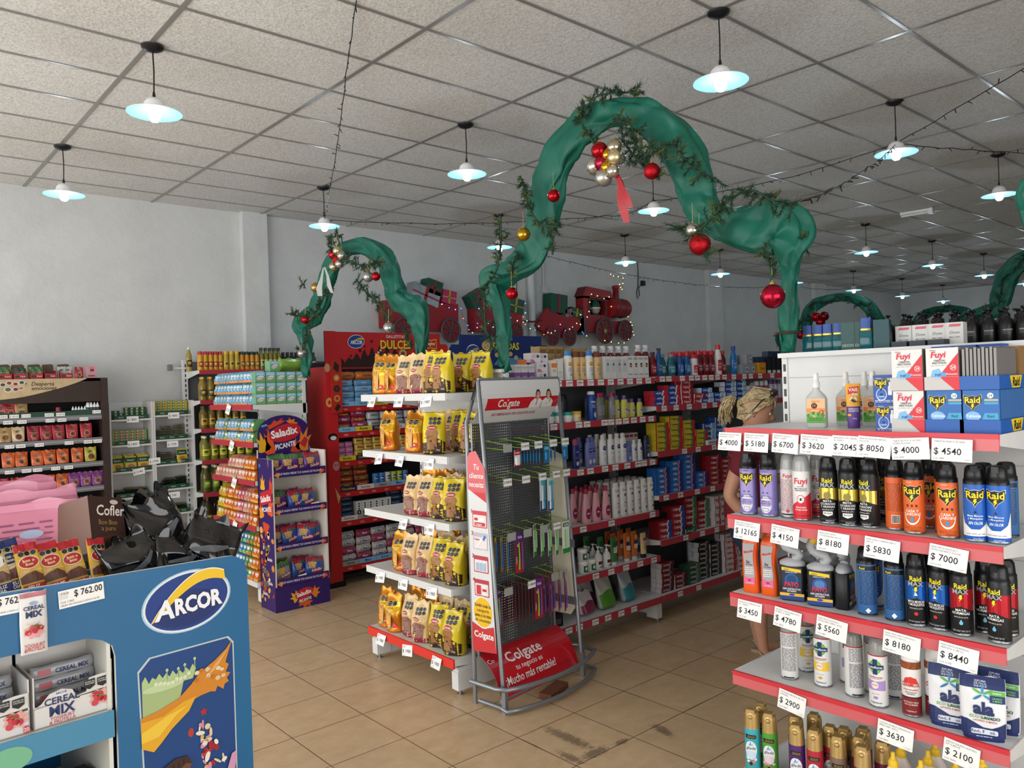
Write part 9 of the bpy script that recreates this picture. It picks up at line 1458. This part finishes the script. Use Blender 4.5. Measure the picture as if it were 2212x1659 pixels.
 p = Proto('cereal_bar', 'cereal bar', b, [('printed_front', Lb)]); at(p, -.397, -.007, 1.388, 'white cereal bar wrapper stuck upright on the blue front under the tags', 0)
 ch = carton(.16, .1, .05, '#2a1613', lambda b, s: (txt(b, s, 'Cofler', 0, .015, .018, '#8a6a4a', 2, .09, .01), rect(b, s, -.08, .08, .04, .05, '#4a2a1c', 1)), 'chocolate_box', 'chocolate box')
 for i in range(2): at(ch, -.34-.125*i, .08, 1.0385, 'dark chocolate box in the shaded lower compartment, %s along' % ORD[i], .05)
 for i in range(2): at(ch, -.34-.125*i, .08, 1.076, 'dark chocolate box stacked in the shaded lower compartment, %s along' % ORD[i], .12)
sweets()

# ================================================================== THE SHOPPER
def woman():
 sk = mat('skin', '#c9957a', .5, noise=.08, nscale=30); px, py = 4.50, 2.815; A = -.88      # facing along (cos A, sin A)
 e = empty('person', (px, py, 0), A); tag(e, 'blonde person in floral maroon top and denim shorts behind the insect sprays, looking down', 'person')
 def skin(name, joints, edges, par=e, m=sk, lv=2, label=None):
  me = bpy.data.meshes.new(name); me.from_pydata([j[0] for j in joints], edges, []); o = bpy.data.objects.new(name, me); COL.objects.link(o); sm = o.modifiers.new('skin', 'SKIN'); sm.use_smooth_shade = True
  for i, j in enumerate(joints): v = me.skin_vertices[0].data[i]; v.radius = j[1] if isinstance(j[1], tuple) else (j[1], j[1]); v.use_root = (i == 0)
  sb = o.modifiers.new('sub', 'SUBSURF'); sb.levels = lv; sb.render_levels = lv
  dg = bpy.context.evaluated_depsgraph_get(); ev = o.evaluated_get(dg); nm = bpy.data.meshes.new_from_object(ev); bpy.data.objects.remove(o)
  nm.name = name; nm.materials.clear(); nm.materials.append(m); nm.polygons.foreach_set('use_smooth', [True]*len(nm.polygons)); return nm
 J = [((0, 0, .90), (.15, .12)), ((0, 0, 1.02), (.135, .11)), ((.01, 0, 1.16), (.14, .11)), ((.01, 0, 1.28), (.145, .10)), ((-.01, 0, 1.38), (.10, .075)), ((.0, 0, 1.43), .055), ((.03, 0, 1.50), .052), ((.05, 0, 1.56), .05)]; E = [(i, i+1) for i in range(7)]
 def chain(pts, root):
  a = root
  for p in pts: J.append(p); E.append((a, len(J)-1)); a = len(J)-1
  return a
 for s in (1, -1):
  chain([((.02, .095*s, .82), .095), ((.05, .10*s, .66), .08), ((.06, .10*s, .48), .058), ((.05, .10*s, .40), .056), ((.03, .10*s, .28), .054), ((.05, .10*s, .10), .036), ((.06, .10*s, .05), .038), ((.16, .11*s, .03), .036), ((.22, .115*s, .025), .028)], 0)
  if s < 0: h = chain([((-.02, .15*s, 1.37), .062), ((-.05, .205*s, 1.33), .058), ((-.11, .24*s, 1.20), .05), ((-.15, .255*s, 1.09), .045), ((-.08, .26*s, 1.0), .04), ((.05, .25*s, .95), .028), ((.09, .245*s, .94), (.030, .018)), ((.13, .24*s, .935), (.032, .016))], 4)
  else: h = chain([((-.01, .15*s, 1.37), .062), ((.0, .205*s, 1.33), .058), ((.05, .235*s, 1.20), .047), ((.09, .245*s, 1.12), .042), ((.20, .22*s, 1.12), .037), ((.30, .18*s, 1.16), .027), ((.34, .17*s, 1.18), (.030, .018)), ((.38, .16*s, 1.19), (.032, .016))], 4)
  c = J[h][0]
  for k, (dy, ln) in enumerate(((-.024, .062), (-.008, .072), (.008, .068), (.024, .052))): chain([((c[0]+.012, c[1]+dy*.9, c[2]), .009), ((c[0]+ln*.55, c[1]+dy, c[2]-.012), .0085), ((c[0]+ln*.9, c[1]+dy, c[2]-.04), .0075)], h)
  chain([((c[0]-.035, c[1]-.035*s, c[2]-.005), .011), ((c[0]-.005, c[1]-.05*s, c[2]-.02), .009), ((c[0]+.015, c[1]-.047*s, c[2]-.035), .008)], h-1)
 body = skin('body', J, E)
 V = []; F = []; n = 40; prof = [(-.125, .030, .030, .02), (-.118, .045, .05, .045), (-.105, .055, .062, .060), (-.09, .066, .082, .072), (-.07, .072, .090, .078), (-.05, .076, .094, .088), (-.03, .079, .096, .098), (-.01, .081, .097, .104), (.01, .082, .097, .107), (.03, .082, .098, .109), (.055, .080, .097, .108), (.08, .072, .088, .098), (.10, .056, .068, .078), (.115, .036, .042, .05), (.122, .012, .014, .018)]; prof2 = []
 for i in range(len(prof)-1):
  for k in range(3): t = k/3; prof2.append(tuple(a+(b-a)*t for a, b in zip(prof[i], prof[i+1])))
 prof2.append(prof[-1]); g = lambda x, c, w: math.exp(-((x-c)/w)**2)
 for z, w, f_, b_ in prof2:
  for k in range(n):
   a = 2*PI*k/n-PI; x = math.cos(a)*(f_ if math.cos(a) > 0 else b_); y = math.sin(a)*w; q = abs(a)
   x += g(q, 0, .16)*(.026*g(z, -.028, .017)+.014*g(z, -.008, .02))+g(q, 0, .35)*(.007*g(z, -.066, .006)+.006*g(z, -.079, .007)-.004*g(z, -.0725, .003)+.007*g(z, -.105, .012))+.004*g(q, .3, .25)*g(z, .022, .010)-.008*(g(q, .36, .16))*g(z, .004, .012)
   V.append((x, y, z))
 m = len(prof2)
 for i in range(m-1):
  for k in range(n): F.append((i*n+k, i*n+(k+1) % n, (i+1)*n+(k+1) % n, (i+1)*n+k))
 F.append(tuple(range(n-1, -1, -1))); F.append(tuple((m-1)*n+k for k in range(n)))
 HM = Matrix.Translation((.075, 0, 1.61)) @ Matrix.Rotation(rad(-12), 4, 'Z') @ Matrix.Rotation(rad(16), 4, 'Y')
 B = MB(); B.v = [tuple(v.co) for v in body.vertices]; B.f = [tuple(p.vertices) for p in body.polygons]; B.mats = [sk]; B.m = [0]*len(B.f); B.sm = [True]*len(B.f); B.X = HM
 B.add(V, F, sk, True); lip = mat('lips', '#8f4a44', .5)
 for s in (1, -1):
  B.ball((.083, .034*s, .004), .0125, '#d6cfc8', 10, 6); B.ball((.0915, .034*s, .003), .0058, '#3a2f28', 8, 5); B.tube([(.088, .018*s, .026), (.094, .032*s, .030), (.084, .052*s, .024)], .0032, K('#7a5a3a'), 5); B.tube([(.086, .020*s, .010), (.094, .034*s, .0125), (.084, .048*s, .009)], .0025, K('#5a3f30'), 5)
  B.tube([(-.012, .080*s, -.035), (-.002, .086*s, -.02), (-.002, .090*s, .0), (-.012, .091*s, .014), (-.024, .088*s, .008), (-.022, .086*s, -.012), (-.014, .082*s, -.03)], .0065, sk, 6); B.ball((-.012, .083*s, -.008), .014, sk, 8, 6); B.ball((-.006, .087*s, -.040), .0045, SILVER, 8, 5)
 B.tube([(.092, -.020, -.071), (.1005, -.006, -.069), (.1005, .006, -.069), (.092, .020, -.071)], .0042, lip, 6); B.tube([(.091, -.018, -.076), (.0985, 0, -.0785), (.091, .018, -.076)], .0048, lip, 6); B.X = None
 obj('body', B, e)
 hm = bpy.data.materials.new('blonde_hair'); hm.use_nodes = True; nt = hm.node_tree; b = nt.nodes['Principled BSDF']; N = nt.nodes.new; tc = N('ShaderNodeTexCoord'); mp = N('ShaderNodeMapping'); mp.inputs['Scale'].default_value = (12, 130, 40); nz = N('ShaderNodeTexNoise'); nz.inputs['Scale'].default_value = 1; nz.inputs['Detail'].default_value = 5; rp = N('ShaderNodeValToRGB'); nt.links.new(tc.outputs['Object'], mp.inputs[0]); nt.links.new(mp.outputs[0], nz.inputs['Vector']); nt.links.new(nz.outputs['Fac'], rp.inputs[0]); rp.color_ramp.elements[0].position = .33; rp.color_ramp.elements[0].color = srgb('#8a6f48'); rp.color_ramp.elements[1].position = .62; rp.color_ramp.elements[1].color = srgb('#d9c79c'); nt.links.new(rp.outputs[0], b.inputs['Base Color']); b.inputs['Roughness'].default_value = .45
 H = MB(); H.X = HM; R = random.Random(3); V = []; F = []; nn, mm = 56, 20
 for i in range(mm):
  t = i/(mm-1)
  for k in range(nn):
   a = 2*PI*k/nn-PI; ca, sa = math.cos(a), math.sin(a); lo = .072 if ca > .5 else (.07-.150*max(0, min(1, (.3-ca)/.75))**.8); z = lo+(.138-lo)*math.sin(t*PI/2); c = math.cos(t*PI/2)**.62; wv = 1+.025*math.sin(k*2.1+t*5)+.02*math.sin(k*5.3+t*9); zc = max(0, min(1, (z+.09)/.05)); q = .955+.045*min(1, t*5); V.append(((.102 if ca > 0 else .118)*ca*c*wv*q, .0885*sa*c*wv*q, z))
 for i in range(mm-1):
  for k in range(nn): F.append((i*nn+k, i*nn+(k+1) % nn, (i+1)*nn+(k+1) % nn, (i+1)*nn+k))
 F.append(tuple((mm-1)*nn+k for k in range(nn))); H.add(V, F, hm, True)
 for k in range(70):                       # locks over the scalp towards the tie
  a = R.uniform(-2.2, 2.2); y0 = math.sin(a)*.075; z0 = .06+.05*math.cos(a)*R.uniform(.4, 1); s_ = 1 if y0 > 0 else -1
  H.tube([(.10*max(.2, math.cos(a*.7)), y0, z0), (.05, y0*1.22, z0+.055-abs(y0)*.35), (-.05, y0*1.15, z0+.045-abs(y0)*.4), (-.115, y0*.5, .03+R.uniform(-.02, .02)), (-.135, y0*.15, .02)], [.004, .007, .007, .006, .004], hm, 5)
 for k in range(60):                       # ponytail
  a, q = R.uniform(0, 6.3), R.uniform(0, 1)**.5; dy, dz = .024*q*math.cos(a), .024*q*math.sin(a); f = R.uniform(.75, 1.1)
  H.tube([(-.13, dy*.6, .02+dz*.6), (-.175, dy*1.5, .028+dz*1.5), (-.205*f, dy*2.2, .0+dz*1.7), (-.215*f, dy*2.4+R.uniform(-.02, .02), -.05+dz), (-.19*f+R.uniform(-.02, .02), dy*2.2+R.uniform(-.03, .03), -.13*f+dz)], [.004, .0065, .0065, .005, .0015], hm, 5)
 for s in (1, -1):
  for k in range(6): H.tube([(.09-.004*k, .03*s, .09), (.07-.006*k, (.072+.002*k)*s, .062), (.03-.01*k, .090*s, .035-.004*k), (-.05, .092*s, .012)], [.004, .006, .006, .004], hm, 5)
 for k in range(26): s = 1 if k % 2 else -1; q = R.uniform(-.05, .03); H.tube([(.05+q*.6, .082*s, .075), (.02+q, .093*s, .03), (-.03+q*.8, .095*s, -.005+R.uniform(-.02, .01)), (-.10, .06*s, -.01+R.uniform(-.04, .02)), (-.132, .012*s, .012)], [.005, .007, .007, .006, .004], hm, 5)
 for k in range(14): s = R.uniform(-1, 1); H.tube([(.06, .05*s, .118), (.098, .06*s, .085), (.104, .075*s, .05+R.uniform(-.015, .02))], [.005, .005, .0015], hm, 5)
 H.X = None; ho = obj('hair', H, e); T = MB(); T.X = HM; T.tube([(-.14, .022*math.cos(a), .022+.022*math.sin(a)) for a in [k*PI/6 for k in range(12)]], .007, BLACKM, 6, closed=True); T.X = None; obj('hair_tie', T, ho)
 bm = bpy.data.materials.new('maroon_floral_cloth'); bm.use_nodes = True; nt = bm.node_tree; b = nt.nodes['Principled BSDF']; tc = nt.nodes.new('ShaderNodeTexCoord'); vo = nt.nodes.new('ShaderNodeTexVoronoi'); vo.inputs['Scale'].default_value = 11; nz = nt.nodes.new('ShaderNodeTexNoise'); nz.inputs['Scale'].default_value = 40; ad = nt.nodes.new('ShaderNodeMath'); ad.operation = 'MULTIPLY_ADD'; ad.inputs[1].default_value = .35; rp = nt.nodes.new('ShaderNodeValToRGB'); nt.links.new(tc.outputs['Object'], vo.inputs['Vector']); nt.links.new(tc.outputs['Object'], nz.inputs['Vector']); nt.links.new(nz.outputs['Fac'], ad.inputs[0]); nt.links.new(vo.outputs['Distance'], ad.inputs[2]); nt.links.new(ad.outputs[0], rp.inputs[0]); rp.color_ramp.elements[0].position = .40; rp.color_ramp.elements[0].color = srgb('#c9a890'); rp.color_ramp.elements[1].position = .46; rp.color_ramp.elements[1].color = srgb('#6a0f22'); nt.links.new(rp.outputs[0], b.inputs['Base Color']); b.inputs['Roughness'].default_value = .8
 J2 = [((0, 0, .86), (.19, .16)), ((0, 0, 1.0), (.165, .14)), ((.01, 0, 1.16), (.165, .135)), ((.01, 0, 1.29), (.165, .12)), ((-.01, 0, 1.385), (.11, .085)), ((.0, 0, 1.415), .075)]; E2 = [(i, i+1) for i in range(5)]
 for s in (1, -1):
  k = len(J2); q = 0 if s > 0 else -.05; J2 += [((-.01+q*.3, .15*s, 1.375), .074), ((-.01+q, .205*s, 1.335), .074), ((.02+q*1.8, .228*s, 1.25), .07), ((.035+q*2.6, .238*s, 1.19), .068)]; E2 += [(4, k), (k, k+1), (k+1, k+2), (k+2, k+3)]
 obj('blouse', skin('blouse', J2, E2, m=bm), e); dn = mat('denim', '#2b3a4e', .85, noise=.3, nscale=60)
 J3 = [((0, 0, .92), (.165, .135)), ((0, 0, .80), (.15, .13))]; E3 = [(0, 1)]
 for s in (1, -1): k = len(J3); J3 += [((.02, .095*s, .78), .108), ((.05, .10*s, .66), .096), ((.06, .10*s, .52), .08), ((.055, .10*s, .44), .08)]; E3 += [(1, k), (k, k+1), (k+1, k+2), (k+2, k+3)]
 obj('shorts', skin('shorts', J3, E3, m=dn), e)
 for s in (1, -1): S_ = MB(); S_.X = Matrix.Translation((.13, .11*s, 0)); S_.loft([(0, 1, 1), (.018, 1, 1)], [(.13*math.cos(k*PI/8), .045*math.sin(k*PI/8)) for k in range(16)], mat('beige_sandal', '#b09a80', .7)); S_.tube([(.05, -.045, .015), (.055, -.03, .06), (.055, .03, .06), (.05, .045, .015)], .008, MATS['beige_sandal'], 6); S_.tube([(-.07, -.04, .015), (-.10, -.03, .07), (-.112, 0, .075), (-.10, .03, .07), (-.07, .04, .015)], .007, MATS['beige_sandal'], 6); obj('sandal', S_, e)
 G_ = MB(); G_.X = HM; fr = mat('burgundy_frame', '#4a0f20', .25); ln = mat('dark_lens', '#1c1216', .08, coat=.8)
 for s in (1, -1): G_.tube([(.075, .062*s, .125), (.02, .105*s, .080), (-.02, .100*s, .0), (-.03, .095*s, -.02)], .0038, fr, 6)
 G_.tube([(.078, -.012, .140), (.080, 0, .144), (.078, .012, .140)], .004, fr, 6); L_ = MB(); L_.X = HM @ Matrix.Translation((.070, 0, .137)) @ Matrix.Rotation(rad(-52), 4, 'Y')
 for s in (1, -1): L_.ball((0, .038*s, 0), .032, ln, 14, 8, .78); G_.tube([tuple(Matrix.Translation((.070, 0, .137)) @ Matrix.Rotation(rad(-52), 4, 'Y') @ Vector((.012, (.038+.032*math.cos(a))*s, .026*math.sin(a)))) for a in [k*PI/8 for k in range(16)]], .0036, fr, 6, closed=True)
 G_.X = None; L_.X = Matrix.Identity(4); o = obj('sunglasses', G_, None, (px, py, 0), (0, 0, A)); tag(o, 'burgundy sunglasses pushed up on the blonde hair of the person', 'sunglasses'); obj('lenses', L_, o)
woman()
